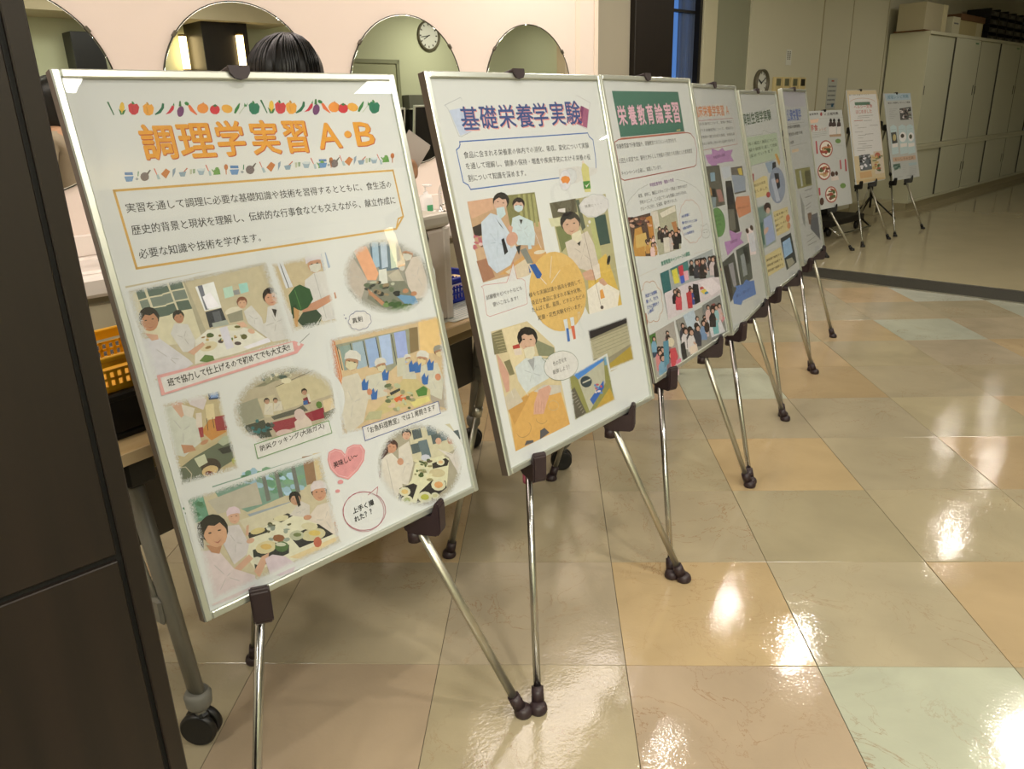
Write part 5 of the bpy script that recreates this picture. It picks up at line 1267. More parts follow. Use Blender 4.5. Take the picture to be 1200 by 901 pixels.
ART[3]="""p|1|405|130 82 1028 83 1026 330 136 331
p|2|406|128 335 1035 332 1036 337 127 341
p|3|407|906 316 966 315 966 322 908 323
t|4|408|栄|150|269|252|267|106|4
t|5|408|養|281|271|374|268|109|4
t|6|408|教|399|272|492|270|111|4
t|7|408|育|520|271|610|268|113|4
t|8|408|論|635|271|742|269|115|4
t|9|408|実|768|271|871|270|118|4
t|10|408|習|892|271|992|270|120|4
l|1|409|3|1|80 350 103 343 1068 339 1121 348 1168 380 1181 453 1130 549 1087 558 90 565 53 553 54 397 55 354
t|2|410|栄養教育論で行動理論や、栄養教育マネジメントを学びます。|67|393|882|393|28|0
t|3|410|２回生の実習では、観光とひらしして地域の子供たちを対象とした食育教室|65|471|1099|470|28|0
t|4|410|キャンペーンの企画し、実践しています。|69|538|598|539|25|0
t|5|411|学校給食栄食・個体の作成|393|630|737|627|23|2
l|6|412|0.6|0|-7 750 23 719 111 672 246 628 367 613
l|7|412|0.6|0|771 615 904 638 1067 693 1164 762 1187 802
t|8|410|喫茶、卓中に、朝起にのキャノステー下明点と 学びのもなて|223|677|930|680|23|0
t|9|410|学校のとこの、この企にていみを意識しながら行われ|226|714|899|718|23|0
t|10|410|クループに分け、企画案、案を作りました。|222|752|741|750|23|0
p|11|413|-5 774 336 774 309 1027 -28 973
p|12|414|107 839 190 837 202 917 180 1007 26 982
p|13|415|99 876 235 876 235 949 85 946
p|14|175|269 794 348 791 337 950 274 968
p|15|82|116 823 105 829 84 829 68 823 69 816 86 813 107 816
p|15|82|83 816 79 822 69 824 59 820 58 813 65 809 76 811
p|15|416|141 815 129 819 117 817 113 811 122 805 135 804 144 808
p|15|417|86 780 73 784 46 784 25 780 25 775 47 773 74 775
p|16|93|163 820 154 825 129 827 109 823 107 818 125 814 150 815
p|16|82|334 848 322 852 297 851 279 845 281 839 302 838 325 842
p|16|416|269 796 259 802 235 803 216 798 215 791 233 787 258 789
p|16|416|254 801 237 805 209 802 192 793 198 785 223 785 248 792
p|17|93|166 826 160 831 149 831 142 827 144 821 153 818 163 820
p|17|82|271 814 262 818 252 818 247 812 252 806 263 804 271 807
p|17|82|172 791 160 795 139 794 124 788 127 782 145 780 165 784
p|17|417|93 775 81 779 57 778 39 773 41 767 60 766 83 769
p|18|417|203 808 200 814 190 815 181 812 179 806 186 802 197 803
p|18|93|120 778 110 783 88 783 72 778 73 772 91 769 112 772
p|18|417|60 772 46 773 19 769 1 763 3 759 25 761 50 766
p|18|82|295 832 288 836 278 836 271 832 273 826 282 823 292 826
p|19|93|140 810 126 814 99 812 79 806 81 800 104 798 130 803
p|19|417|307 826 290 829 265 824 252 815 259 809 282 810 304 818
p|19|82|289 817 277 820 259 817 249 811 253 807 269 807 285 812
p|19|416|52 770 48 775 38 776 28 773 27 768 35 765 46 766
p|20|416|127 784 122 787 111 787 102 785 102 781 111 779 122 780
p|20|416|211 824 196 827 167 824 146 818 148 813 172 813 200 818
p|20|82|113 792 104 797 81 797 62 794 61 789 79 786 103 787
p|20|93|235 828 227 831 208 832 193 829 192 825 207 823 226 824
p|21|82|92 813 83 818 65 818 51 813 52 807 67 804 84 807
p|21|416|247 802 233 804 207 801 188 794 191 790 213 791 239 796
p|21|418|291 931 306 922 326 924 332 938 324 962 286 957
p|22|323|334 917 328 923 317 925 307 922 303 915 308 908 319 906 330 910
p|23|419|330 919 324 924 314 923 310 917 315 912 325 913
p|24|415|248 942 265 932 289 934 295 950 286 978 242 972
p|25|323|297 926 291 933 279 935 266 931 262 923 267 915 280 913 293 918
p|26|419|293 928 287 934 275 933 270 926 276 920 288 921
p|27|419|285 950 302 961 297 963 280 955
p|28|415|189 944 208 933 233 936 240 954 230 984 182 978
p|29|323|242 927 236 935 222 937 209 933 204 924 210 916 224 913 237 918
p|30|419|238 929 231 936 218 935 213 927 220 921 232 922
p|31|420|197 957 218 945 245 947 253 967 242 1000 190 993
p|32|323|255 938 248 947 233 949 219 944 213 935 220 926 235 923 250 928
p|33|419|251 941 243 948 229 946 223 938 231 931 244 933
p|34|421|-7 931 13 919 39 921 46 941 35 974 -15 967
p|35|323|49 912 42 920 27 923 13 918 8 908 15 899 30 897 44 902
p|36|419|44 914 37 921 24 920 18 912 25 905 38 906
p|37|419|35 940 54 953 48 955 29 947
p|38|420|285 978 307 965 337 968 345 989 333 1024 277 1017
p|39|323|348 958 340 967 324 970 308 965 302 954 309 945 326 942 342 948
p|40|419|342 961 334 968 319 967 313 958 321 951 336 952
p|41|419|332 988 353 1002 347 1005 325 996
p|42|418|251 979 274 966 304 969 313 990 301 1027 243 1019
p|43|323|316 958 308 968 291 971 275 965 269 954 276 945 293 942 310 947
p|44|419|310 961 302 969 287 967 280 958 288 951 303 952
p|45|419|300 990 322 1004 315 1007 293 997
p|46|422|344 769 699 767 680 1037 353 1029
p|47|423|344 769 434 774 427 868 361 873
p|48|424|460 791 688 769 690 804 480 820
p|49|425|474 902 494 891 521 893 528 911 518 942 467 936
p|50|323|531 884 524 892 509 895 495 890 489 881 496 873 511 870 525 875
p|51|419|526 886 519 893 505 892 499 884 506 878 520 879
p|52|419|517 911 536 923 530 925 510 917
p|53|425|379 899 400 887 429 889 437 909 426 943 371 937
p|54|323|440 879 433 889 416 891 401 886 395 876 403 867 419 864 434 869
p|55|419|435 882 427 889 412 888 406 880 414 873 428 874
p|56|426|620 937 644 924 676 926 686 948 673 985 612 977
p|57|323|688 916 680 926 662 928 645 923 638 912 646 902 664 899 682 905
p|58|419|682 919 674 926 658 925 650 916 659 908 675 910
p|59|419|672 947 695 962 688 964 664 955
p|60|426|454 915 477 902 508 904 517 925 505 961 446 954
p|61|323|520 894 512 903 495 906 478 901 472 890 480 881 497 878 514 883
p|62|419|514 897 506 904 490 903 483 894 492 887 507 888
p|63|427|412 918 437 904 470 907 480 930 466 969 404 961
p|64|323|482 896 474 906 456 909 438 903 431 892 440 882 458 878 476 884
p|65|419|477 899 468 907 451 906 443 896 452 888 469 889
p|66|419|466 929 489 944 482 947 457 937
p|67|425|464 928 490 914 525 916 534 940 521 980 456 972
p|68|323|537 905 529 916 509 919 491 913 484 901 493 890 512 887 530 893
p|69|419|531 908 522 917 505 915 497 905 506 897 523 898
p|70|419|520 939 545 955 537 958 511 948
p|71|93|633 954 660 939 698 942 708 967 694 1009 624 1000
p|72|323|711 930 702 942 681 945 662 938 654 926 663 915 684 912 704 918
p|73|419|705 934 695 943 676 941 668 931 678 922 696 923
p|74|425|530 952 560 936 599 939 611 966 595 1011 521 1002
p|75|323|614 926 604 938 582 942 561 935 553 922 563 910 585 906 606 913
p|76|419|607 930 596 939 576 938 567 927 578 917 598 919
p|77|93|573 971 605 953 649 957 662 986 645 1036 563 1025
p|78|323|665 943 654 956 630 960 607 952 598 937 609 924 633 920 656 928
p|79|419|657 946 646 957 624 955 614 943 626 932 647 934
p|80|93|475 962 507 943 551 947 564 977 547 1028 464 1017
p|81|323|568 933 556 946 532 950 509 942 500 927 511 914 535 910 559 918
p|82|419|560 937 548 948 526 946 516 933 528 923 550 924
p|83|419|545 976 577 996 567 1000 535 987
p|84|426|484 964 517 946 561 949 574 980 557 1031 473 1019
p|85|323|578 935 567 948 542 952 518 944 510 929 521 916 545 912 569 920
p|86|419|570 939 558 950 536 948 526 935 538 924 560 926
p|87|419|555 979 587 999 577 1002 545 989
p|88|428|447 939 528 944 508 1031 427 1026
p|89|429|596 863 665 864 672 929 620 929
l|90|430|1.2|1|1076 909 1079 922 1079 934 1075 946 1067 957 1055 967 1041 974 1035 986 1027 997 1015 1006 1000 1012 984 1015 967 1017 954 1025 940 1031 924 1034 907 1034 891 1031 876 1025 859 1027 843 1027 827 1024 813 1017 801 1009 792 999 776 994 763 988 751 980 743 969 739 958 737 945 727 936 719 926 715 914 715 902 718 890 724 879 722 867 722 855 726 844 734 833 744 824 757 817 763 806 771 795 782 786 795 780 811 776 827 774 839 766 853 760 869 756 885 756 901 758 916 763 932 760 949 760 965 763 980 768 992 776 1002 786 1018 790 1033 796 1045 805 1054 815 1059 827 1062 840 1073 849 1081 860 1086 872 1087 885 1083 897
t|91|431|大行学園に|759|858|891|857|18|2
t|92|431|食べ方とバイとこ決め|754|895|998|907|18|2
t|93|431|合宿の定食に|749|932|897|930|18|2
t|94|431|いいな気持ち|745|968|914|969|18|2
l|95|432|0.8|1|1167 1012 1160 1019 1149 1026 1134 1030 1115 1032 1096 1032 1076 1029 1059 1024 1045 1017 1035 1010 1030 1001 1031 993 1037 985 1048 979 1063 975 1081 973 1101 973 1120 975 1138 980 1152 987 1163 995 1167 1003
l|96|432|0.8|0|1019 976 1044 935 1073 950 1137 940 1161 954 1157 988
p|97|410|1083 992 1079 994 1072 994 1067 991 1071 989 1079 989
p|98|410|1131 995 1128 997 1120 997 1116 994 1120 992 1127 992
t|99|433|食育推進キャンペーンの調査|359|1095|792|1099|28|2
l|100|434|0.6|0|-4 1127 24 1106 66 1101 294 1096
l|101|434|0.6|0|859 1100 1102 1110
l|102|435|1.4|1|281 1288 287 1305 287 1322 280 1338 267 1350 249 1357 230 1360 220 1374 205 1386 188 1392 168 1392 149 1386 132 1376 114 1380 94 1379 76 1373 62 1361 53 1346 49 1330 32 1321 19 1309 11 1294 10 1278 15 1262 25 1248 20 1232 20 1216 26 1201 39 1190 55 1182 74 1179 83 1165 97 1153 114 1146 133 1146 152 1151 168 1160 187 1156 207 1156 226 1162 241 1173 250 1188 255 1205 273 1213 287 1226 296 1241 298 1258 292 1274
t|103|431|先生と女節約|87|1233|239|1238|22|2
t|104|431|働って、子ども|85|1266|242|1272|22|2
t|105|431|たちに食育をう|84|1300|240|1305|22|2
t|106|431|い体応|82|1333|161|1323|22|2
p|107|436|-4 1316 61 1316 59 1370 24 1420 17 1387
p|108|437|321 1133 1168 1116 1185 1426 322 1417
p|109|438|321 1133 443 1131 435 1255 322 1261
p|110|439|466 1130 738 1124 735 1186 479 1179
p|111|440|483 1143 563 1142 571 1234 492 1229
p|112|441|584 1136 655 1136 656 1201 586 1199
p|113|442|586 1199 645 1200 648 1248 589 1247
p|114|443|646 1180 713 1182 712 1241 652 1239
p|115|444|335 1255 704 1259 1264 1310 1185 1426 322 1417
p|116|445|1118 1199 1147 1185 1186 1189 1198 1214 1183 1256 1109 1244
p|117|323|1200 1178 1190 1189 1169 1191 1148 1184 1140 1171 1149 1161 1171 1158 1192 1165
p|118|419|1193 1181 1183 1189 1163 1187 1154 1177 1164 1168 1184 1170
p|119|419|1181 1213 1210 1230 1201 1233 1172 1221
p|120|446|887 1179 914 1165 951 1169 961 1193 948 1233 878 1222
p|121|323|964 1158 955 1168 934 1171 915 1164 907 1152 916 1142 937 1139 956 1146
p|122|419|957 1161 948 1169 929 1167 921 1157 930 1149 949 1151
p|123|445|901 1181 928 1167 966 1171 977 1195 963 1236 892 1225
p|124|323|979 1160 970 1170 949 1173 929 1166 922 1153 931 1143 951 1140 972 1147
p|125|419|973 1163 963 1171 944 1169 935 1158 945 1150 964 1152
p|126|419|961 1194 988 1211 980 1214 952 1202
p|127|445|1039 1194 1068 1180 1109 1184 1121 1210 1106 1253 1030 1242
p|128|323|1123 1172 1113 1184 1091 1186 1069 1179 1061 1166 1071 1155 1093 1152 1115 1159
p|129|419|1116 1176 1105 1184 1085 1182 1076 1171 1086 1162 1107 1165
p|130|447|854 1181 884 1166 924 1170 936 1197 921 1242 844 1230
p|131|323|939 1158 929 1170 907 1172 885 1165 877 1151 886 1140 909 1137 931 1144
p|132|419|932 1161 921 1170 901 1168 891 1157 902 1148 923 1150
p|133|446|737 1172 766 1157 808 1161 819 1189 804 1234 727 1222
p|134|323|822 1149 812 1161 790 1163 768 1156 760 1142 770 1130 792 1127 814 1135
p|135|419|815 1152 804 1161 784 1159 774 1148 785 1138 806 1141
p|136|419|802 1187 832 1207 822 1210 792 1197
p|137|263|944 1196 978 1178 1026 1184 1040 1215 1022 1266 933 1252
p|138|323|1043 1170 1031 1183 1005 1186 980 1177 970 1162 981 1148 1007 1145 1033 1154
p|139|419|1035 1173 1022 1184 998 1181 987 1168 1000 1158 1023 1160
p|140|419|1020 1213 1054 1235 1043 1238 1008 1223
p|141|445|930 1195 965 1177 1012 1183 1026 1214 1009 1265 919 1251
p|142|323|1030 1169 1018 1182 991 1185 966 1176 956 1161 968 1147 994 1144 1020 1153
p|143|419|1021 1172 1009 1183 985 1180 974 1167 986 1157 1010 1159
p|144|445|805 1190 842 1171 893 1176 908 1210 889 1266 793 1251
p|145|323|912 1161 899 1176 871 1179 844 1169 833 1152 846 1138 874 1134 901 1144
p|146|419|903 1165 889 1177 864 1174 852 1159 865 1148 891 1151
p|147|419|886 1209 923 1232 912 1236 874 1220
p|148|263|1069 1214 1109 1194 1165 1201 1182 1236 1161 1295 1057 1278
p|149|323|1185 1185 1171 1200 1141 1203 1111 1193 1100 1175 1113 1160 1143 1157 1173 1167
p|150|419|1175 1189 1161 1201 1133 1198 1120 1183 1135 1171 1162 1174
p|151|427|892 1202 932 1181 989 1188 1005 1225 984 1285 879 1268
p|152|323|1009 1171 995 1187 964 1191 934 1180 923 1162 936 1146 967 1142 997 1153
p|153|419|999 1176 984 1188 956 1185 943 1169 958 1157 986 1160
p|154|419|981 1223 1022 1248 1009 1252 968 1235
p|155|427|1140 1230 1186 1207 1250 1214 1270 1255 1246 1322 1126 1303
p|156|323|1273 1196 1258 1213 1222 1217 1188 1206 1175 1185 1190 1168 1225 1164 1260 1175
p|157|419|1262 1201 1245 1214 1213 1211 1198 1194 1215 1180 1247 1183
p|158|419|1243 1253 1289 1282 1275 1286 1227 1266
p|159|448|470 1289 493 1278 524 1282 532 1304 520 1339 462 1329
p|160|323|535 1272 527 1281 510 1283 494 1277 487 1266 495 1257 512 1255 529 1261
p|161|419|530 1275 521 1282 506 1280 499 1270 507 1263 522 1265
p|162|449|658 1317 684 1304 719 1309 729 1333 716 1373 649 1361
p|163|323|732 1298 723 1309 704 1311 685 1303 678 1291 686 1281 706 1279 725 1286
p|164|419|726 1301 716 1309 699 1307 691 1296 700 1288 717 1291
p|165|419|714 1332 740 1349 732 1352 706 1340
p|166|450|722 1327 749 1314 786 1319 796 1344 782 1385 713 1372
p|167|323|799 1308 790 1318 770 1320 750 1313 743 1300 752 1290 772 1287 792 1295
p|168|419|793 1310 783 1319 765 1316 756 1306 766 1297 784 1300
p|169|450|429 1296 454 1283 489 1287 498 1312 485 1352 420 1340
p|170|323|501 1277 493 1287 474 1289 455 1282 448 1270 457 1259 476 1257 494 1264
p|171|419|495 1279 486 1288 469 1285 461 1275 470 1267 487 1269
p|172|419|484 1310 508 1328 501 1330 476 1318
p|173|449|479 1310 507 1296 545 1301 556 1328 541 1371 470 1358
p|174|323|559 1289 549 1300 528 1303 508 1295 501 1281 510 1270 531 1268 551 1276
p|175|419|552 1292 542 1301 523 1299 515 1287 525 1278 543 1281
p|176|451|661 1341 692 1325 736 1331 749 1361 732 1410 650 1394
p|177|323|752 1318 741 1330 717 1333 694 1324 685 1309 696 1296 720 1294 743 1302
p|178|419|744 1321 733 1331 711 1328 701 1315 713 1305 734 1308
p|179|419|730 1359 762 1380 752 1383 720 1368
p|180|449|462 1329 495 1312 540 1318 552 1350 535 1401 451 1385
p|181|323|556 1304 545 1317 520 1320 496 1311 488 1295 499 1281 523 1279 547 1288
p|182|419|548 1308 536 1318 514 1315 504 1302 516 1291 538 1294
p|183|452|633 1313 715 1319 695 1423 626 1413
p|184|243|757 1278 837 1298 827 1411 737 1412
p|185|453|855 1346 973 1344 1008 1387 906 1377
p|186|454|853 1321 955 1325 961 1342 858 1339
p|187|455|911 1367 1017 1368 1023 1384 925 1382
p|188|456|843 1284 1075 1297 1226 1397 1025 1410
p|189|457|-1 1445 391 1439 384 1729 -8 1717
p|190|458|-1 1445 125 1448 117 1519 1 1500
p|191|459|9 1529 113 1527 134 1579 7 1582
p|192|460|233 1509 257 1496 290 1502 299 1527 286 1566 224 1552
p|193|323|302 1492 294 1502 276 1503 258 1495 252 1483 260 1473 278 1471 296 1479
p|194|419|297 1494 288 1502 271 1499 264 1489 273 1481 289 1484
p|195|419|285 1525 309 1543 301 1545 277 1532
p|196|461|48 1499 73 1486 106 1492 115 1518 102 1559 39 1545
p|197|323|119 1482 110 1492 92 1494 74 1486 68 1473 76 1462 95 1461 112 1469
p|198|419|113 1484 104 1492 87 1489 80 1478 89 1470 105 1473
p|199|93|224 1534 251 1520 287 1527 297 1554 282 1597 214 1581
p|200|323|300 1515 291 1526 271 1528 252 1519 245 1505 254 1495 274 1493 293 1501
p|201|419|294 1518 284 1527 266 1523 258 1512 268 1503 286 1506
p|202|419|282 1552 307 1572 299 1574 273 1560
p|203|461|230 1547 258 1533 296 1540 306 1568 291 1613 220 1597
p|204|323|310 1528 300 1539 279 1541 259 1532 252 1518 261 1506 282 1504 302 1513
p|205|419|303 1531 293 1540 274 1536 265 1524 276 1515 294 1519
p|206|419|290 1566 317 1587 308 1589 281 1575
p|207|460|217 1563 247 1548 287 1555 298 1586 282 1633 207 1616
p|208|323|302 1543 292 1555 269 1557 248 1547 240 1532 251 1520 273 1518 294 1528
p|209|419|295 1546 284 1555 264 1552 255 1539 266 1529 286 1533
p|210|419|281 1583 310 1605 301 1608 271 1592
p|211|462|75 1581 107 1564 151 1572 163 1606 145 1659 64 1639
p|212|323|167 1559 156 1572 132 1574 109 1563 101 1546 112 1533 135 1531 158 1542
p|213|419|159 1562 147 1572 126 1568 116 1554 128 1544 149 1548
p|214|419|144 1603 175 1628 165 1631 134 1613
p|215|93|112 1591 145 1575 189 1583 201 1617 183 1671 100 1651
p|216|323|206 1569 194 1583 170 1584 146 1574 138 1556 149 1543 173 1541 197 1552
p|217|419|198 1573 186 1583 164 1579 154 1564 166 1554 188 1558
p|218|462|73 1602 107 1584 153 1593 166 1629 147 1685 61 1663
p|219|323|170 1579 159 1593 133 1595 109 1583 100 1565 111 1551 137 1549 161 1560
p|220|419|162 1582 150 1593 127 1589 116 1573 129 1563 152 1567
p|221|419|146 1626 179 1652 168 1655 135 1636
p|222|93|246 1644 283 1626 334 1636 348 1674 327 1734 233 1710
p|223|323|352 1620 340 1635 312 1637 285 1625 275 1606 288 1591 315 1589 342 1601
p|224|419|343 1624 330 1636 305 1631 293 1615 307 1603 332 1608
p|225|460|198 1653 236 1634 288 1644 302 1684 281 1746 184 1721
p|226|323|307 1628 294 1644 265 1646 238 1633 228 1613 241 1598 270 1596 297 1608
p|227|419|298 1632 284 1644 258 1639 247 1622 261 1610 286 1615
p|228|419|281 1680 318 1710 306 1713 268 1692
p|229|461|89 1641 127 1622 178 1633 191 1672 170 1734 75 1710
p|230|323|197 1616 184 1632 155 1634 128 1621 119 1601 131 1586 159 1584 187 1596
p|231|419|187 1620 174 1632 148 1627 137 1611 151 1599 176 1603
p|232|463|248 1670 287 1651 341 1661 356 1702 334 1766 234 1740
p|233|323|361 1645 347 1661 318 1663 289 1649 279 1629 292 1613 322 1611 350 1624
p|234|419|352 1649 337 1661 310 1656 298 1638 313 1626 339 1631
p|235|419|334 1698 372 1729 360 1732 320 1710
p|236|464|349 1562 339 1572 321 1578 300 1578 278 1572 261 1563 251 1550 251 1538 261 1528 278 1523 299 1522 321 1528 338 1537 348 1550
p|237|465|273 1586 348 1595 368 1658 304 1698 250 1693
p|238|466|327 1671 402 1676 391 1712 325 1714
p|239|467|201 1521 275 1530 231 1660 161 1669
p|240|468|418 1441 837 1448 918 1717 466 1702
p|241|469|532 1437 703 1435 729 1550 578 1554
p|242|470|679 1525 708 1512 747 1518 759 1546 744 1590 670 1574
p|243|323|762 1507 752 1518 730 1519 709 1511 701 1497 711 1486 733 1484 754 1493
p|244|419|755 1509 744 1518 725 1515 716 1503 726 1494 746 1498
p|245|471|791 1546 822 1531 865 1539 878 1568 862 1616 781 1598
p|246|323|881 1526 870 1538 846 1540 824 1530 815 1515 825 1504 849 1502 872 1511
p|247|419|873 1529 862 1539 840 1535 831 1522 842 1513 863 1517
p|248|419|860 1566 891 1588 881 1590 849 1575
p|249|471|446 1520 476 1505 517 1512 529 1541 513 1589 436 1572
p|250|323|532 1499 522 1511 499 1513 478 1504 470 1489 480 1477 502 1475 524 1484
p|251|419|525 1502 514 1512 494 1508 484 1495 495 1486 516 1490
p|252|472|786 1574 823 1557 873 1566 887 1600 869 1655 775 1635
p|253|323|891 1551 879 1565 851 1567 824 1556 814 1539 826 1525 854 1523 881 1534
p|254|419|882 1555 869 1566 844 1562 832 1547 846 1536 871 1540
p|255|419|866 1598 903 1623 891 1626 854 1608
p|256|473|747 1582 785 1564 838 1573 853 1610 833 1668 735 1646
p|257|323|857 1558 844 1573 815 1575 787 1563 777 1545 789 1530 818 1528 846 1540
p|258|419|848 1562 834 1573 808 1569 796 1553 810 1542 836 1546
p|259|419|831 1607 869 1634 857 1637 819 1618
p|260|471|634 1574 671 1556 723 1565 738 1602 718 1660 621 1638
p|261|323|742 1550 729 1564 701 1566 673 1555 663 1536 675 1522 704 1520 732 1531
p|262|419|733 1554 719 1565 693 1560 681 1545 695 1533 721 1538
p|263|419|716 1599 754 1626 742 1629 704 1610
p|264|470|454 1561 491 1542 542 1551 556 1588 536 1646 441 1625
p|265|323|560 1536 548 1551 520 1553 493 1541 483 1523 495 1508 523 1506 550 1517
p|266|419|551 1540 538 1551 513 1547 501 1531 515 1520 540 1524
p|267|470|458 1567 496 1549 548 1558 563 1596 543 1656 445 1633
p|268|323|568 1542 555 1557 526 1559 498 1547 488 1528 501 1513 529 1511 557 1523
p|269|419|558 1546 544 1558 518 1553 507 1537 520 1525 546 1530
p|270|471|525 1576 564 1557 618 1566 633 1605 612 1665 512 1642
p|271|323|637 1550 624 1566 594 1568 566 1555 555 1536 568 1521 598 1519 626 1531
p|272|419|628 1554 613 1566 587 1561 575 1545 589 1533 615 1538
p|273|471|638 1592 679 1573 735 1583 752 1623 730 1685 625 1661
p|274|323|756 1566 742 1582 711 1584 681 1572 670 1552 683 1536 714 1533 744 1546
p|275|419|746 1570 731 1583 703 1578 690 1561 705 1549 733 1553
p|276|470|529 1596 572 1575 630 1585 647 1627 624 1693 515 1668
p|277|323|651 1568 637 1585 604 1587 574 1574 562 1553 576 1536 608 1534 639 1547
p|278|419|641 1573 625 1585 596 1580 583 1562 599 1550 628 1555
p|279|419|622 1624 664 1655 651 1658 608 1636
p|280|474|429 1596 489 1592 488 1708 423 1691
p|281|475|540 1643 659 1653 662 1704 542 1693
p|282|476|841 1439 1167 1433 1181 1696 912 1700
p|283|477|886 1545 1093 1570 1154 1689 910 1673
p|284|478|951 1580 1055 1593 1047 1675 955 1663
p|285|479|905 1600 894 1614 877 1622 857 1625 837 1620 823 1610 816 1596 818 1580 829 1567 846 1558 866 1555 885 1560 900 1570 907 1584
p|286|447|988 1464 1055 1468 1051 1540 984 1536
p|287|480|1102 1551 1193 1602 1128 1620
p|288|481|875 1494 905 1480 946 1486 958 1514 943 1559 866 1543
p|289|323|961 1474 951 1486 928 1487 906 1479 898 1465 908 1453 931 1451 953 1460
p|290|419|954 1477 943 1486 923 1483 913 1471 924 1462 944 1465
p|291|419|941 1512 971 1532 962 1535 931 1521
p|292|481|1059 1527 1094 1511 1143 1518 1157 1551 1140 1602 1048 1583
p|293|323|1160 1505 1149 1518 1122 1520 1096 1510 1086 1493 1097 1480 1124 1478 1150 1488
p|294|419|1152 1508 1139 1518 1115 1515 1103 1501 1116 1491 1140 1494
p|295|419|1137 1548 1172 1572 1161 1575 1125 1558
p|296|481|935 1517 970 1501 1017 1508 1031 1540 1014 1591 924 1573
p|297|323|1035 1495 1023 1508 997 1510 971 1500 961 1483 973 1471 999 1468 1025 1478
p|298|419|1026 1498 1014 1508 990 1504 979 1491 991 1481 1015 1484
p|299|482|995 1527 1031 1511 1081 1519 1096 1552 1077 1605 983 1586
p|300|323|1099 1505 1087 1518 1059 1520 1032 1510 1022 1493 1034 1479 1062 1477 1089 1488
p|301|419|1090 1508 1077 1519 1052 1515 1040 1500 1054 1490 1078 1494
p|302|482|933 1532 972 1515 1025 1523 1040 1559 1021 1615 922 1595
p|303|323|1044 1508 1031 1522 1002 1525 973 1513 963 1495 975 1481 1004 1479 1033 1490
p|304|419|1034 1512 1020 1523 994 1519 982 1504 996 1492 1022 1497
p|305|419|1018 1556 1056 1582 1044 1585 1005 1567
p|306|450|920 1537 960 1518 1015 1527 1031 1564 1010 1623 908 1601
p|307|323|1034 1512 1021 1527 991 1529 962 1517 951 1499 964 1484 994 1482 1023 1493
p|308|419|1025 1516 1010 1527 983 1523 970 1507 985 1496 1012 1500"""
ART[4]="""t|1|483|臨床栄養学実習 Ａ|-3|219|934|218|76|3
l|2|484|1.4|0|47 242 1024 241 1046 439 23 436
t|3|485|臨床栄養学について、実際の患者に|31|273|993|277|20|0
t|4|485|対する栄養管理について、実践的な|36|316|991|323|20|0
t|5|485|疾患別の献立作成と調理、栄養指導|42|360|1003|371|21|0
t|6|485|個々の状態に合わせた指導を学びます|45|405|987|417|21|0
p|7|486|98 470 271 473 283 433 449 461 572 444 636 471 877 473 780 513 854 561 584 549 359 547 330 591 135 522
t|8|487|患者指導の実際|292|510|612|508|21|1
p|9|488|63 544 414 559 400 841 9 825
p|10|489|145 594 263 598 243 657 126 652
p|11|490|224 717 346 724 393 817 248 806
p|12|240|112 701 211 705 210 768 111 763
p|13|491|23 689 100 689 105 742 27 740
p|14|492|38 752 192 765 146 832 9 825
p|15|493|444 578 706 586 681 660 472 666
p|16|494|721 599 1083 611 1079 815 708 798
p|17|495|914 621 1048 624 1061 684 942 669
p|18|496|709 652 1134 692 1072 802 715 787
p|19|497|506 681 683 691 697 1076 388 1064
p|20|498|441 880 617 898 592 1045 410 1045
p|21|499|521 727 676 737 638 867 503 857
p|22|500|320 965 297 995 257 1019 205 1034 147 1038 88 1033 35 1018 -8 995 -37 967 -49 936 -44 905 -22 877 14 854 63 839 119 833 177 836 231 850 277 872 310 900 325 933
t|23|501|減塩食の試食|5|891|246|905|16|0
t|24|501|減塩食の試食|-14|919|226|935|16|0
t|25|501|減塩食の試食|-33|948|207|964|16|0
p|26|502|696 853 751 821 1163 854 1140 983 725 980 681 897
t|27|503|和食の献立です|728|916|1080|939|18|0
p|28|504|213 1086 400 1101 391 1024 593 1080 756 1087 661 1130 762 1174 559 1169 409 1174 235 1189
t|29|487|調理実習|371|1125|572|1136|21|1
p|30|505|877 1098 979 1092 1092 1106 1133 1184 1086 1318 899 1297
p|31|506|969 1113 953 1126 914 1127 877 1114 862 1097 878 1084 916 1083 954 1095
p|32|506|1129 1111 1112 1124 1072 1125 1032 1112 1016 1094 1033 1081 1073 1080 1112 1092
p|33|507|925 1131 1125 1144 1107 1296 923 1276
l|34|508|0.8|0|1001 1184 1058 1272
p|35|509|73 1210 420 1194 441 1462 117 1506
p|36|427|87 1242 218 1249 208 1475 120 1500
p|37|510|218 1249 354 1257 349 1426 264 1429
p|38|511|486 1190 909 1197 849 1474 470 1457
p|39|512|583 1247 711 1250 710 1415 580 1409
p|40|513|687 1208 842 1215 841 1342 731 1343
p|41|514|193 1484 335 1447 291 1424 521 1457 638 1442 752 1477 882 1495 877 1608 449 1566 384 1587 194 1533
t|42|515|楽しく学べます|292|1511|745|1547|25|0"""
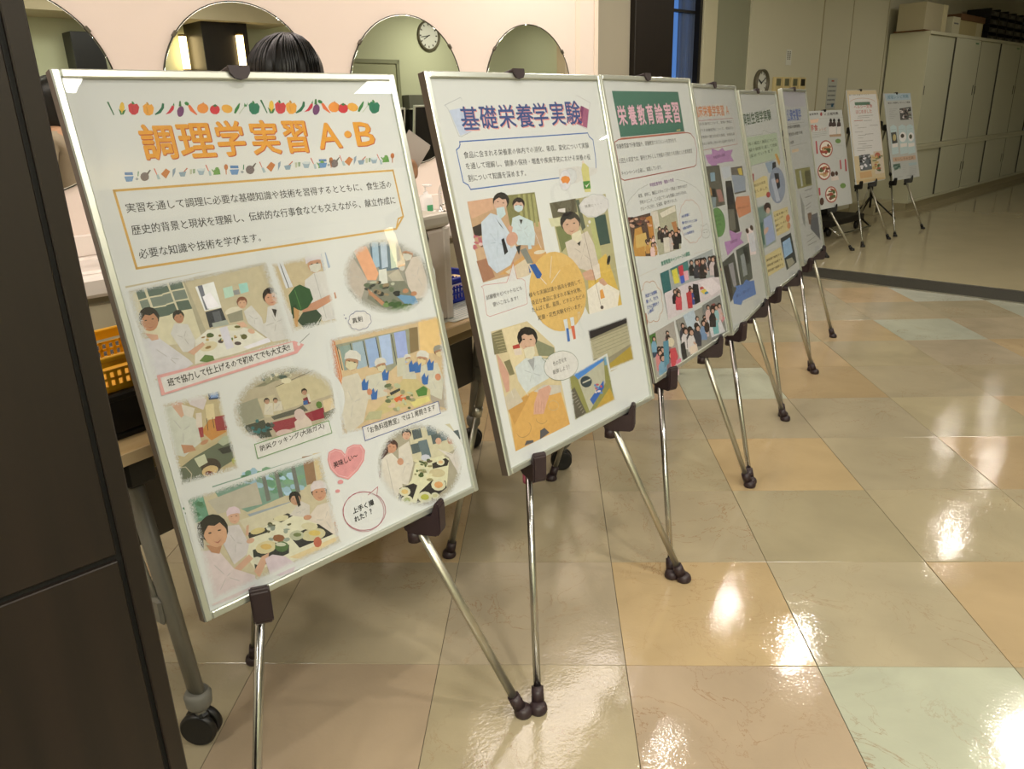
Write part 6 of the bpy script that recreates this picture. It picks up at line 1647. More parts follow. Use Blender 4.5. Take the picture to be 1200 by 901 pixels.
ART[5]="""t|1|516|解剖生理学実験|19|284|970|255|97|3
l|2|517|0.8|0|-26 368 579 369 638 335 878 373 1049 371
p|3|518|-8 378 1080 376 1081 604 3 610
l|4|519|1|0|2 613 1079 607
t|5|520|人体の構造と機能について|12|450|1025|447|30|1
t|6|520|実験や観察を通して理解|-3|501|1038|495|30|1
t|7|520|を深めていきます|-17|552|863|539|30|1
p|8|112|514 617 858 617 890 703 595 714
p|9|521|765 633 892 630 872 733 712 722
p|10|522|891 562 977 561 1059 640 992 678
p|11|523|2 747 407 720 527 736 503 895 -2 880
t|12|524|血圧の測定|73|789|446|786|22|2
t|13|524|をしました|46|837|478|839|22|2
p|14|525|42 675 124 680 86 748 38 750
p|15|525|543 898 512 914 458 917 413 905 404 885 434 869 488 866 533 878
p|16|526|1120 861 1084 911 1023 954 941 984 850 1000 757 1000 672 985 602 956 554 916 531 870 536 821 568 773 624 732 699 700 788 682 881 678 971 691 1046 719 1100 760 1125 809
p|17|521|776 727 938 738 919 863 795 880
p|18|527|640 771 778 768 846 982 705 982
p|19|528|897 805 873 817 832 819 797 811 789 797 813 785 854 782 889 791
p|20|529|63 959 500 961 502 1317 65 1313
p|21|530|67 969 314 969 276 1122 38 1106
p|22|531|494 1007 456 1030 388 1039 316 1031 268 1010 260 983 296 961 363 951 436 958 486 980
p|23|532|454 1030 424 1045 371 1047 327 1035 318 1015 348 1000 400 998 444 1010
p|24|533|203 1074 466 1065 488 1295 170 1303
p|25|532|269 1195 191 1206 129 1202 119 1184 165 1164 243 1153 307 1157 318 1175
p|26|534|44 1094 166 1096 131 1284 56 1286
p|27|523|537 1052 1088 1065 1040 1285 555 1274
t|28|524|心音を聴いて|551|1101|1047|1112|21|2
t|29|524|体のしくみを|550|1147|864|1140|21|2
t|30|524|観察しています|550|1193|945|1197|21|2
t|31|524|頑張ります|550|1238|809|1228|21|2
p|32|535|1113 1180 1074 1201 1012 1205 963 1188 956 1161 994 1140 1056 1136 1106 1153
p|33|536|1094 1249 1061 1267 1007 1269 965 1255 959 1232 991 1214 1044 1212 1087 1226
p|34|537|655 1311 1064 1314 1121 1611 710 1616
p|35|538|703 1352 998 1350 1027 1496 696 1501
p|36|393|741 1522 969 1537 1052 1600 799 1615
p|37|523|54 1375 628 1382 679 1574 72 1557
t|38|524|顕微鏡で観察する|94|1433|601|1453|21|2
t|39|524|顕微鏡で観察する|93|1479|604|1502|21|2
t|40|524|顕微鏡で観察する|91|1525|607|1552|22|2"""
ART[6]="""p|1|539|37 21 1205 4 1144 174 359 183 84 154
t|2|540|公衆栄養学|142|316|852|309|120|3
l|3|541|1|0|76 336 961 335
l|4|541|1|0|132 547 995 548
t|5|542|地域の健康課題|128|381|706|383|31|2
t|6|542|食生活の調査や改善|127|451|810|450|31|2
t|7|542|の提案|121|531|311|526|31|2
l|8|543|1.5|0|655 491 678 643
l|9|544|1|0|914 378 904 490
p|10|545|163 584 503 587 497 615 173 613
p|11|546|186 776 981 806 984 1002 212 973
p|12|547|395 808 475 807 495 963 409 970
p|13|548|664 830 961 837 952 982 655 970
p|14|549|283 1018 443 1167 356 1373 265 1314
p|15|550|549 1258 758 1269 791 1419 559 1370
p|16|551|738 1299 1097 1312 1080 1613 609 1425
l|17|552|0.8|1|968 1065 952 1079 925 1091 889 1099 848 1103 805 1103 763 1098 726 1090 696 1078 677 1065 668 1050 672 1035 687 1021 713 1010 747 1002 787 997 831 997 873 1001 911 1009 942 1021 963 1035 972 1050
l|18|553|2.6|0|538 1021 944 1034
l|19|553|2.6|0|526 1090 931 1107
l|20|553|2.6|0|502 1177 799 1169
l|21|553|2.6|0|514 1210 758 1204
l|22|553|2.6|0|373 1472 675 1484
l|23|553|2.6|0|367 1531 802 1536
l|24|553|2.6|0|377 1567 855 1593"""
ART[7]="""t|1|554|食育推進|6|79|325|66|36|2
p|2|555|471 62 453 86 421 95 394 84 387 60 406 36 438 27 465 37
t|3|556|Ｖ.広報特集|534|94|1065|83|50|2
l|4|557|1|0|-11 143 1239 136
p|5|558|6 150 326 138 272 201 25 215
t|6|559|学食|-9|345|250|344|109|4
t|7|560|レシピ|296|350|560|346|51|2
l|8|561|1.6|0|5 379 554 373
l|9|561|1.6|0|-2 408 547 401
l|10|561|1.6|0|-10 436 516 430
l|11|561|1.6|0|-17 465 295 450
p|12|427|800 185 780 212 743 223 712 210 704 182 725 155 761 144 792 157
p|13|562|812 263 788 302 744 324 696 323 664 297 658 258 682 220 725 197 773 198 806 224
p|14|563|660 291 797 285 764 430 626 436
p|15|427|925 189 905 216 868 227 837 214 829 186 849 158 886 148 917 160
p|16|562|937 267 914 306 870 329 822 327 789 302 783 262 806 224 850 201 898 202 931 228
p|17|563|785 296 923 289 891 435 752 441
p|18|427|1105 194 1084 222 1047 233 1016 220 1007 191 1028 164 1064 153 1096 166
p|19|562|1118 273 1095 312 1050 335 1002 333 968 308 962 268 985 229 1029 206 1077 208 1111 233
p|20|563|964 302 1103 295 1073 442 933 448
p|21|564|638 430 1090 431 1081 476 652 471
p|22|565|709 673 691 725 644 771 576 804 494 821 409 820 331 800 269 765 232 719 223 667 242 616 288 571 356 538 436 521 520 522 597 540 659 574 699 620
p|23|566|670 672 650 722 602 763 533 791 453 800 375 788 312 759 272 717 261 667 281 619 329 578 397 551 476 542 553 552 617 580 658 622
p|24|567|496 745 454 765 405 762 385 739 409 712 459 703 498 717
p|24|568|518 662 500 677 464 680 438 668 441 650 471 640 505 645
p|24|569|655 637 645 665 599 677 551 664 537 636 568 615 621 615
p|24|569|508 668 461 692 368 695 298 675 304 647 381 632 472 641
p|25|570|571 683 544 709 469 721 403 708 396 682 452 661 530 662
p|25|569|426 725 404 736 371 736 350 724 358 709 389 703 419 710
p|25|569|516 639 482 660 393 672 317 666 311 648 379 630 470 626
p|25|567|585 620 560 640 525 642 507 624 520 600 553 587 582 596
p|26|569|600 646 574 662 505 671 447 668 441 654 494 640 564 637
p|26|571|416 737 362 749 280 737 232 710 253 689 328 689 401 711
p|26|570|479 680 452 703 377 714 310 706 303 684 360 665 438 663
p|26|569|558 721 535 740 480 746 434 734 433 714 476 700 532 703
p|27|571|559 721 520 739 432 745 361 733 361 713 431 700 519 703
p|27|568|613 711 604 740 558 752 510 738 496 710 526 687 578 688
p|27|568|643 701 592 717 505 711 447 688 462 664 538 659 618 675
p|27|568|467 670 451 682 412 685 382 677 381 664 412 656 450 658
p|28|565|535 1068 516 1120 471 1166 404 1198 324 1215 241 1213 165 1192 106 1157 70 1110 61 1058 81 1007 126 963 192 931 270 914 352 916 427 935 487 970 525 1016
p|29|566|497 1067 477 1117 430 1158 362 1185 284 1193 209 1181 147 1151 108 1108 99 1059 119 1010 166 970 232 944 309 935 384 946 446 975 486 1018
p|30|568|411 1082 384 1098 345 1097 322 1081 334 1061 371 1052 405 1062
p|30|570|423 979 413 994 381 1000 351 993 345 979 368 967 403 967
p|30|571|316 1094 300 1105 268 1107 244 1098 246 1085 272 1077 304 1081
p|30|570|318 1112 274 1127 184 1126 116 1110 120 1092 194 1084 282 1094
p|31|571|405 1130 378 1146 308 1156 248 1151 243 1135 296 1120 368 1118
p|31|567|291 1022 255 1046 190 1048 147 1026 157 997 213 983 272 994
p|31|571|468 1081 435 1098 374 1097 333 1079 342 1058 394 1049 450 1059
p|31|570|433 1101 407 1124 371 1127 352 1106 365 1079 399 1064 430 1074
p|32|569|435 1001 398 1012 331 1007 284 991 293 975 351 971 414 983
p|32|567|524 1025 490 1041 416 1043 358 1031 359 1013 419 1003 492 1009
p|32|568|307 1039 270 1065 184 1073 114 1057 112 1029 179 1010 266 1015
p|32|571|428 1061 403 1069 364 1066 341 1052 351 1040 386 1038 420 1047
p|33|569|371 1101 355 1119 319 1123 290 1111 290 1091 319 1079 355 1083
p|33|570|416 1133 373 1151 283 1152 215 1135 220 1113 293 1103 381 1112
p|33|571|345 1020 305 1039 255 1035 234 1012 256 987 305 978 345 992
p|33|570|305 1120 284 1137 244 1140 216 1126 220 1106 253 1095 291 1101
p|34|572|1048 560 1022 584 964 597 897 594 846 577 831 551 857 528 914 515 981 518 1032 535
l|35|573|1|1|768 614 707 774 791 849 938 869 1112 817 1125 652
p|36|574|110 522 158 519 156 737 96 745
p|37|574|912 899 963 896 959 1063 907 1068
p|38|574|1112 894 1163 892 1151 1111 1093 1113
p|39|575|658 1132 631 1165 582 1177 539 1160 528 1125 554 1092 604 1080 646 1097
p|40|575|792 1128 771 1154 733 1164 699 1150 691 1122 711 1095 749 1086 783 1099
p|41|576|517 1173 796 1177 806 1252 525 1248
p|42|565|691 1495 673 1546 630 1590 566 1621 489 1636 410 1633 337 1613 280 1577 245 1531 236 1480 254 1430 297 1387 360 1357 435 1341 514 1344 586 1363 644 1398 681 1444
p|43|566|654 1494 636 1542 591 1582 526 1607 451 1614 379 1602 319 1572 282 1530 272 1481 291 1434 336 1395 399 1370 473 1363 545 1374 604 1403 643 1445
p|44|570|573 1499 566 1524 535 1532 503 1517 495 1490 517 1471 551 1475
p|44|567|399 1499 368 1507 314 1502 278 1486 287 1472 334 1471 383 1482
p|44|567|479 1549 464 1575 414 1586 366 1572 356 1545 392 1525 446 1527
p|44|568|535 1482 494 1490 409 1485 345 1472 349 1460 418 1457 501 1467
p|45|568|625 1550 579 1560 500 1549 448 1525 462 1507 532 1507 604 1527
p|45|569|666 1426 632 1444 554 1448 492 1435 491 1415 553 1403 631 1408
p|45|567|533 1563 498 1571 443 1563 410 1544 423 1529 473 1529 522 1545
p|45|567|479 1524 458 1534 423 1534 400 1522 406 1508 437 1502 469 1509
p|46|571|570 1417 533 1423 474 1412 438 1393 452 1379 505 1381 557 1398
p|46|569|619 1556 588 1566 536 1560 502 1544 512 1529 558 1526 606 1538
p|46|568|612 1424 578 1439 495 1447 425 1442 421 1427 486 1415 571 1413
p|46|569|506 1461 484 1476 424 1484 372 1479 366 1464 412 1451 474 1449
p|47|568|622 1524 589 1550 509 1557 443 1540 440 1513 503 1495 583 1500
p|47|571|538 1486 505 1508 431 1512 372 1496 372 1472 431 1458 505 1464
p|47|568|632 1452 617 1473 568 1483 522 1473 513 1452 548 1434 601 1435
p|47|568|440 1427 427 1438 394 1442 365 1435 363 1423 389 1415 423 1416
p|48|572|1052 1374 1011 1406 927 1416 848 1396 822 1359 863 1327 947 1318 1025 1337
l|49|573|1|0|783 1438 750 1597 876 1696 1064 1692 1134 1443
p|50|574|25 1336 81 1333 77 1461 20 1468
p|51|575|168 1584 133 1632 74 1649 25 1624 15 1573 49 1526 108 1509 157 1533
p|52|574|1124 905 1167 904 1155 1111 1111 1116
p|53|575|676 1136 654 1163 611 1173 575 1159 565 1129 587 1102 629 1092 666 1106
p|54|575|798 1136 777 1161 740 1170 708 1157 699 1130 719 1105 756 1096 789 1109"""
ART[8]="""p|1|577|-1 7 1228 8 1293 187 1266 1698 -1 1722 12 829
p|2|578|53 80 1212 77 1234 186 1258 1220 28 1200 34 426
t|3|579|第三回 学食イベント|63|103|910|92|22|0
l|4|580|3|0|89 216 103 205 126 195 159 185 200 177 250 169 306 162 368 157 435 153 506 151 579 150 653 151 727 153 798 157 866 163 928 170 985 178 1034 187 1074 197 1104 208 1125 219 1134 231
p|5|581|261 221 908 220 912 278 269 277
t|6|582|ヘルシー定食|215|341|998|328|64|3
t|7|582|はじめました|274|432|946|429|70|3
l|8|583|3|0|344 477 994 471
l|9|583|2.4|0|309 509 813 506
l|10|583|2.4|0|161 559 490 558
l|11|583|3|0|572 567 915 566
l|12|583|2.4|0|167 643 331 643
l|13|583|2.4|0|265 690 656 690
l|14|583|3|0|806 660 1157 661
l|15|583|2.4|0|148 762 480 764
l|16|583|2.4|0|258 827 594 830
l|17|583|3|0|569 816 915 819
l|18|583|2.4|0|246 876 469 878
l|19|583|2.4|0|248 937 874 945
l|20|583|3|0|247 986 585 991
l|21|583|2.4|0|404 1031 806 1038
l|22|583|2.4|0|162 1105 499 1112
l|23|583|3|0|173 1061 798 1073
l|24|584|5|0|161 559 518 558
p|25|585|207 1194 683 1190 715 1483 211 1479
p|26|586|492 1287 462 1297 392 1300 335 1294 333 1284 388 1277 459 1278
p|26|587|532 1230 523 1247 488 1254 453 1245 444 1227 469 1213 508 1215
p|26|588|373 1443 347 1452 292 1452 249 1442 251 1430 296 1426 350 1431
p|26|586|492 1382 471 1402 422 1406 383 1391 382 1369 420 1355 469 1361
p|27|586|690 1392 688 1412 663 1419 633 1408 621 1387 636 1371 667 1374
p|27|588|704 1327 684 1337 646 1336 620 1326 624 1313 656 1308 692 1314
p|27|587|403 1290 378 1301 345 1298 330 1284 343 1270 375 1265 402 1274
p|27|586|463 1224 436 1231 393 1226 365 1214 374 1203 413 1202 452 1211
p|28|586|436 1312 410 1332 354 1335 310 1320 311 1297 356 1284 412 1291
p|28|588|289 1370 277 1385 239 1391 204 1384 197 1368 225 1357 265 1357
p|28|587|559 1238 540 1256 504 1259 477 1245 479 1225 510 1213 545 1219
p|28|588|347 1259 318 1269 253 1271 201 1263 201 1252 253 1245 318 1249
p|29|587|318 1379 291 1391 230 1392 182 1382 183 1369 231 1362 291 1367
p|29|587|338 1319 332 1336 306 1342 279 1332 272 1313 290 1300 320 1303
p|29|588|682 1365 655 1380 623 1379 610 1363 625 1345 657 1337 683 1346
p|29|588|444 1299 429 1310 389 1313 356 1306 353 1294 384 1286 424 1288
p|30|588|384 1262 349 1274 293 1270 257 1253 269 1235 319 1231 371 1243
p|30|588|342 1314 308 1329 247 1327 206 1309 215 1289 268 1282 324 1293
p|30|586|671 1242 652 1261 622 1264 602 1249 608 1227 635 1215 663 1222
p|30|586|371 1404 336 1419 263 1419 208 1404 212 1384 271 1376 342 1384
p|31|587|631 1276 609 1290 565 1292 531 1279 534 1262 571 1254 614 1260
p|31|587|722 1254 708 1268 669 1273 635 1264 631 1249 660 1239 701 1241
p|31|586|525 1252 496 1266 421 1274 358 1269 352 1256 410 1244 487 1242
p|31|586|334 1429 313 1450 267 1454 229 1439 228 1416 265 1402 312 1408
p|32|586|520 1415 485 1430 440 1426 418 1408 435 1388 479 1381 517 1394
p|32|588|413 1214 383 1218 330 1212 294 1199 301 1190 346 1191 396 1202
p|32|589|165 1506 668 1506 682 1624 176 1622
p|33|590|-27 1643 1210 1667 1226 1709 17 1693
p|34|591|837 1156 1229 1153 1227 1588 829 1583
p|35|592|1140 1252 1106 1289 1035 1309 954 1304 895 1276 879 1235 912 1198 983 1178 1063 1183 1124 1211
p|36|593|1003 1435 955 1453 870 1448 812 1425 824 1401 897 1393 976 1408
p|36|594|1246 1264 1220 1274 1172 1273 1139 1261 1144 1247 1185 1242 1230 1249
p|36|593|1088 1442 1053 1454 992 1450 951 1433 961 1416 1014 1412 1070 1423
p|36|594|1016 1261 990 1284 950 1286 926 1267 935 1241 972 1227 1008 1236
p|37|594|969 1332 925 1344 829 1343 753 1331 755 1317 831 1310 927 1317
p|37|594|1092 1435 1048 1452 988 1446 959 1423 981 1399 1038 1393 1088 1409
p|37|593|1010 1261 986 1282 943 1285 915 1267 922 1243 959 1230 998 1238
p|37|595|1144 1272 1132 1295 1091 1302 1054 1287 1047 1263 1076 1247 1119 1251
p|38|593|958 1284 908 1290 813 1280 744 1261 752 1248 832 1250 923 1266
p|38|595|1039 1439 1026 1464 989 1470 956 1453 953 1425 980 1408 1019 1414
p|38|595|1102 1533 1044 1544 950 1530 892 1502 912 1480 996 1482 1081 1505
p|38|595|924 1449 889 1459 810 1461 745 1452 744 1440 807 1434 888 1437
p|39|593|997 1504 948 1504 860 1486 799 1463 810 1453 886 1462 969 1485
p|39|593|1046 1360 1012 1381 920 1392 839 1384 830 1365 899 1348 995 1346
p|39|596|947 1406 923 1417 868 1418 824 1409 823 1397 867 1390 922 1394
p|39|594|1044 1488 1007 1510 955 1509 929 1486 947 1458 996 1446 1040 1460
p|40|594|1069 1297 1035 1309 957 1312 895 1302 894 1288 955 1280 1033 1283
p|40|593|886 1476 838 1494 759 1488 710 1463 727 1438 797 1431 868 1448
p|40|596|1113 1488 1076 1502 993 1502 928 1489 929 1472 995 1464 1077 1471
p|40|593|996 1275 960 1290 878 1294 811 1283 809 1266 874 1256 957 1260"""
ART[9]="""p|1|597|27 13 1215 6 1203 134 52 145
t|2|598|減塩レシピ特集|130|114|1109|102|75|4
t|3|599|毎日の食事を  おいしく減塩|124|211|1148|203|35|2
l|4|600|1.6|0|157 314 519 307
l|5|600|1.6|0|148 350 425 343
l|6|600|1.6|0|139 386 332 379
l|7|600|1.6|0|130 422 492 416
l|8|600|1.6|0|121 458 398 452
l|9|600|1.6|0|112 494 305 488
p|10|601|623 307 1168 281 1151 536 604 535
p|11|602|815 376 786 396 729 401 687 388 690 366 738 352 793 356
p|11|603|989 388 942 399 868 391 824 372 842 355 909 353 975 368
p|11|602|741 380 718 393 673 396 641 386 645 371 683 361 726 365
p|11|602|954 445 925 454 862 457 813 452 814 443 865 436 927 437
p|12|604|934 324 897 341 826 344 775 331 782 311 842 300 909 306
p|12|605|1079 323 1046 333 979 334 928 327 931 315 987 309 1052 312
p|12|603|1010 423 983 432 940 430 913 419 922 407 961 403 1000 410
p|12|605|1164 485 1126 495 1059 493 1013 479 1022 465 1080 460 1143 469
p|13|604|1106 369 1066 388 986 393 927 379 932 357 998 344 1076 349
p|13|604|1170 406 1141 415 1085 415 1044 407 1049 396 1096 390 1150 395
p|13|604|895 512 869 522 822 521 791 511 798 499 838 494 882 500
p|13|602|1128 528 1094 534 1032 530 989 518 997 508 1051 507 1109 516
p|14|602|1129 410 1108 431 1062 438 1026 425 1026 402 1064 387 1109 391
p|14|603|1134 347 1110 366 1061 371 1024 359 1027 338 1068 325 1115 329
p|14|604|940 441 917 451 875 452 845 443 850 431 886 425 926 429
p|14|602|1077 338 1058 359 1012 366 974 354 972 333 1008 317 1054 319
p|15|604|865 380 836 391 789 390 760 377 770 364 812 358 855 366
p|15|602|921 433 890 445 812 456 747 458 743 449 803 435 882 428
p|15|602|828 484 802 503 748 508 707 496 710 475 754 462 807 466
p|15|602|731 344 709 354 655 360 610 358 608 349 651 340 705 338
p|16|604|1108 412 1092 434 1043 444 996 435 988 414 1024 397 1077 396
p|16|605|1177 376 1149 394 1072 407 1004 406 996 390 1054 373 1134 366
p|16|604|966 440 936 462 862 471 800 461 796 440 853 422 929 422
p|16|603|887 427 861 445 820 448 796 433 806 412 843 401 879 407
p|17|603|1067 348 1046 365 1012 368 990 356 996 337 1026 326 1058 331
p|17|603|934 469 908 486 842 495 787 489 783 472 833 458 901 456
p|17|606|102 655 255 618 390 659 358 1189 50 1204
l|18|512|1.6|0|136 713 341 711
p|19|607|102 995 357 992 340 1060 96 1069
p|20|606|475 661 657 623 821 666 792 1204 425 1218
l|21|512|1.6|0|510 719 771 718
p|22|607|477 1006 790 1004 773 1074 471 1080
p|23|606|846 666 1020 628 1177 671 1150 1217 798 1232
l|24|512|1.6|0|882 726 1125 724
p|25|607|850 1016 1147 1014 1130 1085 845 1092
p|26|92|103 772 346 764 354 981 109 990
p|27|608|319 874 294 914 249 938 200 936 168 911 163 870 187 831 232 807 281 808 314 834
p|28|609|795 880 767 924 712 958 639 976 565 973 503 952 466 916 460 872 487 829 542 795 613 777 687 778 750 799 788 835
p|29|610|700 856 667 886 602 897 544 883 526 852 559 823 623 812 681 826
p|30|609|1156 894 1132 933 1085 964 1025 981 962 979 910 960 879 927 875 887 898 848 945 817 1005 800 1068 802 1120 820 1152 853
p|31|611|1074 886 1043 920 985 933 935 918 921 883 951 849 1009 836 1059 851
p|32|612|60 1263 1124 1272 1129 1360 63 1348
t|33|613|おいしさの工夫|145|1336|1022|1345|57|2
p|34|614|39 1395 357 1393 372 1485 81 1520
p|35|615|341 1497 315 1501 271 1495 241 1485 248 1477 286 1478 328 1487
p|35|616|220 1456 192 1465 134 1466 89 1458 91 1446 138 1440 196 1444
p|35|615|257 1479 237 1490 193 1492 158 1484 159 1472 195 1465 239 1468
p|35|616|319 1491 301 1501 255 1505 217 1501 214 1491 250 1483 297 1483
p|36|616|390 1487 365 1501 300 1508 245 1504 240 1491 290 1479 357 1478
p|36|617|199 1427 183 1441 153 1444 131 1433 134 1417 159 1407 188 1412
p|36|617|336 1459 307 1470 259 1468 228 1454 237 1439 280 1433 324 1442
p|36|616|147 1449 119 1460 58 1462 10 1454 11 1441 60 1434 120 1437
p|37|617|132 1431 114 1442 68 1447 31 1440 29 1428 64 1420 110 1421
p|37|617|267 1477 245 1492 188 1498 140 1490 137 1475 181 1464 239 1465
p|37|618|748 1415 1155 1417 1156 1467 766 1471
l|38|512|1.4|0|456 1449 643 1452
l|39|512|1.4|0|770 1510 1112 1515
l|40|512|1.4|0|446 1486 634 1490
l|41|512|1.4|0|762 1540 1105 1545
l|42|512|1.4|0|437 1524 625 1527
l|43|512|1.4|0|755 1569 1098 1575
l|44|512|1.4|0|428 1561 616 1565
l|45|512|1.4|0|748 1599 1090 1606
l|46|512|1.4|0|419 1599 607 1603
l|47|512|1.4|0|741 1629 1083 1636
l|48|619|2|0|157 1658 403 1663
l|49|619|2|0|592 1665 1010 1668"""
# ================= SETTING =================
M_wall = mat('pink_cream_wall_paint', 'eedfd5', .75, bump=.25, bscale=260)
M_wall2 = mat('cream_wall_paint', 'cbc8b2', .75, bump=.2, bscale=200)
M_grey = mat('grey_beige_wall_panel', (.40, .36, .28), .7)
M_gpanel = mat('grey_green_panel', '8f917c', .6)
M_jamb = mat('cream_jamb_paint', (.50, .47, .33), .6)
M_ceil = mat('ceiling_paint', 'd8d6cc', .85)
M_darkwood = wood('dark_brown_wood_veneer', '150f0a', '1f1610', .42, 5, 2)
M_groove = mat('black_groove', '050404', .6)
M_olive = mat('olive_wall_paint', 'c6c9aa', .8)
floor_base = est('floor', eb(-3, -3.9, -.03, 17.2, 2.9, -.0025), mat('floor_underlay', '4a4234', .4))
# marbled vinyl tiles laid square to the picture's lower edge, clipped off beyond the metal track
T = .45
tm = tile_mat()
tb = MB(); g = .0007; tb.box(g, g, -.0022, T-g, T-g, 0, .0006)
tile_me = None
TAN, PALE, BEIGE = (.40, .30, .175), (.40, .41, .335), (.345, .295, .20)
ROSE = (.375, .295, .195)
special = {(0,-1): ROSE, (3,-1): PALE, (2,-1): ROSE, (2,0): TAN, (4,0): TAN, (3,2): TAN, (5,2): TAN, (6,3): TAN, (3,4): PALE, (4,4): TAN, (4,5): TAN, (2,4): TAN,
           (5,6): TAN, (6,6): PALE, (7,8): PALE, (8,7): PALE, (6,8): TAN, (1,3): TAN, (0,1): TAN, (-1,2): TAN, (-2,0): TAN, (1,5): PALE, (0,4): TAN, (0,3): TAN, (1,4): TAN, (-1,4): TAN, (7,5): TAN, (9,6): TAN, (6,0): PALE, (5,-2): TAN}
rnd = random.Random(4)
for i in range(-6, 15):
    for j in range(-4, 20):
        c = Vector(((i+.5)*T-CX, (j+.5)*T-CY, 0)); a, b = c.dot(E1), c.dot(E2)
        if a > 5.78 or b < -3.35 or b > 2.4 or a < -.5 or c.dot(fw) < .05: continue
        if abs(c.dot(rt)) > c.dot(fw)*.95+.55: continue
        if tile_me is None: o = tb.build('floor_tile', tm, floor_base); tile_me = o.data
        else: o = link('floor_tile', tile_me, floor_base)
        o.matrix_parent_inverse = Matrix.Identity(4)
        o.location = floor_loc = (Matrix.Rotation(-BROT, 4, 'Z') @ (Vector((i*T, j*T, 0))-ORG)); o.rotation_euler = (0, 0, -BROT)
        cc = special.get((i, j), BEIGE)
        k = 1+rnd.uniform(-.05, .04); o.color = (cc[0]*k, cc[1]*k*(1+rnd.uniform(-.015, .015)), cc[2]*k*(1+rnd.uniform(-.05, .05)), 1)
M_far = mat('polished_beige_floor', 'b0a587', .10, bump=.12, bscale=6, var=.10, vscale=3, spec=.55)
est('floor', eb(6.14, -3.85, -.002, 17, 2.8, .0015), M_far, floor_base)
tr = est('trim_1', eb(5.76, -3.85, -.002, 6.13, 2.8, .004), mat('dark_track_steel', '34322c', .5, .4))
tag(tr, kind='structure')
rb = MB()
for k in range(14): rb.box(5.79+k*.0235, -2.8, .004, 5.80+k*.0235, 3.85, .0065)
tag(est('rib', rb, mat('track_rib', '5a5850', .45, .6), tr), kind='stuff')
for a in (5.752, 6.122): est('edge_strip', eb(a, -3.85, -.001, a+.012, 2.8, .0075), mat('brushed_steel', 'a8a69c', .3, .9), tr)

est('ceiling', eb(-3, -3.95, CEIL, 17.2, 2.9, CEIL+.1), M_ceil)
wl = est('wall_left', eb(-3, -3.95, 0, 4.07, -3.3, CEIL), M_wall)
est('edge_bead', eb(4.035, -3.3, 0, 4.07, -3.292, CEIL, .003), mat('pale_edge_bead', 'f0e0d0', .5), wl)
est('edge_bead', eb(3.86, -3.3, 0, 3.90, -3.296, CEIL, .001), mat('pale_edge_bead', 'f0e0d0', .5), wl)
est('baseboard_left', eb(-3, -3.3, 0, 4.07, -3.285, .07), mat('grey_green_skirting', '6f6f5a', .5))
est('wall_back', eb(4.07, -3.95, 0, 5.15, -3.85, CEIL), M_grey)
est('trim_2', eb(5.13, -3.95, 0, 5.63, -3.80, CEIL, .004), M_darkwood)
est('wall_back', eb(5.63, -3.95, 0, 6.07, -3.85, .25), M_darkwood)
win = est('window_1', eb(5.60, -3.90, .25, 5.645, -3.82, CEIL), mat('black_window_frame', '14120f', .4))
est('frame', eb(6.03, -3.90, .25, 6.075, -3.82, CEIL), MC['black_window_frame'], win)
est('frame', eb(5.645, -3.90, 1.98, 6.03, -3.86, 2.0), MC['black_window_frame'], win)
est('pane', eb(5.645, -3.945, .25, 6.03, -3.94, CEIL), pane_mat('window_glass', 1.45, (.9, .95, 1)), win)
# curtain: narrow vertical folds filling the right half of the window
def curtain(a0, a1, b, z0, z1, folds, amp):
    me = bpy.data.meshes.new('curtain'); n = folds*8; vs = []; fs = []
    for i in range(n+1):
        t = i/n; x = a0+(a1-a0)*t; y = -b+amp*math.sin(2*math.pi*folds*t)+amp*.3*math.sin(5.3*folds*t)
        vs += [(x, y, z0), (x, y, z1)]
    for i in range(n): fs.append((2*i, 2*i+2, 2*i+3, 2*i+1))
    me.from_pydata(vs, [], fs)
    for p in me.polygons: p.use_smooth = True
    return me
cmat = bpy.data.materials.new('sheer_blue_grey_curtain'); cmat.use_nodes = True
nt = cmat.node_tree; nt.nodes.clear(); d_ = nt.nodes.new('ShaderNodeBsdfDiffuse'); d_.inputs[0].default_value = (.18, .2, .22, 1)
t_ = nt.nodes.new('ShaderNodeBsdfTranslucent'); t_.inputs[0].default_value = (.35, .45, .6, 1); x_ = nt.nodes.new('ShaderNodeMixShader'); x_.inputs[0].default_value = .6
tr_ = nt.nodes.new('ShaderNodeBsdfTransparent'); x2_ = nt.nodes.new('ShaderNodeMixShader'); x2_.inputs[0].default_value = .25
o_ = nt.nodes.new('ShaderNodeOutputMaterial'); nt.links.new(d_.outputs[0], x_.inputs[1]); nt.links.new(t_.outputs[0], x_.inputs[2]); nt.links.new(x_.outputs[0], x2_.inputs[1]); nt.links.new(tr_.outputs[0], x2_.inputs[2]); nt.links.new(x2_.outputs[0], o_.inputs[0])
me = curtain(5.84, 6.03, -3.885, .3, 2.6, 6, .018); me.materials.append(cmat)
c_ = link('curtain', me); c_.location = ORG; c_.rotation_euler = (0, 0, BROT)
tag(c_, 'sheer blue-grey curtain gathered at the right side of the dark window', 'curtain')
est('trim_3', eb(6.07, -3.95, 0, 6.27, -3.80, CEIL, .004), M_jamb)
est('trim_4', eb(6.262, -3.95, 0, 6.29, -3.84, CEIL), mat('dark_reveal', '4a4534', .6))
dr = est('door_1', eb(6.29, -3.95, 0, 6.91, -3.862, CEIL), M_gpanel)
est('wall_back', eb(6.91, -3.95, 0, 17.2, -3.85, CEIL), M_wall2)
for a, w in ((8.35, .02), (9.06, .012), (10.02, .012)): est('trim_5', eb(a, -3.86, 0, a+w, -3.846, CEIL), mat('pale_panel_joint', 'a79f80', .6))
est('baseboard_back', eb(6.91, -3.85, 0, 10.0, -3.838, .07), mat('beige_skirting', '9a9070', .5))
est('wall_right', eb(-3, 2.8, 0, 17.2, 2.9, CEIL), M_olive)
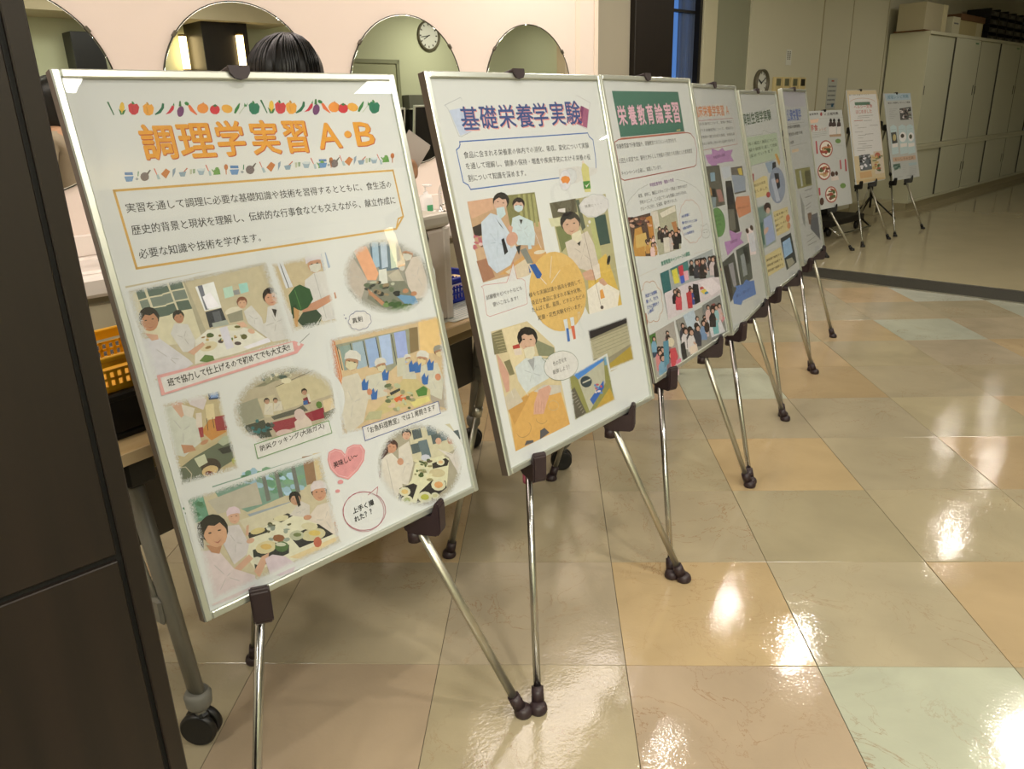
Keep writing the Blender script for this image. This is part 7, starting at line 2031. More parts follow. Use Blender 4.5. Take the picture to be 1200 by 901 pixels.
est('wall_front', eb(-3.1, -3.95, 0, -3, 2.9, CEIL), M_wall2)
est('wall_end', eb(17, -3.95, 0, 17.1, 2.9, CEIL), M_wall2)
# hall side that the round mirrors reflect
est('trim_6', eb(10.5, 2.62, 0, 11.3, 2.8, CEIL), mat('pale_pink_pilaster', 'e6cfb8', .7))
d2 = est('door_2', eb(6.1, 2.755, 0, 7.1, 2.8, 1.95), mat('greenish_door', 'a6a888', .6))
for v in ((6.05, 6.1, 0, 2.0), (7.1, 7.15, 0, 2.0), (6.05, 7.15, 1.95, 2.0)): est('door_frame', eb(v[0], 2.74, v[2], v[1], 2.80, v[3]), mat('dark_door_frame', '8a8c70', .6), d2)
est('trim_7', eb(7.2, 2.66, 0, 9.4, 2.8, 1.36), mat('black_wainscot', '151412', .5))
est('trim_8', eb(7.2, 2.64, 1.36, 9.4, 2.8, 1.54, .004), mat('grey_band', '6c6c60', .5))
est('trim_9', eb(7.2, 2.62, 1.345, 9.4, 2.8, 1.362), mat('pale_band_edge', 'c8c8b4', .5))
sw = est('switch_plate', eb(7.48, 2.65, 1.17, 7.56, 2.66, 1.27, .002), mat('switch_white', 'c9c9c4', .5)); tag(sw, 'white switch plate on the black wainscot seen in a round mirror', 'switch')
est('trim_10', eb(4.18, 2.35, 0, 4.72, 2.8, CEIL, .004), M_darkwood)
est('trim_11', eb(2.9, 2.55, 0, 3.2, 2.8, 2.16, .004), mat('black_column_cladding', '15120f', .35))
est('trim_12', eb(-1, 2.2, 2.30, 5.2, 2.30, 2.5), mat('cove_bulkhead', 'cfc2a4', .7))
cv = est('trim_13', eb(-1, 2.3, 2.30, 5.2, 2.8, 2.34), mat('cove_bulkhead', 'cfc2a4', .7))
cl = est('cove_light', eb(-.9, 2.36, 2.345, 5.1, 2.42, 2.375), emis('cove_glow', 'ffe2b0', 7)); tag(cl, 'long warm cove light hidden on the ceiling bulkhead seen in the leftmost mirror', 'light')
for (a, s_) in ((4.11, 'left'), (4.60, 'right')):
    t = thing('wall_lamp', 'glowing tube lamp on the %s of the dark pillar in the second mirror' % s_, 'lamp', W(a, 2.32 if s_ == 'right' else 2.7, 1.83), BROT, 'tube lamps on the dark pillar')
    MB().lathe([(0, 0), (.04, 0), (.04, .34), (0, .34)], 16).build('tube', emis('warm_tube', 'ffdca0', 9), t)
    MB().lathe([(0, -.02), (.044, -.02), (.044, 0), (0, 0)], 16).build('end_cap', mat('brass_cap', '8a7040', .35, .9), t)
    MB().lathe([(0, .34), (.044, .34), (.044, .36), (0, .36)], 16).build('end_cap', MC['brass_cap'], t)
# downlight housings
for k, (a, b, p) in enumerate(DOWN):
    t = thing('downlight', 'round recessed ceiling downlight, %s of those over the %s' % (('nearest', 'second', 'third', 'fourth', 'fifth', 'sixth', 'seventh', 'eighth', 'farthest')[k % 9], 'poster row and far hall' if k < 9 else 'floor around the camera and by the right wall, some added as fill'), 'light', W(a, b, CEIL), 0, 'ceiling downlights')
    MB().lathe([(.078, -.001), (.078, -.016), (.096, -.014), (.1, -.004), (.1, -.001)], 24).build('trim_ring', mat('white_ring', 'e8e8e4', .4), t)
t = thing('wall_washer', 'long slim white wall washer light above the round mirrors', 'light', W(1.6, -2.75, 2.6), BROT)
MB().box(-2.2, -.05, 0, 2.2, .05, .05, .004).build('housing', mat('white_ring', 'e8e8e4', .4), t)
for x in (-2, 1.98): MB().box(x, -.02, .05, x+.02, .02, .1).build('bracket', MC['white_ring'], t)

# foreground dark pillar with grooves
PB = -.73
pl = thing('pillar', 'dark brown wood-panelled pillar with black grooves filling the left edge', 'pillar', ORG, BROT); pl['kind'] = 'structure'; del pl['category']
eb(-.9, -1.02, 0, .2035-.004, PB-.006, CEIL).build('core', M_groove, pl)
eb(.1865, -1.03, 0, .2035, PB, CEIL, .0012).build('corner_panel', M_darkwood, pl)
for z0, z1 in ((0, .8585), (.8655, CEIL)):
    eb(-.42, PB-.014, z0, .1815, PB, z1, .001).build('panel', M_darkwood, pl)
    eb(-.95, PB-.014, z0, -.425, PB, z1, .001).build('panel', M_darkwood, pl)

# ================= MIRRORS =================
mm_ = mat('mirror_silver', (.86, .9, .84), .0, 1.0)
for k, a in enumerate((.83, 1.705, 2.58, 3.455)):
    t = thing('round_mirror', ('leftmost round wall mirror partly behind the dark pillar', 'round wall mirror behind the black-haired person', 'round wall mirror reflecting a wall clock', 'rightmost round wall mirror beside the end of the pink wall')[k], 'mirror', W(a, -3.3, 1.37), BROT, 'round mirrors over the washbasins')
    Mr = Matrix.Rotation(math.pi/2, 4, 'X')
    MB().lathe([(0, 0), (.346, 0), (.35, .0015), (.35, .006), (.346, .0075), (0, .0075)], 72, Mr).build('glass', mm_, t)
    MB().lathe([(.3505, .0), (.3525, .0), (.3525, .008), (.3505, .008), (.3505, 0)], 72, Mr).build('edge_band', mat('mirror_edge', '4a4a40', .3, .6), t)
    for ang in (38, 142, 218, 322):
        x, z = .352*math.cos(math.radians(ang)), .352*math.sin(math.radians(ang))
        MB().box(-.012, -.014, -.006, .012, -.001, .006, .001, Matrix.Translation((x, 0, z)) @ Matrix.Rotation(-math.radians(ang-90), 4, 'Y')).build('clip', mat('mirror_clip', '6a6458', .35, .7), t)
# wall clocks
def clock(loc, rz, R, label, hours=(10, 9)):
    t = thing('wall_clock', label, 'clock', loc, rz)
    Mr = Matrix.Rotation(math.pi/2, 4, 'X')
    MB().lathe([(R*.86, .012), (R*.9, .04), (R, .04), (R, 0), (0, 0)], 40, Mr).build('rim', mat('clock_rim', '5c5644', .4), t)
    MB().lathe([(0, .014), (R*.89, .014), (R*.89, .012), (0, .012)], 40, Mr).build('dial', mat('clock_dial', 'd6d6cc', .5), t)
    for h in range(12):
        a = h*math.pi/6; MB().box(-.006*R/.15, -.0155, R*.66, .006*R/.15, -.0142, R*.8, 0, Matrix.Rotation(a, 4, 'Y')).build('hour_mark', mat('ink_black', '161514', .5), t)
    MB().box(-.006, -.019, -R*.1, .006, -.0175, R*.5, 0, Matrix.Rotation(math.radians(hours[0]*30), 4, 'Y')).build('hour_hand', MC['ink_black'], t)
    MB().box(-.004, -.0215, -R*.12, .004, -.020, R*.72, 0, Matrix.Rotation(math.radians(hours[1]*30), 4, 'Y')).build('minute_hand', MC['ink_black'], t)
    return t
clock(W(7.15, -3.85, 1.455), BROT, .118, 'round wall clock on the cream wall right of the grey panel', (10, 2))
clock(W(7.74, 2.8, 2.335), BROT+math.pi, .2, 'round black-rimmed wall clock seen reflected in the third mirror', (4, 3.3))
for k in range(4):
    t = thing('wall_thermostat', ('first cream wall controller, nearest the round clock', 'second cream wall controller from the round clock', 'third cream wall controller from the round clock', 'cream wall controller farthest from the clock, with the darkest screen')[k], 'wall controller', W(7.46+k*.17, -3.85, 1.355), BROT, 'row of wall controllers')
    MB().box(-.068, -.03, 0, .068, 0, .155, .004).build('housing', mat('cream_plastic', 'd0bf8c', .5), t)
    MB().box(-.042, -.034, .075, .042, -.03, .14, .001).build('screen', mat('lcd_green_%d' % (k == 3), ('2c2a20' if k == 3 else '6a6c54'), .3), t)
    MB().box(-.02, -.034, .03, .02, -.03, .045, .001).build('button', mat('cream_button', 'b8a878', .5), t)
t = thing('wall_notice', 'small white paper notice with black strokes above the wall controllers', 'notice', W(7.68, -3.848, 1.62), BROT)
MB().box(-.055, -.002, 0, .055, 0, .14).build('paper', mat('paper_white', 'd6d6cc', .7), t)
nb = MB()
for x in (-.03, .012):
    for z in range(6): nb.box(x, -.003, .05+z*.013, x+.018, -.0021, .058+z*.013)
tag(nb.build('printed_strokes', MC['ink_black'], t), kind='stuff')
t = thing('wall_calendar', 'narrow pale wall calendar with rows of dates above the white poster boards', 'calendar', W(8.72, -3.848, 1.2), BROT)
MB().box(-.115, -.003, 0, .115, 0, .31).build('sheet', mat('calendar_paper', 'b9bcb4', .6), t)
cb = MB()
for r in range(5):
    for q in range(7): cb.box(-.09+q*.027, -.0045, .04+r*.045, -.075+q*.027, -.0031, .055+r*.045)
tag(cb.build('date_print', mat('grey_ink', '6a6c70', .6), t), kind='stuff')
MB().box(-.03, -.0045, .275, .03, -.0031, .29).build('month_print', mat('red_ink', 'a85a48', .6), t)
MB().box(.02, -.0045, .02, .07, -.0031, .055).build('blue_mark', mat('blue_ink', '3a6a88', .6), t)

# ================= WASH COUNTER =================
t = thing('wash_counter', 'long white washbasin counter on beige cabinets under the round mirrors', 'counter', ORG, BROT)
eb(-.8, -3.29, .71, 3.95, -2.78, .78, .012).build('worktop', mat('white_acrylic_top', 'ece2da', .25), t)
eb(-.8, -3.30, .78, 3.95, -3.27, .86, .004).build('splashback', MC['white_acrylic_top'], t)
eb(-.8, -3.29, .08, 3.95, -2.86, .70).build('carcass', mat('beige_counter_body', 'b9b199', .5), t)
eb(-.8, -3.29, 0, 3.95, -2.90, .08).build('toe_kick', mat('counter_toe_kick', '7a785e', .5), t)
for k in range(6):
    a = -.8+k*.79
    d = eb(a+.004, -2.86, .10, a+.786, -2.835, .675, .003).build('door', mat('beige_counter_door', 'c6bda4', .45), t)
    eb(a+.35, -2.835, .60, a+.45, -2.815, .615, .003).build('handle', mat('satin_steel', '9a9a94', .3, .9), d)
for a in (.83, 1.705, 2.58, 3.455):
    bs = MB().lathe([(.19, .781), (.2, .79), (.215, .79), (.222, .781)], 36, Matrix.Translation((a, 3.02, 0)) @ Matrix.Diagonal((1, .8, 1, 1))).build('basin_rim', MC['white_acrylic_top'], t)
    MB().lathe([(0, .7815), (.19, .7825)], 30, Matrix.Translation((a, 3.02, 0)) @ Matrix.Diagonal((1, .8, 1, 1))).build('bowl', mat('basin_shade', 'd8d0ca', .2), bs)
def faucet(a, lab):
    t = thing('faucet', lab, 'faucet', W(a, -3.13, .78), BROT, 'gooseneck taps on the wash counter')
    MB().lathe([(0, 0), (.028, 0), (.026, .012), (.014, .018), (.0, .018)], 20).build('base', mat('chrome', 'd8d8d8', .08, 1), t)
    pts = [(0, 0, .01), (0, 0, .1)]+[(0, -.05+.05*math.cos(x), .1+.05*math.sin(x)) for x in [i*math.pi/8 for i in range(1, 9)]]+[(0, -.1, .075)]
    MB().path(pts, .0095, 12).build('spout', MC['chrome'], t)
    MB().tube((.0, 0, .035), (.045, 0, .05), .006, .005).build('lever', MC['chrome'], t)
faucet(2.60, 'chrome gooseneck tap beside the white soap bottle'); faucet(.76, 'chrome tap at the left end of the wash counter by the pillar'); 
t = thing('soap_bottle', 'white pump soap bottle with green print on the wash counter', 'soap bottle', W(2.45, -3.06, .78), BROT)
MB().lathe([(0, 0), (.034, 0), (.037, .006), (.037, .09), (.03, .105), (.013, .112), (.013, .122), (0, .122)], 24, Matrix.Diagonal((1, .75, 1, 1))).build('bottle', mat('white_plastic', 'ece8e6', .35), t)
MB().tube((0, 0, .12), (0, 0, .15), .005).box(-.012, -.04, .148, .012, .012, .158, .003).build('pump', MC['white_plastic'], t)
MB().box(-.018, -.031, .03, .018, -.0285, .06, .001).build('label_print', mat('green_print', '4a9a6a', .6), t)
t = MB().box(-.035, -.025, 0, .035, .025, .028, .008, seg=2).build('sponge', mat('yellow_sponge', 'e6dc3a', .9, bump=.6, bscale=300)); t.location = W(2.72, -3.02, .78); t.rotation_euler = (0, 0, BROT+.3); tag(t, 'small yellow sponge beside the chrome tap', 'sponge')
t = thing('paper_cup_stack', 'orange topped dispenser at the left end of the wash counter', 'dispenser', W(.93, -3.0, .78), BROT)
MB().lathe([(0, 0), (.03, 0), (.03, .09), (0, .09)], 20).build('body', MC['white_plastic'], t); MB().lathe([(0, .09), (.031, .09), (.026, .11), (0, .112)], 20).build('cap', mat('orange_plastic', 'd8762c', .4), t)

# ================= CABINETS =================
M_cab = mat('pale_green_cream_steel', 'cecdb4', .35, bump=.05, bscale=30); M_cabd = mat('cabinet_door_steel', 'd2d3bc', .25, bump=.04, bscale=30)
CF = -3.38
def cab_unit(a0, a1, z0, z1, name, label, grp, upper):
    t = thing(name, label, 'cabinet', W(a0, CF, 0), BROT, grp); w = a1-a0; D = .45
    MB().box(.001, .012, z0, .02, D, z1).box(w-.02, .012, z0, w-.001, D, z1).box(.02, D-.02, z0, w-.02, D, z1).box(.0, .0, z1-.035, w, D, z1, .002).box(0, 0, z0, w, D, z0+.03, .002).build('body', M_cab, t)
    m = w*.5
    d = MB().box(.02, .022, z0+.032, m, .04, z1-.037, .002).build('door', M_cabd, t)
    MB().box(.07, .018, (z0+z1)/2-.05, .085, .022, (z0+z1)/2+.05, .002).build('handle', mat('dark_pull', '3a382e', .4), d)
    d = MB().box(m-.03, .003, z0+.032, w-.02, .02, z1-.037, .002).build('door', M_cabd, t)
    MB().box(w-.10, -.002, (z0+z1)/2-.06, w-.085, .004, (z0+z1)/2+.06, .002).build('handle', MC['dark_pull'], d)
    MB().box(m-.046, .006, z0+.034, m-.030, .0215, z1-.039).build('shadow_gap', mat('dark_gap', '3a382c', .6), t)
    MB().box(w-.018, -.0005, z0+.03, w-.010, .0025, z1-.037).build('edge_trim', mat('dark_gap', '3a382c', .6), t)
    if upper: MB().box(w-.24, .0005, z1-.085, w-.12, .0028, z1-.07).build('green_tag', mat('green_sticker', '3a7a4a', .5), d)
    else: MB().box(0, .03, 0, w, D, z0).build('plinth', mat('cabinet_plinth', 'a89f80', .5), t)
us = [(10.1, 12.0), (12.0, 13.9), (13.9, 15.8)]
nm = ('nearest', 'middle', 'farthest')
for k, (a0, a1) in enumerate(us):
    cab_unit(a0, a1, .09, .735, 'low_cabinet', '%s lower sliding-door steel cabinet of the row along the far wall' % nm[k].capitalize(), 'lower steel cabinets', 0)
    cab_unit(a0, a1, .737, 2.0, 'tall_cabinet', '%s upper sliding-door steel cabinet of the row along the far wall' % nm[k].capitalize(), 'upper steel cabinets', 1)
# things on top of the cabinets
t = thing('storage_box', 'large pale flat-sided box on top of the nearest cabinet', 'box', W(10.15, -3.45, 2.0), BROT)
MB().box(-.1, -.0, .012, .62, .30, .30, .004).build('body', mat('pale_grey_box', 'b5ad90', .6), t); MB().box(-.12, -.02, 0, .64, .32, .012).build('bottom_sheet', mat('brown_board', '6a4a2c', .7), t); MB().box(.46, -.004, .012, .60, .0, .30).build('end_panel', mat('cream_box_panel', 'd0c8a4', .6), t)
t = thing('small_box', 'small white box between the pale box and the brown-lidded box', 'box', W(11.0, -3.45, 2.0), BROT)
MB().box(0, 0, 0, .26, .2, .2, .003).build('body', mat('white_box', 'c6c2a8', .6), t); MB().box(.04, -.002, .12, .2, 0, .135).build('printed_line', mat('grey_ink', '6a6c70', .6), t)
t = thing('lidded_box', 'cream cardboard box with a brown lid on top of the cabinets', 'box', W(11.4, -3.5, 2.0), BROT)
MB().box(0, 0, 0, .95, .32, .2, .003).build('body', mat('cream_carton', 'b8ac80', .65), t); MB().box(-.015, -.015, .19, .965, .335, .26, .003).build('lid', mat('brown_lid', '6f5034', .6), t); MB().box(.68, -.002, .02, .9, 0, .18).build('side_panel', mat('cream_box_panel', 'd0c8a4', .6), t)
for k in range(6):
    for j in range(4):
        t = thing('file_tray', 'black plastic tray %s in the %s stack from the brown-lidded box' % (('at the bottom', 'second from bottom', 'third from bottom', 'on top')[j], ('first', 'second', 'third', 'fourth', 'fifth', 'sixth')[k]), 'tray', W(12.55+k*.40, -3.48, 2.0+j*.1), BROT, 'black trays stacked on the far cabinets')
        if k == 0 and j == 0:
            MB().box(0, 0, 0, .37, .3, .006).box(0, 0, .006, .012, .3, .094).box(.358, 0, .006, .37, .3, .094).box(.012, .288, .006, .358, .3, .094).box(.012, 0, .006, .358, .01, .06).build('shell', mat('black_tray', '12110f', .35), t)
            MB().box(.12, -.004, .02, .25, 0, .045, .001).build('label_holder', mat('grey_holder', '55544c', .3, .3), t); first = t
        else:
            for ch in first.children: c2 = ch.copy(); COL.objects.link(c2); c2.parent = t

# ================= EASELS AND POSTERS =================
M_alu = mat('anodised_aluminium', 'b9b6a8', .32, .9); M_alu_l = mat('bright_aluminium_tube', 'b8b8b6', .2, 1.0); M_plum = mat('plum_brown_plastic', '2e2124', .45)
M_black = mat('black_plastic', '141312', .4); M_frame = mat('satin_aluminium_frame', 'c9cdc4', .3, .75); M_sheet = mat('poster_paper', (.575, .60, .61), .6); M_back = mat('black_backing_board', '151311', .6)
M_glass = pane_mat('acrylic_cover', 1.42); M_side = mat('taupe_side_shade', '5a4f45', .45, .3); INK, SOFT = print_mats()
PAPER = {1: (.604, .604, .604)}
TILT = {}
POSE = {1: (.371,-.276,.491,.852,.219), 2: (.826,.244,.499,.900,.224), 3: (1.197,.849,.505,1.007,.225), 4: (1.511,1.407,.491,1.115,.226), 5: (1.827,2.044,.477,1.064,.228), 6: (2.149,2.656,.488,1.091,.21),
        7: (3.375,5.842,.359,.776,.23), 8: (3.839,6.294,.528,.789,.226), 9: (4.436,6.888,.5,.768,.245)}
# per easel: left foot s, right foot s, front feet distance, rear foot s and n, clip positions
EAS = {1: (-.375,.276,.142,-.036,-.47,-.19,.155), 2: (-.393,.256,.141,-.065,-.47,-.2,.154), 3: (-.472,.189,.142,-.127,-.476,-.2,.153), 4: (-.439,.21,.123,-.12,-.48,-.2,.16),
       5: (-.452,.192,.126,-.12,-.48,-.21,.17), 6: (-.468,.197,.107,-.12,-.48,-.22,.2), 7: (-.6,-.134,.253,-.2,-.5,-.2,.17), 8: (-.552,.011,.23,.1,-.45,-.167,.179), 9: (-.629,.026,.217,.1,-.5,-.2,.126)}

def fnt(txt, bold):
    c = bpy.data.curves.new('lettering', 'FONT'); c.body = txt; c.resolution_u = 1 if len(txt) > 6 else 2; c.offset = 0
    o = bpy.data.objects.new('lettering', c); COL.objects.link(o); return c, o
def artwork(k, step):
    V = []; F = []; C = []; MI = []
    texts = []
    for ln in ART[k].split('\n'):
        p = ln.split('|')
        if p[0] == 't': texts.append(p)
    objs = [fnt(p[3], int(p[9])) for p in texts]
    bpy.context.view_layer.update(); dg = bpy.context.evaluated_depsgraph_get(); ti = 0
    def addp(pts, z, col, mi=0, al=None):
        b = len(V)
        for q in pts: V.append((q[0]-.307, -z, .861-q[1]))
        F.append(tuple(range(b, b+len(pts)))); C.extend([(*col, 1.0 if al is None else al[i]) for i in range(len(pts))]); MI.append(mi)
    for ln in ART[k].split('\n'):
        p = ln.split('|'); z = .0001+int(p[1])*step
        if p[0] == 'p':
            n = [float(v)/2000 for v in p[3].split()]; pts = list(zip(n[::2], n[1::2])); addp(pts, z, pal(p[2]))
        elif p[0] == 'l':
            n = [float(v)/2000 for v in p[5].split()]; pts = list(zip(n[::2], n[1::2])); w = float(p[3])/2000
            if int(p[4]): pts.append(pts[0])
            for (x0, y0), (x1, y1) in zip(pts, pts[1:]):
                L = math.hypot(x1-x0, y1-y0)
                if L < 1e-6: continue
                dx, dy = (x1-x0)/L*w, (y1-y0)/L*w
                addp([(x0-dx*.7+dy, y0-dy*.7-dx), (x1+dx*.7+dy, y1+dy*.7-dx), (x1+dx*.7-dy, y1+dy*.7+dx), (x0-dx*.7-dy, y0-dy*.7+dx)], z, pal(p[2]))
        elif p[0] == 'f':
            n = [float(v)/2000 for v in p[4].split()]; pts = list(zip(n[::2], n[1::2])); wi, wo = float(p[2])/1000, float(p[3])/1000
            cx = sum(q[0] for q in pts)/len(pts); cy = sum(q[1] for q in pts)/len(pts); N = len(pts)
            def off(q, d):
                L = math.hypot(q[0]-cx, q[1]-cy); return (q[0]+(q[0]-cx)/L*d, q[1]+(q[1]-cy)/L*d)
            I = [off(q, -wi*1.6) for q in pts]; O = [off(q, wo*1.4) for q in pts]; P0 = [off(q, .001) for q in pts]
            for i in range(N):
                j = (i+1) % N
                addp([I[i], I[j], P0[j], P0[i]], z, PAPERC, 1, (0, 0, 1, 1)); addp([P0[i], P0[j], O[j], O[i]], z, PAPERC, 1, (1, 1, 1, 1))
        else:
            cu, o = objs[ti]; ti += 1
            me = bpy.data.meshes.new_from_object(o.evaluated_get(dg))
            x0, y0, x1, y1, hh = [float(v)/2000 for v in p[4:9]]
            xs = [v.co.x for v in me.vertices]; ys = [v.co.y for v in me.vertices]
            ax, bx, ay, by = min(xs), max(xs), min(ys), max(ys); L = math.hypot(x1-x0, y1-y0); ux, uy = (x1-x0)/L, (y1-y0)/L
            sy = hh/(by-ay) if len(p[3]) == 1 or by-ay > .8 else hh/.9
            col = pal(p[2]); w = hh*(.006+.0042*int(p[9])); S_ = [(0, 0)]+[(w*math.cos(q*math.pi/4), w*math.sin(q*math.pi/4)) for q in range(0, 8, 1 if int(p[9]) > 1 else 4)]
            for qi, (sx_, sy_) in enumerate(S_):
                b = len(V); zq = z+qi*.000004
                for v in me.vertices:
                    lx = (v.co.x-ax)/(bx-ax)*L+sx_; ly = (v.co.y-ay)*sy+sy_
                    V.append((x0+ux*lx+uy*ly-.307, -zq, .861-(y0+uy*lx-ux*ly)))
                for f in me.polygons: F.append(tuple(b+i for i in f.vertices)); MI.append(0)
                C.extend([(*col, 1.0)]*len(me.vertices))
            bpy.data.meshes.remove(me)
    for cu, o in objs: bpy.data.objects.remove(o); bpy.data.curves.remove(cu)
    me = bpy.data.meshes.new('printed_artwork'); me.from_pydata(V, [], F)
    me.materials.append(INK); me.materials.append(SOFT); me.polygons.foreach_set('material_index', MI)
    at = me.color_attributes.new('ink', 'FLOAT_COLOR', 'POINT'); at.data.foreach_set('color', [x for c in C for x in c])
    return me
PAPERC = (.575, .60, .61)
def poster(k, x, y, z, yaw, tilt, framed, label):
    rz = yaw
    t = thing('framed_poster' if framed else 'poster_board', label, 'poster', (x, y, z), 0, 'posters on the row of easels' if framed else 'poster boards on the far easels')
    t.rotation_euler = (-tilt, 0, rz)   # leans back
    Wd, H = .307, .861
    if framed:
        f = .013
        fr = MB()
        for (a, b, c, d) in ((-Wd, 0, -Wd+f, H), (Wd-f, 0, Wd, H), (-Wd+f, 0, Wd-f, f), (-Wd+f, H-f, Wd-f, H)): fr.box(a, 0, b, c, .02, d, .0022)
        fr.build('frame', M_frame, t)
        for sx in (-1, 1): MB().box(sx*(Wd+.0003)-.0003, .0025, .001, sx*(Wd+.0003)+.0003, .0205, H-.001).build('side_strip', M_side if k < 4 else M_frame, t)  # nearest frames: shade on the side faces put into the strip colour
        MB().box(-Wd+f, .0105, f, Wd-f, .019, H-f).build('back_board', M_back, t)
        MB().box(-Wd+f, .0075, f, Wd-f, .0104, H-f).build('sheet', M_sheet, t)
        MB().box(-Wd+f, .0015, f, Wd-f, .003, H-f).build('clear_cover', M_glass, t)
        me = artwork(k, .000009); a = link('printed_artwork', me, t); a.location = (0, .0075, 0)
    else:
        MB().box(-Wd, .0, 0, Wd, .012, H, .0008).build('board', M_sheet, t)
        me = artwork(k, .00003); a = link('printed_artwork', me, t); a.location = (0, -.0003, 0)
    tag(a, kind='stuff')
    return t
def easel(k, x, y, z, yaw, sl, sr, nf, rs, rn, cl, cr, label, dark=False):
    t = thing('display_easel', label, 'easel', (x, y, 0), yaw, 'aluminium tripod easels')   # local: x along the poster, -y towards the viewer side
    zc = z-.03; nb = -.038
    def P_(s, n, zz): return Vector((s, -n, zz))
    apz = 1.0; nA = nb-(nf-nb)/zc*(apz-zc)
    sA = ((sl+(cl-sl)/zc*apz)+(sr+(cr-sr)/zc*apz))/2; sA = max(-.12, min(.12, sA))
    ap = P_(sA, nA, apz); rad = .0105
    plast = M_black if dark else M_plum
    for i, (fs, fn_) in enumerate(((sl, nf), (sr, nf), (rs, rn))):
        foot = P_(fs, fn_, .0); top = ap+Vector((0, .012, .0)) if i == 2 else ap; d = (foot-top).normalized(); L = (foot-top).length
        mid = top+d*(L*(.52 if i == 2 else .44))
        lg = MB().tube(top, mid, rad+.0018, n=18, sq=.85).build('leg', M_alu_l if i == 0 else M_alu, t)
        if i == 2: MB().tube(mid-d*.012, mid+d*.016, rad+.0028, n=18).build('collar', M_alu, lg)
        else: MB().tube(mid-d*.012, mid+d*.016, rad+.003, n=18).build('collar', plast, lg)
        MB().tube(mid, foot-d*.02, rad-.0005, n=18, sq=.85).build('lower_tube', M_alu_l if i == 0 else M_alu, lg)
        zf = foot-d*.012
        MB().tube(foot-d*.052, foot-d*.02, .0135, .0145, n=18).lathe([(0, 0), (.019, 0), (.021, .006), (.0185, .016), (.013, .022), (0, .024)], 20, Matrix.Translation((foot.x, foot.y, 0))).build('rubber_foot', plast, lg)
    MB().box(ap.x-.04, ap.y-.025, ap.z-.03, ap.x+.04, ap.y+.03, ap.z+.03, .008).build('hub', plast, t)
    # mast up to the clip at the poster's top edge
    tl = TILT[k]; H = .861; topc = P_(-.02, -H*math.sin(tl)-.026*math.cos(tl)-.008, z+H*math.cos(tl)+.006)
    MB().tube(ap, topc+Vector((0, 0, -.02)), .008, n=14).build('mast', M_alu, t)
    Rm = Matrix.Translation(P_(-.02, -H*math.sin(tl), z+H*math.cos(tl))) @ Matrix.Rotation(-tl, 4, 'X')
    cp = MB().box(-.019, -.004, .001, .019, .03, .008, .002, Rm)
    cp.prism([(-.019, .008), (.019, .008), (.018, -.004), (.011, -.012), (0, -.0145), (-.011, -.012), (-.018, -.004)], .0, .005, Rm @ Matrix.Rotation(math.pi/2, 4, 'X'))
    cp.box(-.014, .021, -.05, .014, .03, .004, .002, Rm); cp.build('top_clip', plast, t)
    for i, (c, s) in enumerate(((cl, sl), (cr, sr))):
        c = s+(sA-s)*(zc/apz)
        Bm = Matrix.Translation(P_(c, nb+.003, z)) @ Matrix.Rotation(math.radians(26 if i else -26), 4, 'Z')
        hb = MB()
        # side profile of the holder: ledge under the poster with an upright hook in front
        prof = [(.022, -.040), (.006, -.048), (-.052, -.046), (-.060, -.036), (-.060, .022), (-.056, .030), (-.050, .030), (-.046, .020), (-.044, -.003), (.012, -.003), (.022, -.010)]
        A = [hb.bm.verts.new((-.0165, q[0], q[1])) for q in prof]; B = [hb.bm.verts.new((.0165, q[0], q[1])) for q in prof]; n = len(prof)
        for q in range(n): hb.bm.faces.new((A[q], A[(q+1) % n], B[(q+1) % n], B[q]))
        hb.bm.faces.new(A[::-1]); hb.bm.faces.new(B)
        bmesh.ops.bevel(hb.bm, geom=list(hb.bm.edges), offset=.003, segments=2, affect='EDGES')
        bmesh.ops.transform(hb.bm, matrix=Bm, verts=hb.bm.verts)
        h = hb.build('poster_holder', plast, t)
        MB().tube(Bm @ Vector((0, .006, -.07)), Bm @ Vector((0, .006, -.045)), .0145, n=16).build('sleeve', plast if not (i == 0 and k in (2, 6)) else mat('pink_tape', 'b05a70', .6), h)
    return t
PL = {1: 'nearest framed poster, orange title over a row of vegetables', 2: 'framed poster with a blue title between two beakers and a yellow oval', 3: 'framed poster with a pink title on a green blackboard panel',
      4: 'framed poster with an orange title and purple starburst bubbles', 5: 'framed poster with dark green title and pale yellow note boxes', 6: 'narrow-looking framed poster with a blue title, last of the near row',
      7: 'white poster board with red-rimmed dishes, first of the far group', 8: 'cream and yellow poster board with an orange arch in the far group', 9: 'light blue poster board with dishes, farthest right of all'}
EL = {1: 'tripod easel carrying the nearest poster with the orange vegetable title', 2: 'tripod easel carrying the poster with the blue title and beakers', 3: 'tripod easel carrying the poster with the green blackboard panel',
      4: 'tripod easel carrying the poster with purple starbursts', 5: 'tripod easel carrying the poster with the dark green title', 6: 'tripod easel carrying the last framed poster of the near row',
      7: 'tripod easel carrying the white board with red-rimmed dishes', 8: 'tripod easel carrying the cream and yellow board', 9: 'tripod easel carrying the light blue board'}
for k, (x, y, z, yaw, tilt) in POSE.items():
    TILT[k] = tilt
    poster(k, x, y, z, yaw, tilt, k <= 6, PL[k])
    easel(k, x, y, z, yaw, *EAS[k], EL[k], dark=k > 6)
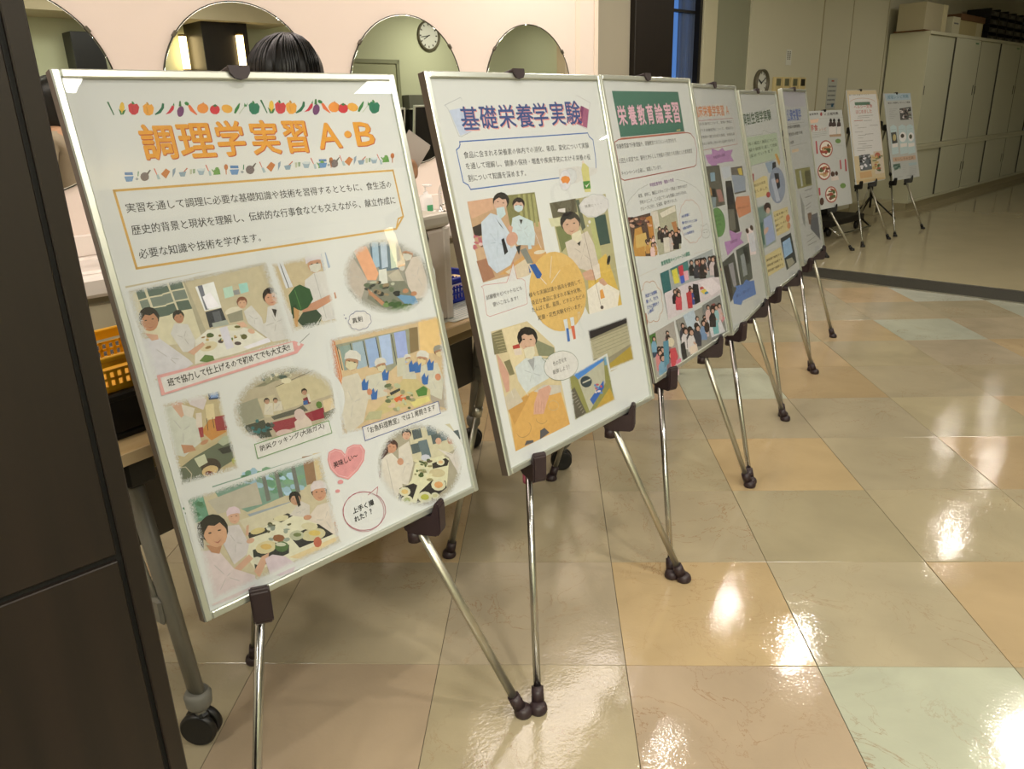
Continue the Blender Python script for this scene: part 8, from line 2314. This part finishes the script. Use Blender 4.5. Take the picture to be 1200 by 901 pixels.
# ================= TABLE AND WHAT STANDS ON IT =================
TA = math.radians(30.7); ET = Vector((math.sin(TA), math.cos(TA), 0)); DT = Vector((-math.cos(TA), math.sin(TA), 0))   # along / into depth
F0 = Vector((-.033, -.298, 0)); TR = math.pi/2-TA       # local x = along the table, local y = depth
def tp(a, d, z=0): return F0+ET*a+DT*d+Vector((0, 0, z))
t = thing('folding_table', 'long pale wood-topped folding table on grey caster legs behind the nearest posters', 'table', tp(0, 0), TR)
MB().box(-.12, 0, .672, 1.76, .45, .70, .003).build('table_top', wood('pale_beech_top', 'c9a877', 'd8bb8c', .4, 3, 0), t)
MB().box(-.122, -.002, .674, 1.762, .0, .698, .001).build('edge_band', mat('cream_edge_band', 'dcc49a', .45), t)
M_gsteel = mat('grey_painted_steel', '77756c', .4, .2)
MB().box(0, .06, .62, 1.68, .10, .66, .004).box(0, .36, .62, 1.68, .40, .66, .004).build('rail', mat('olive_brown_rail', '6f5e38', .5), t)
MB().box(.03, .405, .28, 1.6, .42, .60, .003).build('modesty_panel', mat('dark_grey_panel', '4a443c', .6), t)
for a in (.05, 1.6):
    for sgn, d0, d1 in ((0, .012, .10), (1, .42, .34)):
        lg = MB().tube((a, d1, .66), (a, d0, .115), 0.027, .023, 20, sq=.6, side=(0, 1, 0)).build('leg', M_gsteel, t)
        MB().lathe([(0, .092), (.020, .092), (.026, .10), (.028, .125), (.022, .135), (0, .135)], 20, Matrix.Translation((a, d0, 0))).lathe([(.0, .075), (.012, .075), (.012, .09), (0, .09)], 14, Matrix.Translation((a, d0, 0))).build('socket', mat('grey_plastic_socket', '6e6d66', .5), lg)
        wh = MB()
        for q in (-.022, .004): wh.lathe([(0, 0), (.034, 0), (.039, .005), (.039, .015), (.034, .02), (0, .02)], 28, Matrix.Translation((a, d0+.01, .039)) @ Matrix.Rotation(.5, 4, 'Z') @ Matrix.Rotation(math.pi/2, 4, 'Y') @ Matrix.Translation((0, 0, q)))
        wh.box(a-.012, d0-.016, .045, a+.012, d0+.026, .082, .006).build('caster', M_black, lg)
    MB().box(a-.022, .05, .29, a+.022, .39, .35, .006).build('cross_box', M_gsteel, t)
    pt_ = MB().tube((a-.012, .17, .63), (a-.012, .085, .335), .020, n=18, sq=.35, side=(0, 1, 0)).build('brace', mat('light_grey_brace', '9a988e', .45), t)
    if a < 1:
        hs = MB()
        for q, (dx, dy) in enumerate(((-.006, .004), (.004, -.004), (-.004, .006), (.006, 0), (-.002, .004), (.005, -.005), (-.006, .003), (.003, .006))):
            z = .40+q*.018; yy = .085+(z-.335)*.288; hs.tube((a-.0045, yy+dx, z), (a-.0045, yy+dy, z+.012), .0009, n=6)
        tag(hs.build('pen_marks', MC['ink_black'], pt_), kind='stuff')
    MB().box(a-.03, .05, .60, a+.03, .13, .665, .006).build('hinge_bracket', mat('dark_hinge', '2a2926', .4, .4), t)
# items on the table
t = thing('black_crate', 'black open crate on the table under the yellow basket', 'crate', tp(.0, .06, .70), TR)
MB().box(-.06, 0, 0, .26, .34, .012, .003).box(-.06, 0, .012, .26, .012, .085, .003).box(-.06, .328, .012, .26, .34, .085, .003).box(-.06, .012, .012, -.048, .328, .085, .003).box(.248, .012, .012, .26, .328, .085, .003).build('shell', mat('crate_black', '0d0c0c', .5), t)
MB().box(-.066, -.006, .075, .266, .346, .089, .003).build('rim', mat('crate_black', '0d0c0c', .5), t)
def basket(name, label, loc, rz, L, D, H, m, cat='basket'):
    t = thing(name, label, cat, loc, rz)
    b = MB(); b.box(0, 0, 0, L, D, .004)
    def wall(p, q, n):
        for z0, z1 in ((.0, .012), (H*.36, H*.36+.005), (H*.60, H*.60+.005), (H-.014, H)): b.box(0, 0, z0, n, .003, z1, 0, Matrix.Translation(p) @ q)
        k = int(n/.014)
        for i in range(k+1): b.box(i*n/k-.0032, 0, .012, i*n/k+.0032, .003, H-.02, 0, Matrix.Translation(p) @ q)
    I = Matrix.Identity(4); R9 = Matrix.Rotation(math.pi/2, 4, 'Z')
    wall((0, 0, 0), I, L); wall((0, D-.003, 0), I, L); wall((.003, 0, 0), R9, D); wall((L, 0, 0), R9, D)
    b.build('lattice', m, t)
    MB().box(-.008, -.008, H-.004, L+.008, .003, H+.006, .002).box(-.008, D-.003, H-.004, L+.008, D+.008, H+.006, .002).box(-.008, .003, H-.004, .003, D-.003, H+.006, .002).box(L-.003, .003, H-.004, L+.008, D-.003, H+.006, .002).build('rim', m, t)
    return t
M_yel = mat('yellow_plastic', 'e0a41c', .35); M_blue = mat('navy_blue_plastic', '1c2f9c', .35)
basket('yellow_basket', 'yellow plastic lattice basket beside the dark pillar', tp(-.05, .07, .790), TR, .30, .20, .062, M_yel)
basket('blue_basket', 'navy blue lattice basket holding leaflets, between the two nearest posters', tp(.93, .17, .704), TR-.06, .38, .27, .072, M_blue)
for k, (a, d, r, z, l) in enumerate(((.74, .03, .05, .7005, 'printed paper sheet lying at the table edge between the nearest posters'), (1.0, .02, -.04, .7015, 'printed paper sheet in front of the blue basket'))):
    t = thing('paper_sheet', l, 'paper', tp(a, d, z), TR+r, 'papers on the folding table')
    MB().box(0, 0, 0, .297, .21, .0007).build('sheet', mat('paper_white', 'd6d6cc', .7), t)
    pb = MB()
    for q in range(13): pb.box(.02, .02+q*.014, .0008, .27-(q*37 % 5)*.012, .0225+q*.014, .001)
    tag(pb.build('printed_lines', mat('pale_blue_print', '7f9aa0', .7), t), kind='stuff')
t = thing('leaflet_pile', 'pile of pale pink leaflets in the blue basket', 'leaflets', tp(.96, .19, .710), TR-.06)
for q in range(6): MB().box(0, 0, q*.0075, .297, .21, q*.0075+.006, .001, Matrix.Rotation((q % 3-1)*.03, 4, 'Z')).build('leaflet', mat('pink_paper_%d' % (q % 2), ('e6c4c4', 'dfdcd4')[q % 2], .6), t)
t = thing('document_case', 'cream lidded document case with a black handle standing on the table', 'case', tp(.655, .06, .701), TR)
MB().box(0, 0, 0, .39, .20, .262, .012, seg=2).build('body', mat('translucent_cream_plastic', (.86, .76, .68), .4), t)
MB().box(-.006, -.006, .262, .396, .206, .30, .01, seg=2).build('lid', mat('cream_lid_plastic', (.80, .74, .64), .4), t)
MB().box(.366, -.004, .0, .394, .018, .26, .004).build('corner_post', mat('pale_cream_post', (.90, .82, .74), .4), t)
MB().path([(.18, -.006, .275), (.22, -.02, .285), (.252, -.024, .275), (.262, -.025, .245), (.258, -.024, .218), (.245, -.02, .203), (.21, -.006, .198)], .008, 10).build('handle', M_black, t)

# ================= PERSON =================
def skinmesh(name, verts, edges, radii, m, parent, root=0, sub=2):
    me = bpy.data.meshes.new(name); me.from_pydata(verts, edges, []); me.materials.append(m)
    o = link(name, me, parent)
    sk = o.modifiers.new('Skin', 'SKIN'); sk.use_smooth_shade = True
    for v, r in zip(me.skin_vertices[0].data, radii): v.radius = (r, r) if not isinstance(r, tuple) else r
    me.skin_vertices[0].data[root].use_root = True
    sb = o.modifiers.new('Subdivision', 'SUBSURF'); sb.levels = sub; sb.render_levels = sub
    return o
# local frame: facing -y, origin on the floor
PX, PY = -.035, .88
pt = thing('person', 'person with short black hair standing behind the nearest poster, holding up a blank folded card', 'person', (PX, PY, 0), 0)
M_skin = mat('skin', 'c79a7c', .5, var=.04, vscale=30); M_hair = mat('black_hair', '0d0b0b', .38, bump=.35, bscale=140, spec=.5)
H = 1.475
shR, elR, wrR = (.165, 0, 1.19), (.26, -.10, 1.0), (.353, -.155, 1.035)
shL, elL, wrL = (-.165, 0, 1.19), (-.22, -.02, .95), (-.16, -.18, .84)
V = [(0, .0, .80), (0, .01, .95), (0, .0, 1.10), (0, .0, 1.20), (0, -.005, 1.265), (0, -.02, 1.32), (0, -.02, 1.395),
     shR, elR, wrR, shL, elL, wrL, (.085, 0, .76), (.09, -.01, .43), (.09, .01, .08), (.09, -.10, .035), (-.085, 0, .76), (-.09, -.01, .43), (-.09, .01, .08), (-.09, -.10, .035)]
Ed = [(0, 1), (1, 2), (2, 3), (3, 4), (4, 5), (5, 6), (3, 7), (7, 8), (8, 9), (3, 10), (10, 11), (11, 12), (0, 13), (13, 14), (14, 15), (15, 16), (0, 17), (17, 18), (18, 19), (19, 20)]
Ra = [(.14, .10), (.12, .085), (.14, .095), (.11, .075), .048, .062, .082, .05, .036, .023, .05, .036, .023, .085, .052, .036, .03, .085, .052, .036, .03]
body = skinmesh('body', V, Ed, Ra, M_skin, pt)
# hands: five curled fingers each
def hand(wr, dirv, nrm, nm):
    d = Vector(dirv).normalized(); n_ = Vector(nrm).normalized(); s = d.cross(n_).normalized(); wr = Vector(wr)
    V = [wr, wr+d*.03, wr+d*.065]; Ed = [(0, 1), (1, 2)]; R = [(.022, .018), (.03, .016), (.034, .014)]
    for i, (o, L) in enumerate(((-.026, .062), (-.009, .072), (.009, .068), (.026, .054))):
        b = len(V); p0 = wr+d*.068+s*o
        V += [p0, p0+d*L*.42+n_*.006, p0+d*L*.68+n_*.024, p0+d*L*.72+n_*.044]; Ed += [(2, b), (b, b+1), (b+1, b+2), (b+2, b+3)]; R += [.0095, .0085, .008, .007]
    b = len(V); p0 = wr+d*.025-s*.026
    V += [p0, p0+d*.022-s*.014+n_*.01, p0+d*.045-s*.012+n_*.026]; Ed += [(1, b), (b, b+1), (b+1, b+2)]; R += [.012, .0105, .0085]
    return skinmesh(nm, [tuple(v) for v in V], Ed, R, M_skin, body, 0, 1)
hand(wrR, (.12, -.1, .6), (-.25, -.9, .1), 'hand'); hand(wrL, (.5, -.6, -.25), (0, -.2, -1), 'hand')
# face
for sx in (-.031, .031):
    MB().lathe([(0, -.008), (.006, -.006), (.0085, 0), (.006, .006), (0, .008)], 12, Matrix.Translation((sx, -.098, 1.372)) @ Matrix.Diagonal((1.5, .6, .8, 1))).build('eye', mat('eye_dark', '1a1412', .2), body)
MB().lathe([(0, .0), (.012, .004), (.008, .02), (.004, .035), (0, .038)], 10, Matrix.Translation((0, -.104, 1.335))).build('nose', M_skin, body)
MB().lathe([(0, -.006), (.018, 0), (0, .006)], 12, Matrix.Translation((0, -.098, 1.318)) @ Matrix.Diagonal((1, .4, 1, 1))).build('mouth', mat('lips', 'a8655a', .5), body)
for sx in (-1, 1): MB().lathe([(0, -.006), (.018, -.003), (.021, 0), (.018, .003), (0, .006)], 12, Matrix.Translation((sx*.083, -.01, 1.365)) @ Matrix.Rotation(math.pi/2, 4, 'Y') @ Matrix.Diagonal((1.5, 1, 1, 1))).build('ear', M_skin, body)
# hair: a shell with locks
me = bpy.data.meshes.new('hair'); bm = bmesh.new(); bmesh.ops.create_uvsphere(bm, u_segments=72, v_segments=28, radius=1)
rr = random.Random(2); strand = [rr.uniform(-.5, .5) for _ in range(72)]
for v in bm.verts:
    u = math.atan2(v.co.y, v.co.x); k = strand[int((u+math.pi)/(2*math.pi)*71.99)]
    x, y, z = v.co; g_ = 1+.012*k*(1-abs(z))
    zz = z*.104 if z > 0 else z*(.19 if y > -.35 else .075)
    v.co = Vector((x*.108*g_*(1+.03*(z < 0)), y*.118*g_+.002, 1.384+zz))
bm.to_mesh(me); bm.free(); me.materials.append(M_hair); hr = link('hair', me, body)
for p in me.polygons: p.use_smooth = True
hl = MB()
for k in range(46):
    a = rr.uniform(-math.pi*.95, -math.pi*.05); r0 = .02
    pts = []
    for q in range(7):
        f = q/6; el = math.pi/2*(1-f*.98)
        pts.append((math.cos(a)*.1095*math.cos(el)+.012*(1-f), math.sin(a)*.1195*math.cos(el)+.002, 1.385+.1055*math.sin(el)-(f > .95)*.012))
    hl.path(pts, [.002, .0026, .003, .003, .0026, .002, .001], 5)
tag(hl.build('fringe_locks', M_hair, hr), kind='stuff')
M_top = mat('beige_knit', 'a89a88', .9, bump=.5, bscale=300); M_tr = mat('charcoal_trousers', '2c2c30', .8)
lerp = lambda a, b, t: tuple(a[i]+(b[i]-a[i])*t for i in range(3))
skinmesh('sweater', [(0, 0, .76), (0, .01, .95), (0, 0, 1.10), (0, 0, 1.19), (0, 0, 1.225), shR, elR, lerp(elR, wrR, .9), shL, elL, lerp(elL, wrL, .9)], [(0, 1), (1, 2), (2, 3), (3, 4), (3, 5), (5, 6), (6, 7), (3, 8), (8, 9), (9, 10)],
         [(.165, .125), (.14, .105), (.158, .112), (.128, .09), (.07, .06), .062, .047, .034, .062, .047, .034], M_top, body)
skinmesh('trousers', [(0, 0, .80), (.087, 0, .74), (.09, -.01, .43), (.09, .01, .10), (-.087, 0, .74), (-.09, -.01, .43), (-.09, .01, .10)], [(0, 1), (1, 2), (2, 3), (0, 4), (4, 5), (5, 6)], [(.15, .115), .10, .07, .06, .10, .07, .06], M_tr, body)
for sx in (-1, 1): MB().box(sx*.09-.043, -.17, 0, sx*.09+.043, .055, .075, .02, seg=3).build('shoe', M_black, body)
t = thing('blank_card', 'blank pale grey folded card held up between the two nearest posters', 'card', (PX+.347, PY-.175, 1.095), 0)
Mc = Matrix.Rotation(math.radians(-8), 4, 'Z') @ Matrix.Rotation(math.radians(36), 4, 'Y')
MB().box(-.04, -.001, .0, .032, .0005, .115, 0, Mc).build('front_leaf', mat('pale_grey_card', 'b0a69c', .7), t)
MB().box(-.044, .002, .004, .029, .0035, .12, 0, Mc).build('back_leaf', MC['pale_grey_card'], t)

# ================= DARK STANDS BY THE FAR WALL =================
t = thing('folded_stand', 'black folded music-type stand behind the far cream poster board', 'stand', W(9.25, -3.50, 0), BROT+.4)
MB().tube((0, 0, .12), (0, 0, 1.0), .012, n=12).build('pole', M_black, t)
MB().box(-.06, -.03, .80, .06, .03, 1.06, .02, seg=2).build('folded_head', M_black, t)
for k in range(3):
    a = k*2.09+.3; MB().tube((0, 0, .25), (.28*math.cos(a), .28*math.sin(a), .01), .009, n=10).build('leg', M_black, t)
MB().path([(.02, 0, .62), (.16, -.02, .55), (.02, 0, .42)], .008, 8).build('brace', M_black, t)
t = thing('wheeled_trolley', 'low dark trolley with chrome base against the wall between the far boards', 'trolley', W(8.1, -3.42, 0), BROT)
MB().box(-.45, -.18, .10, .35, .28, .16, .01).build('deck', mat('dark_trolley_deck', '1f1b16', .6), t)
MB().box(-.40, .1, .16, .20, .27, .52, .015).build('black_case', mat('dark_case', '191613', .6), t)
for x, y in ((-.38, -.13), (.28, -.13), (-.38, .23), (.28, .23)):
    MB().lathe([(0, -.012), (.04, -.012), (.045, -.006), (.045, .006), (.04, .012), (0, .012)], 20, Matrix.Translation((x, y, .046)) @ Matrix.Rotation(math.pi/2, 4, 'X')).box(x-.012, y-.018, .06, x+.012, y+.018, .10).build('caster', M_black, t)
MB().path([(-.44, -.16, .1), (-.44, -.25, .03), (.34, -.25, .03), (.34, -.16, .1)], .012, 10).build('chrome_bar', MC['chrome'], t)
t = thing('power_box', 'pale low box at the foot of the cabinets behind the light blue board', 'box', W(9.82, -3.55, 0), BROT)
MB().box(-.3, 0, 0, .26, .3, .13, .006).build('body', mat('pale_grey_box', 'b5ad90', .6), t); MB().box(-.26, -.003, .03, -.2, 0, .09, .001).build('socket_plate', M_black, t)
# tree outside the window
t = thing('garden_tree', 'dark leafy tree outside the dark window', 'tree', W(5.75, -5.0, 0), 0)
MB().path([(0, 0, 0), (.05, .02, .8), (-.02, 0, 1.5), (.06, .05, 2.1)], [.05, .045, .035, .02], 10).build('trunk', mat('bark', '2a241c', .9), t)
lf = MB(); rr = random.Random(9)
for k in range(420):
    a = rr.uniform(0, 6.28); r = .45*math.sqrt(rr.random()); z = rr.uniform(1.0, 2.1)
    M = Matrix.Translation((r*math.cos(a), r*math.sin(a), z)) @ Matrix.Rotation(rr.uniform(0, 6.28), 4, 'Z') @ Matrix.Rotation(rr.uniform(-1, 1), 4, 'X')
    lf.prism([(0, 0), (.018, .03), (.012, .065), (0, .085), (-.012, .065), (-.018, .03)], 0, .001, M)
tag(lf.build('foliage', mat('dark_leaf', '26301c', .5), t), kind='stuff')
est('garden_ground', eb(4.2, -12, -.05, 9.5, -3.96, -.03), mat('dark_soil', '1d1a14', .9))
